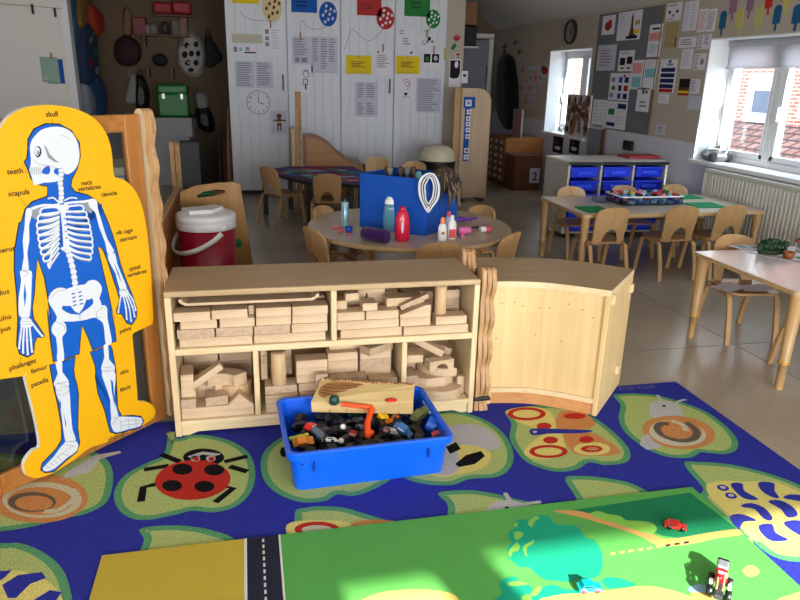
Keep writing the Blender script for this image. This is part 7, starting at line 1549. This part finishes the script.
rs(zq(263, 405, 346, 516), 'white sheet with green and blue pictures low on the notice board', P_, [('rect', .12, .5, .42, .72, M_GRN), ('rect', .55, .74, .95, .92, M_NAVY), ('rect', .08, .08, .5, .22, M_NAVY), L(.55, .15, .9, .5, 3, M_PAPERG)])
rs(zq(387, 352, 439, 447), 'white sheet with a small green square at the right of the notice board', P_, [('rect', .35, .75, .55, .95, M_GRN), ('rect', .6, .78, .8, .9, M_RED), L(.25, .15, .85, .5, 2)])
gW = 'papers on the cream wall beside the notice board'
rs(zq(506, 12, 566, 82), 'white sheet with a boxed face drawing at the top right of the board', P_, [('ell', .25, .5, .08, .1, M_DARK), ('ell', .75, .5, .08, .1, M_DARK), ('ell', .5, .3, .09, .08, M_INK), L(.1, .8, .9, .95, 1), L(.1, .05, .9, .15, 1)], XW, gW)
rs(zq(502, 92, 550, 190), 'tan coloured poster right of the notice board', plain('paper_tan', (168, 150, 104), .8), [L(.15, .2, .85, .9, 6, M_TAN), ('rect', .9, .0, 1.0, .4, M_BROWN)], XW, gW)
rs(zq(576, 6, 630, 122), 'printed grid of words at the top of the cream wall', P_, [L(.1, .06, .42, .95, 9, M_PAPERG), L(.55, .06, .9, .95, 9, M_PAPERG)], XW, gW)
rs(zq(557, 148, 625, 190), 'small printed sheet beneath the grid of words', P_, [L(.1, .2, .9, .85, 3)], XW, gW)
rs(zq(634, 36, 668, 128), 'narrow printed strip with red lettering lines near the lolly pictures', P_, [L(.1, .1, .9, .9, 8, M_PINK)], XW, gW)
rs(zq(672, 36, 704, 126), 'narrow printed strip nearest the leftmost blue lolly picture', P_, [L(.1, .1, .9, .9, 8)], XW, gW)
rs(zq(632, 138, 684, 196), 'printed list in the middle of the cream wall beside the window', P_, [L(.05, .05, .4, .95, 7), L(.5, .3, .9, .95, 5)], XW, gW)
rs(zq(566, 196, 610, 276), 'pale list directly above the dark striped poster', P_, [L(.12, .1, .88, .9, 8, M_PAPERG)], XW, gW)
rs(zq(616, 214, 664, 280), 'printed sheet left of the large window reveal, upper one', P_, [L(.05, .05, .45, .95, 7), ('ell', .7, .5, .15, .2, M_INK)], XW, gW)
rs(zq(478, 236, 544, 372), 'chart of dark blue bars with a red bar at the bottom', P_, [('ell', .55, .93, .09, .05, M_BLU), ('rect', .4, .80, .75, .87, M_INK), ('rect', .08, .62, .92, .74, M_NAVY), ('rect', .08, .46, .92, .58, M_NAVY), ('rect', .08, .30, .92, .42, M_NAVY), ('rect', .08, .14, .92, .26, M_NAVY), ('rect', .08, .02, .92, .12, M_RED)], XW, gW)
rs(zq(556, 315, 597, 382), 'dark poster striped red and yellow beside the blue bar chart', M_DARK, [('rect', .0, .3, 1, .48, M_BROWN), ('rect', 0, .14, 1, .28, M_YEL), ('rect', 0, 0, 1, .12, M_RED)], XW, gW)
rs(zq(602, 316, 640, 374), 'printed sheet left of the large window reveal, lower one', P_, [L(.05, .1, .6, .95, 6)], XW, gW)
rs(zq(474, 376, 516, 414), 'small printed slip under the blue bar chart', P_, [L(.1, .15, .9, .85, 3, M_PAPERG)], XW, gW)
rs(zq(592, 384, 642, 440), 'grey paper lowest beside the large window reveal', M_PAPERG, [], XW, gW)
rs(zq(464, 498, 502, 540), 'small grey square notice low on the cream wall', M_PAPERG, [L(.2, .2, .8, .8, 3)], XW, gW)
# lolly pictures
gI = 'paper ice lollies above the window'
def lolly(cx, y0, y1, yst, w, col, lb, tl=0.0):
    sh = [(.36, 0), (.64, 0), (.64, .28), (1, .28), (1, .84)] + [(.5 + .5 * cos(a), .84 + .16 * sin(a)) for a in [i * pi / 10 for i in range(1, 10)]] + [(0, .84), (0, .28), (.36, .28)]
    sheet('x', XW, (cx - w / 2, y0, cx + w / 2, yst), lb, col, [('stroke', [(.3, .4), (.3, .8)], .03, M_DARK if False else col)], 'paper_lolly', 'paper lolly', gI, sh, tl)
cB = plain('lolly_blue', (12, 92, 140), .7); cY = plain('lolly_yellow', (196, 190, 110), .7); cP = plain('lolly_mauve', (150, 112, 136), .7); cRd = plain('lolly_red', (204, 44, 24), .7)
zl = lambda v: 715 + v * .10625; zy = lambda v: v * .10625
lolly(zl(72), zy(102), 0, zy(335), 6.4, cB, 'blue paper lolly, leftmost above the window'); lolly(zl(172), zy(-60), 0, zy(195), 7.5, cP, 'mauve paper lolly, the left one of two', .06)
lolly(zl(228), zy(85), 0, zy(330), 7.5, cY, 'tilted yellow paper lolly between the blue and the mauve ones', .16); lolly(zl(332), zy(-80), 0, zy(175), 7.0, cP, 'mauve paper lolly, the right one of two')
lolly(zl(412), zy(65), 0, zy(300), 7.5, cY, 'upright yellow paper lolly above the middle of the blind'); lolly(zl(508), zy(-90), 0, zy(140), 7.2, cRd, 'red paper lolly at the top of the wall', .12)
lolly(zl(583), zy(48), 0, zy(290), 7.5, cB, 'blue paper lolly, second from the right'); lolly(zl(682), zy(-80), 0, zy(140), 7.2, cY, 'yellow paper lolly cut off by the top of the picture'); lolly(zl(772), zy(40), 0, zy(290), 9.5, cB, 'blue paper lolly at the right edge of the picture')
# poster leaning in the far window, pictures below it
a, b = on_x(566, 137, XR - .02), on_x(588, 96, XR - .02)
lp2 = thing('picture_board', 'brown patterned picture board leaning in the far window reveal', 'picture', (XR - .01, (on_x(566, 137, XR - .02).y + on_x(587, 137, XR - .02).y) / 2, ZS))
yl, yr = on_x(567, 115, XR - .02).y, on_x(591, 115, XR - .02).y; ztp = on_x(585, 95, XR - .02).z
m = MB(); m.span((XR - .035, yr, ZS + .006), (XR - .02, yl, ztp)); m.build('board', plain('board_pale', (206, 196, 192), .7), lp2, world=True)
m = MB(); random.seed(6)
for k in range(60):
    y = random.uniform(yr + .04, yl - .04); z_ = random.uniform(ZS + .05, ztp - .06); m.flat([V3((XR - .0355 - k * .0001, y + p, z_ + q)) for p, q in ell(0, 0, random.uniform(.03, .06), random.uniform(.03, .07), 6, random.random() * 3)], k % 3)
m.build('picture', [M_BROWN, plain('pic_grey', (112, 108, 112), .7), plain('pic_rust', (140, 92, 76), .7)], lp2, world=True)
for q, lb in (((553, 136.5, 563, 153), 'left dark photograph below the far window'), ((569.5, 137, 579.5, 154), 'right dark photograph below the far window')): sheet('x', XW, q, lb, M_DARK, [('ell', .5, .3, .3, .12, M_PAPERG), ('rect', .2, .5, .45, .8, M_BROWN)], 'photograph', 'photograph', 'dark photographs below the far window')
# display on the wall beyond the far window, black coat
gF = 'papers on the dark wall beyond the far window'
k = 0
for r_i, (yy0, xs) in enumerate(((78, (531, 536, 540.5)), (88, (521, 525, 529.5, 534)), (101, (526, 530.5)), (70, (523,)))):
    for x in xs:
        sheet('x', XW, (x - 1.7, yy0 - 4.5, x + 1.7, yy0 + 4.5), f'small dim drawing beyond the far window, {["upper right", "middle", "lowest", "upper left"][r_i]} row, {["first", "second", "third", "fourth"][xs.index(x)]} from left', [M_PAPERG, M_PINK][k % 2], [('ell', .5, .5, .3, .3, M_INK)], 'small_drawing', 'drawing', gF); k += 1
sheet('x', XW, (528, 66, 546, 70), 'pale paper strip above the small dim drawings beyond the far window', M_PAPERG, [], 'pinned_paper', 'paper')
sheet('x', XW, (541, 66, 549, 78), 'red and grey picture just left of the far window', M_PAPERG, [('ell', .5, .6, .4, .3, M_RED)], 'pinned_paper', 'paper')
hang('x', XR - .002, [(503, 58), (508, 54), (514, 58), (518, 80), (519, 108), (516, 128), (506, 126), (500, 110), (500, 80)], .13, 'coat', 'big black coat hanging in the dark far corner', 'coat', M_BLACK, seed=9)
for (x, y, lb) in ((505, 46, 'dark paper bird left of two above the black coat'), (516, 42, 'dark paper bird middle one above the black coat'), (520, 51, 'dark paper bird lowest one above the black coat')): sheet('x', XW, (x - 3.5, y - 3, x + 3.5, y + 3), lb, plain('bird_grey', (84, 80, 78), .8), (), 'paper_bird', 'paper shape', 'paper birds above the coat', [(0, .3), (.3, .5), (.5, 1), (.6, .55), (1, .4), (.6, .25), (.4, 0)])
# books and board on the drawer unit
for kk, (x0, x1, y0, y1, c, lb) in enumerate(((520, 533, 111, 134, (150, 120, 116), 'picture book standing on the drawer unit'), (534, 541, 114, 136, (176, 72, 36), 'orange book standing at the right end of the drawer unit'), (513, 519, 112, 134, (120, 124, 132), 'pale folder standing at the left on the drawer unit'))):
    xx = 3.58 + .02 * kk; a, b = on_x(x0, y1, xx), on_x(x1, y0, xx); y_0, y_1 = sorted((a.y, b.y)); hgt = max(.12, b.z - zd); m = MB(); m.box((xx, min(max((y_0 + y_1) / 2, dy0 + .1), dy1 - .1), zd + .001 + hgt / 2), (.03, min(y_1 - y_0, .3), hgt), 0, .003); tag(m.build('book', plain('book_%d' % kk, c, .6), world=True), lb, 'book')
# things on top of the tall doorway corner
p = on_y(468, 14, 10.2); m = MB(); m.box((p.x, 10.2, p.z), (.22, .2, .3), 0, .01); m.box((p.x + .02, 10.2, p.z - .3), (.2, .2, .28), 1, .02); tag(m.build('cardboard_box', [plain('card_box', (156, 112, 82), .8), M_BLACK], world=True), 'cardboard box on a high shelf in the far corridor corner', 'box')
sh = thing('wall_shelf', 'small high shelf carrying the cardboard box in the corridor', 'shelf', (p.x, 10.2, p.z - .465)); m = MB(); m.span((XCOR, 10.05, p.z - .465), (p.x + .14, 10.35, p.z - .442)); m.build('board', M_TRIM, sh, world=True)
# radiator
yl2 = on_x(704, 175, XR - .1).y; zr1 = on_x(705, 168, XR - .1).z; ra = thing('radiator', 'long white ribbed radiator below the right-hand window', 'radiator', (XR - .06, yl2 - 1.0, .12)); M_RAD = plain('radiator_white', (206, 204, 194), .4)
m = MB(); nrib = 52; Lr_ = 2.15
m.span((XR - .085, yl2 - Lr_, .15), (XR - .04, yl2, zr1 - .02))
for i in range(nrib): y = yl2 - (i + .5) * Lr_ / nrib; m.box((XR - .088, y, (.17 + zr1 - .04) / 2), (.016, Lr_ / nrib * .62, zr1 - .04 - .17), 0, .006)
m.build('panel', M_RAD, ra, world=True); m = MB(); m.span((XR - .1, yl2 - Lr_ - .004, zr1 - .03), (XR - .03, yl2 + .004, zr1), 0, .006); m.build('top_grille', M_RAD, ra, world=True)
for y in (yl2 - .004, yl2 - Lr_): m = MB(); m.span((XR - .1, y - .004, .15), (XR - .03, y + .004, zr1)); m.build('side_cover', M_RAD, ra, world=True)
for y in (yl2 - .3, yl2 - 1.8): m = MB(); m.span((XR - .05, y - .02, .3), (XR, y + .02, .34)); m.build('bracket', M_RAD, ra, world=True)
m = MB(); m.tube([(XR - .06, yl2 + .03, .0), (XR - .06, yl2 + .03, .18), (XR - .06, yl2 - .02, .18)], .01, 0, 8); m.build('pipe', M_RAD, ra, world=True)
# tape dispenser / CD player on the sill
pp = on_z(714, 152, ZS + .01); rdv = thing('cd_player', 'grey and silver portable player on the window sill', 'player', (XR + .12, on_x(713, 150, XR + .12).y - .06, ZS + .0045), R_(70))
m = MB(); m.box((0, 0, .045), (.28, .2, .09), 0, .04, None, 3); m.build('body', plain('player_grey', (60, 62, 68), .35), rdv); m = MB(); m.lathe([(0, .09), (.085, .09), (.08, .102), (0, .106)], 24); m.build('lid', M_STEEL, rdv)
m = MB(); m.tube([(-.13, -.03, .07), (-.12, -.05, .13), (.12, -.05, .13), (.13, -.03, .07)], .01, 0, 8); m.build('handle', M_STEEL, rdv)
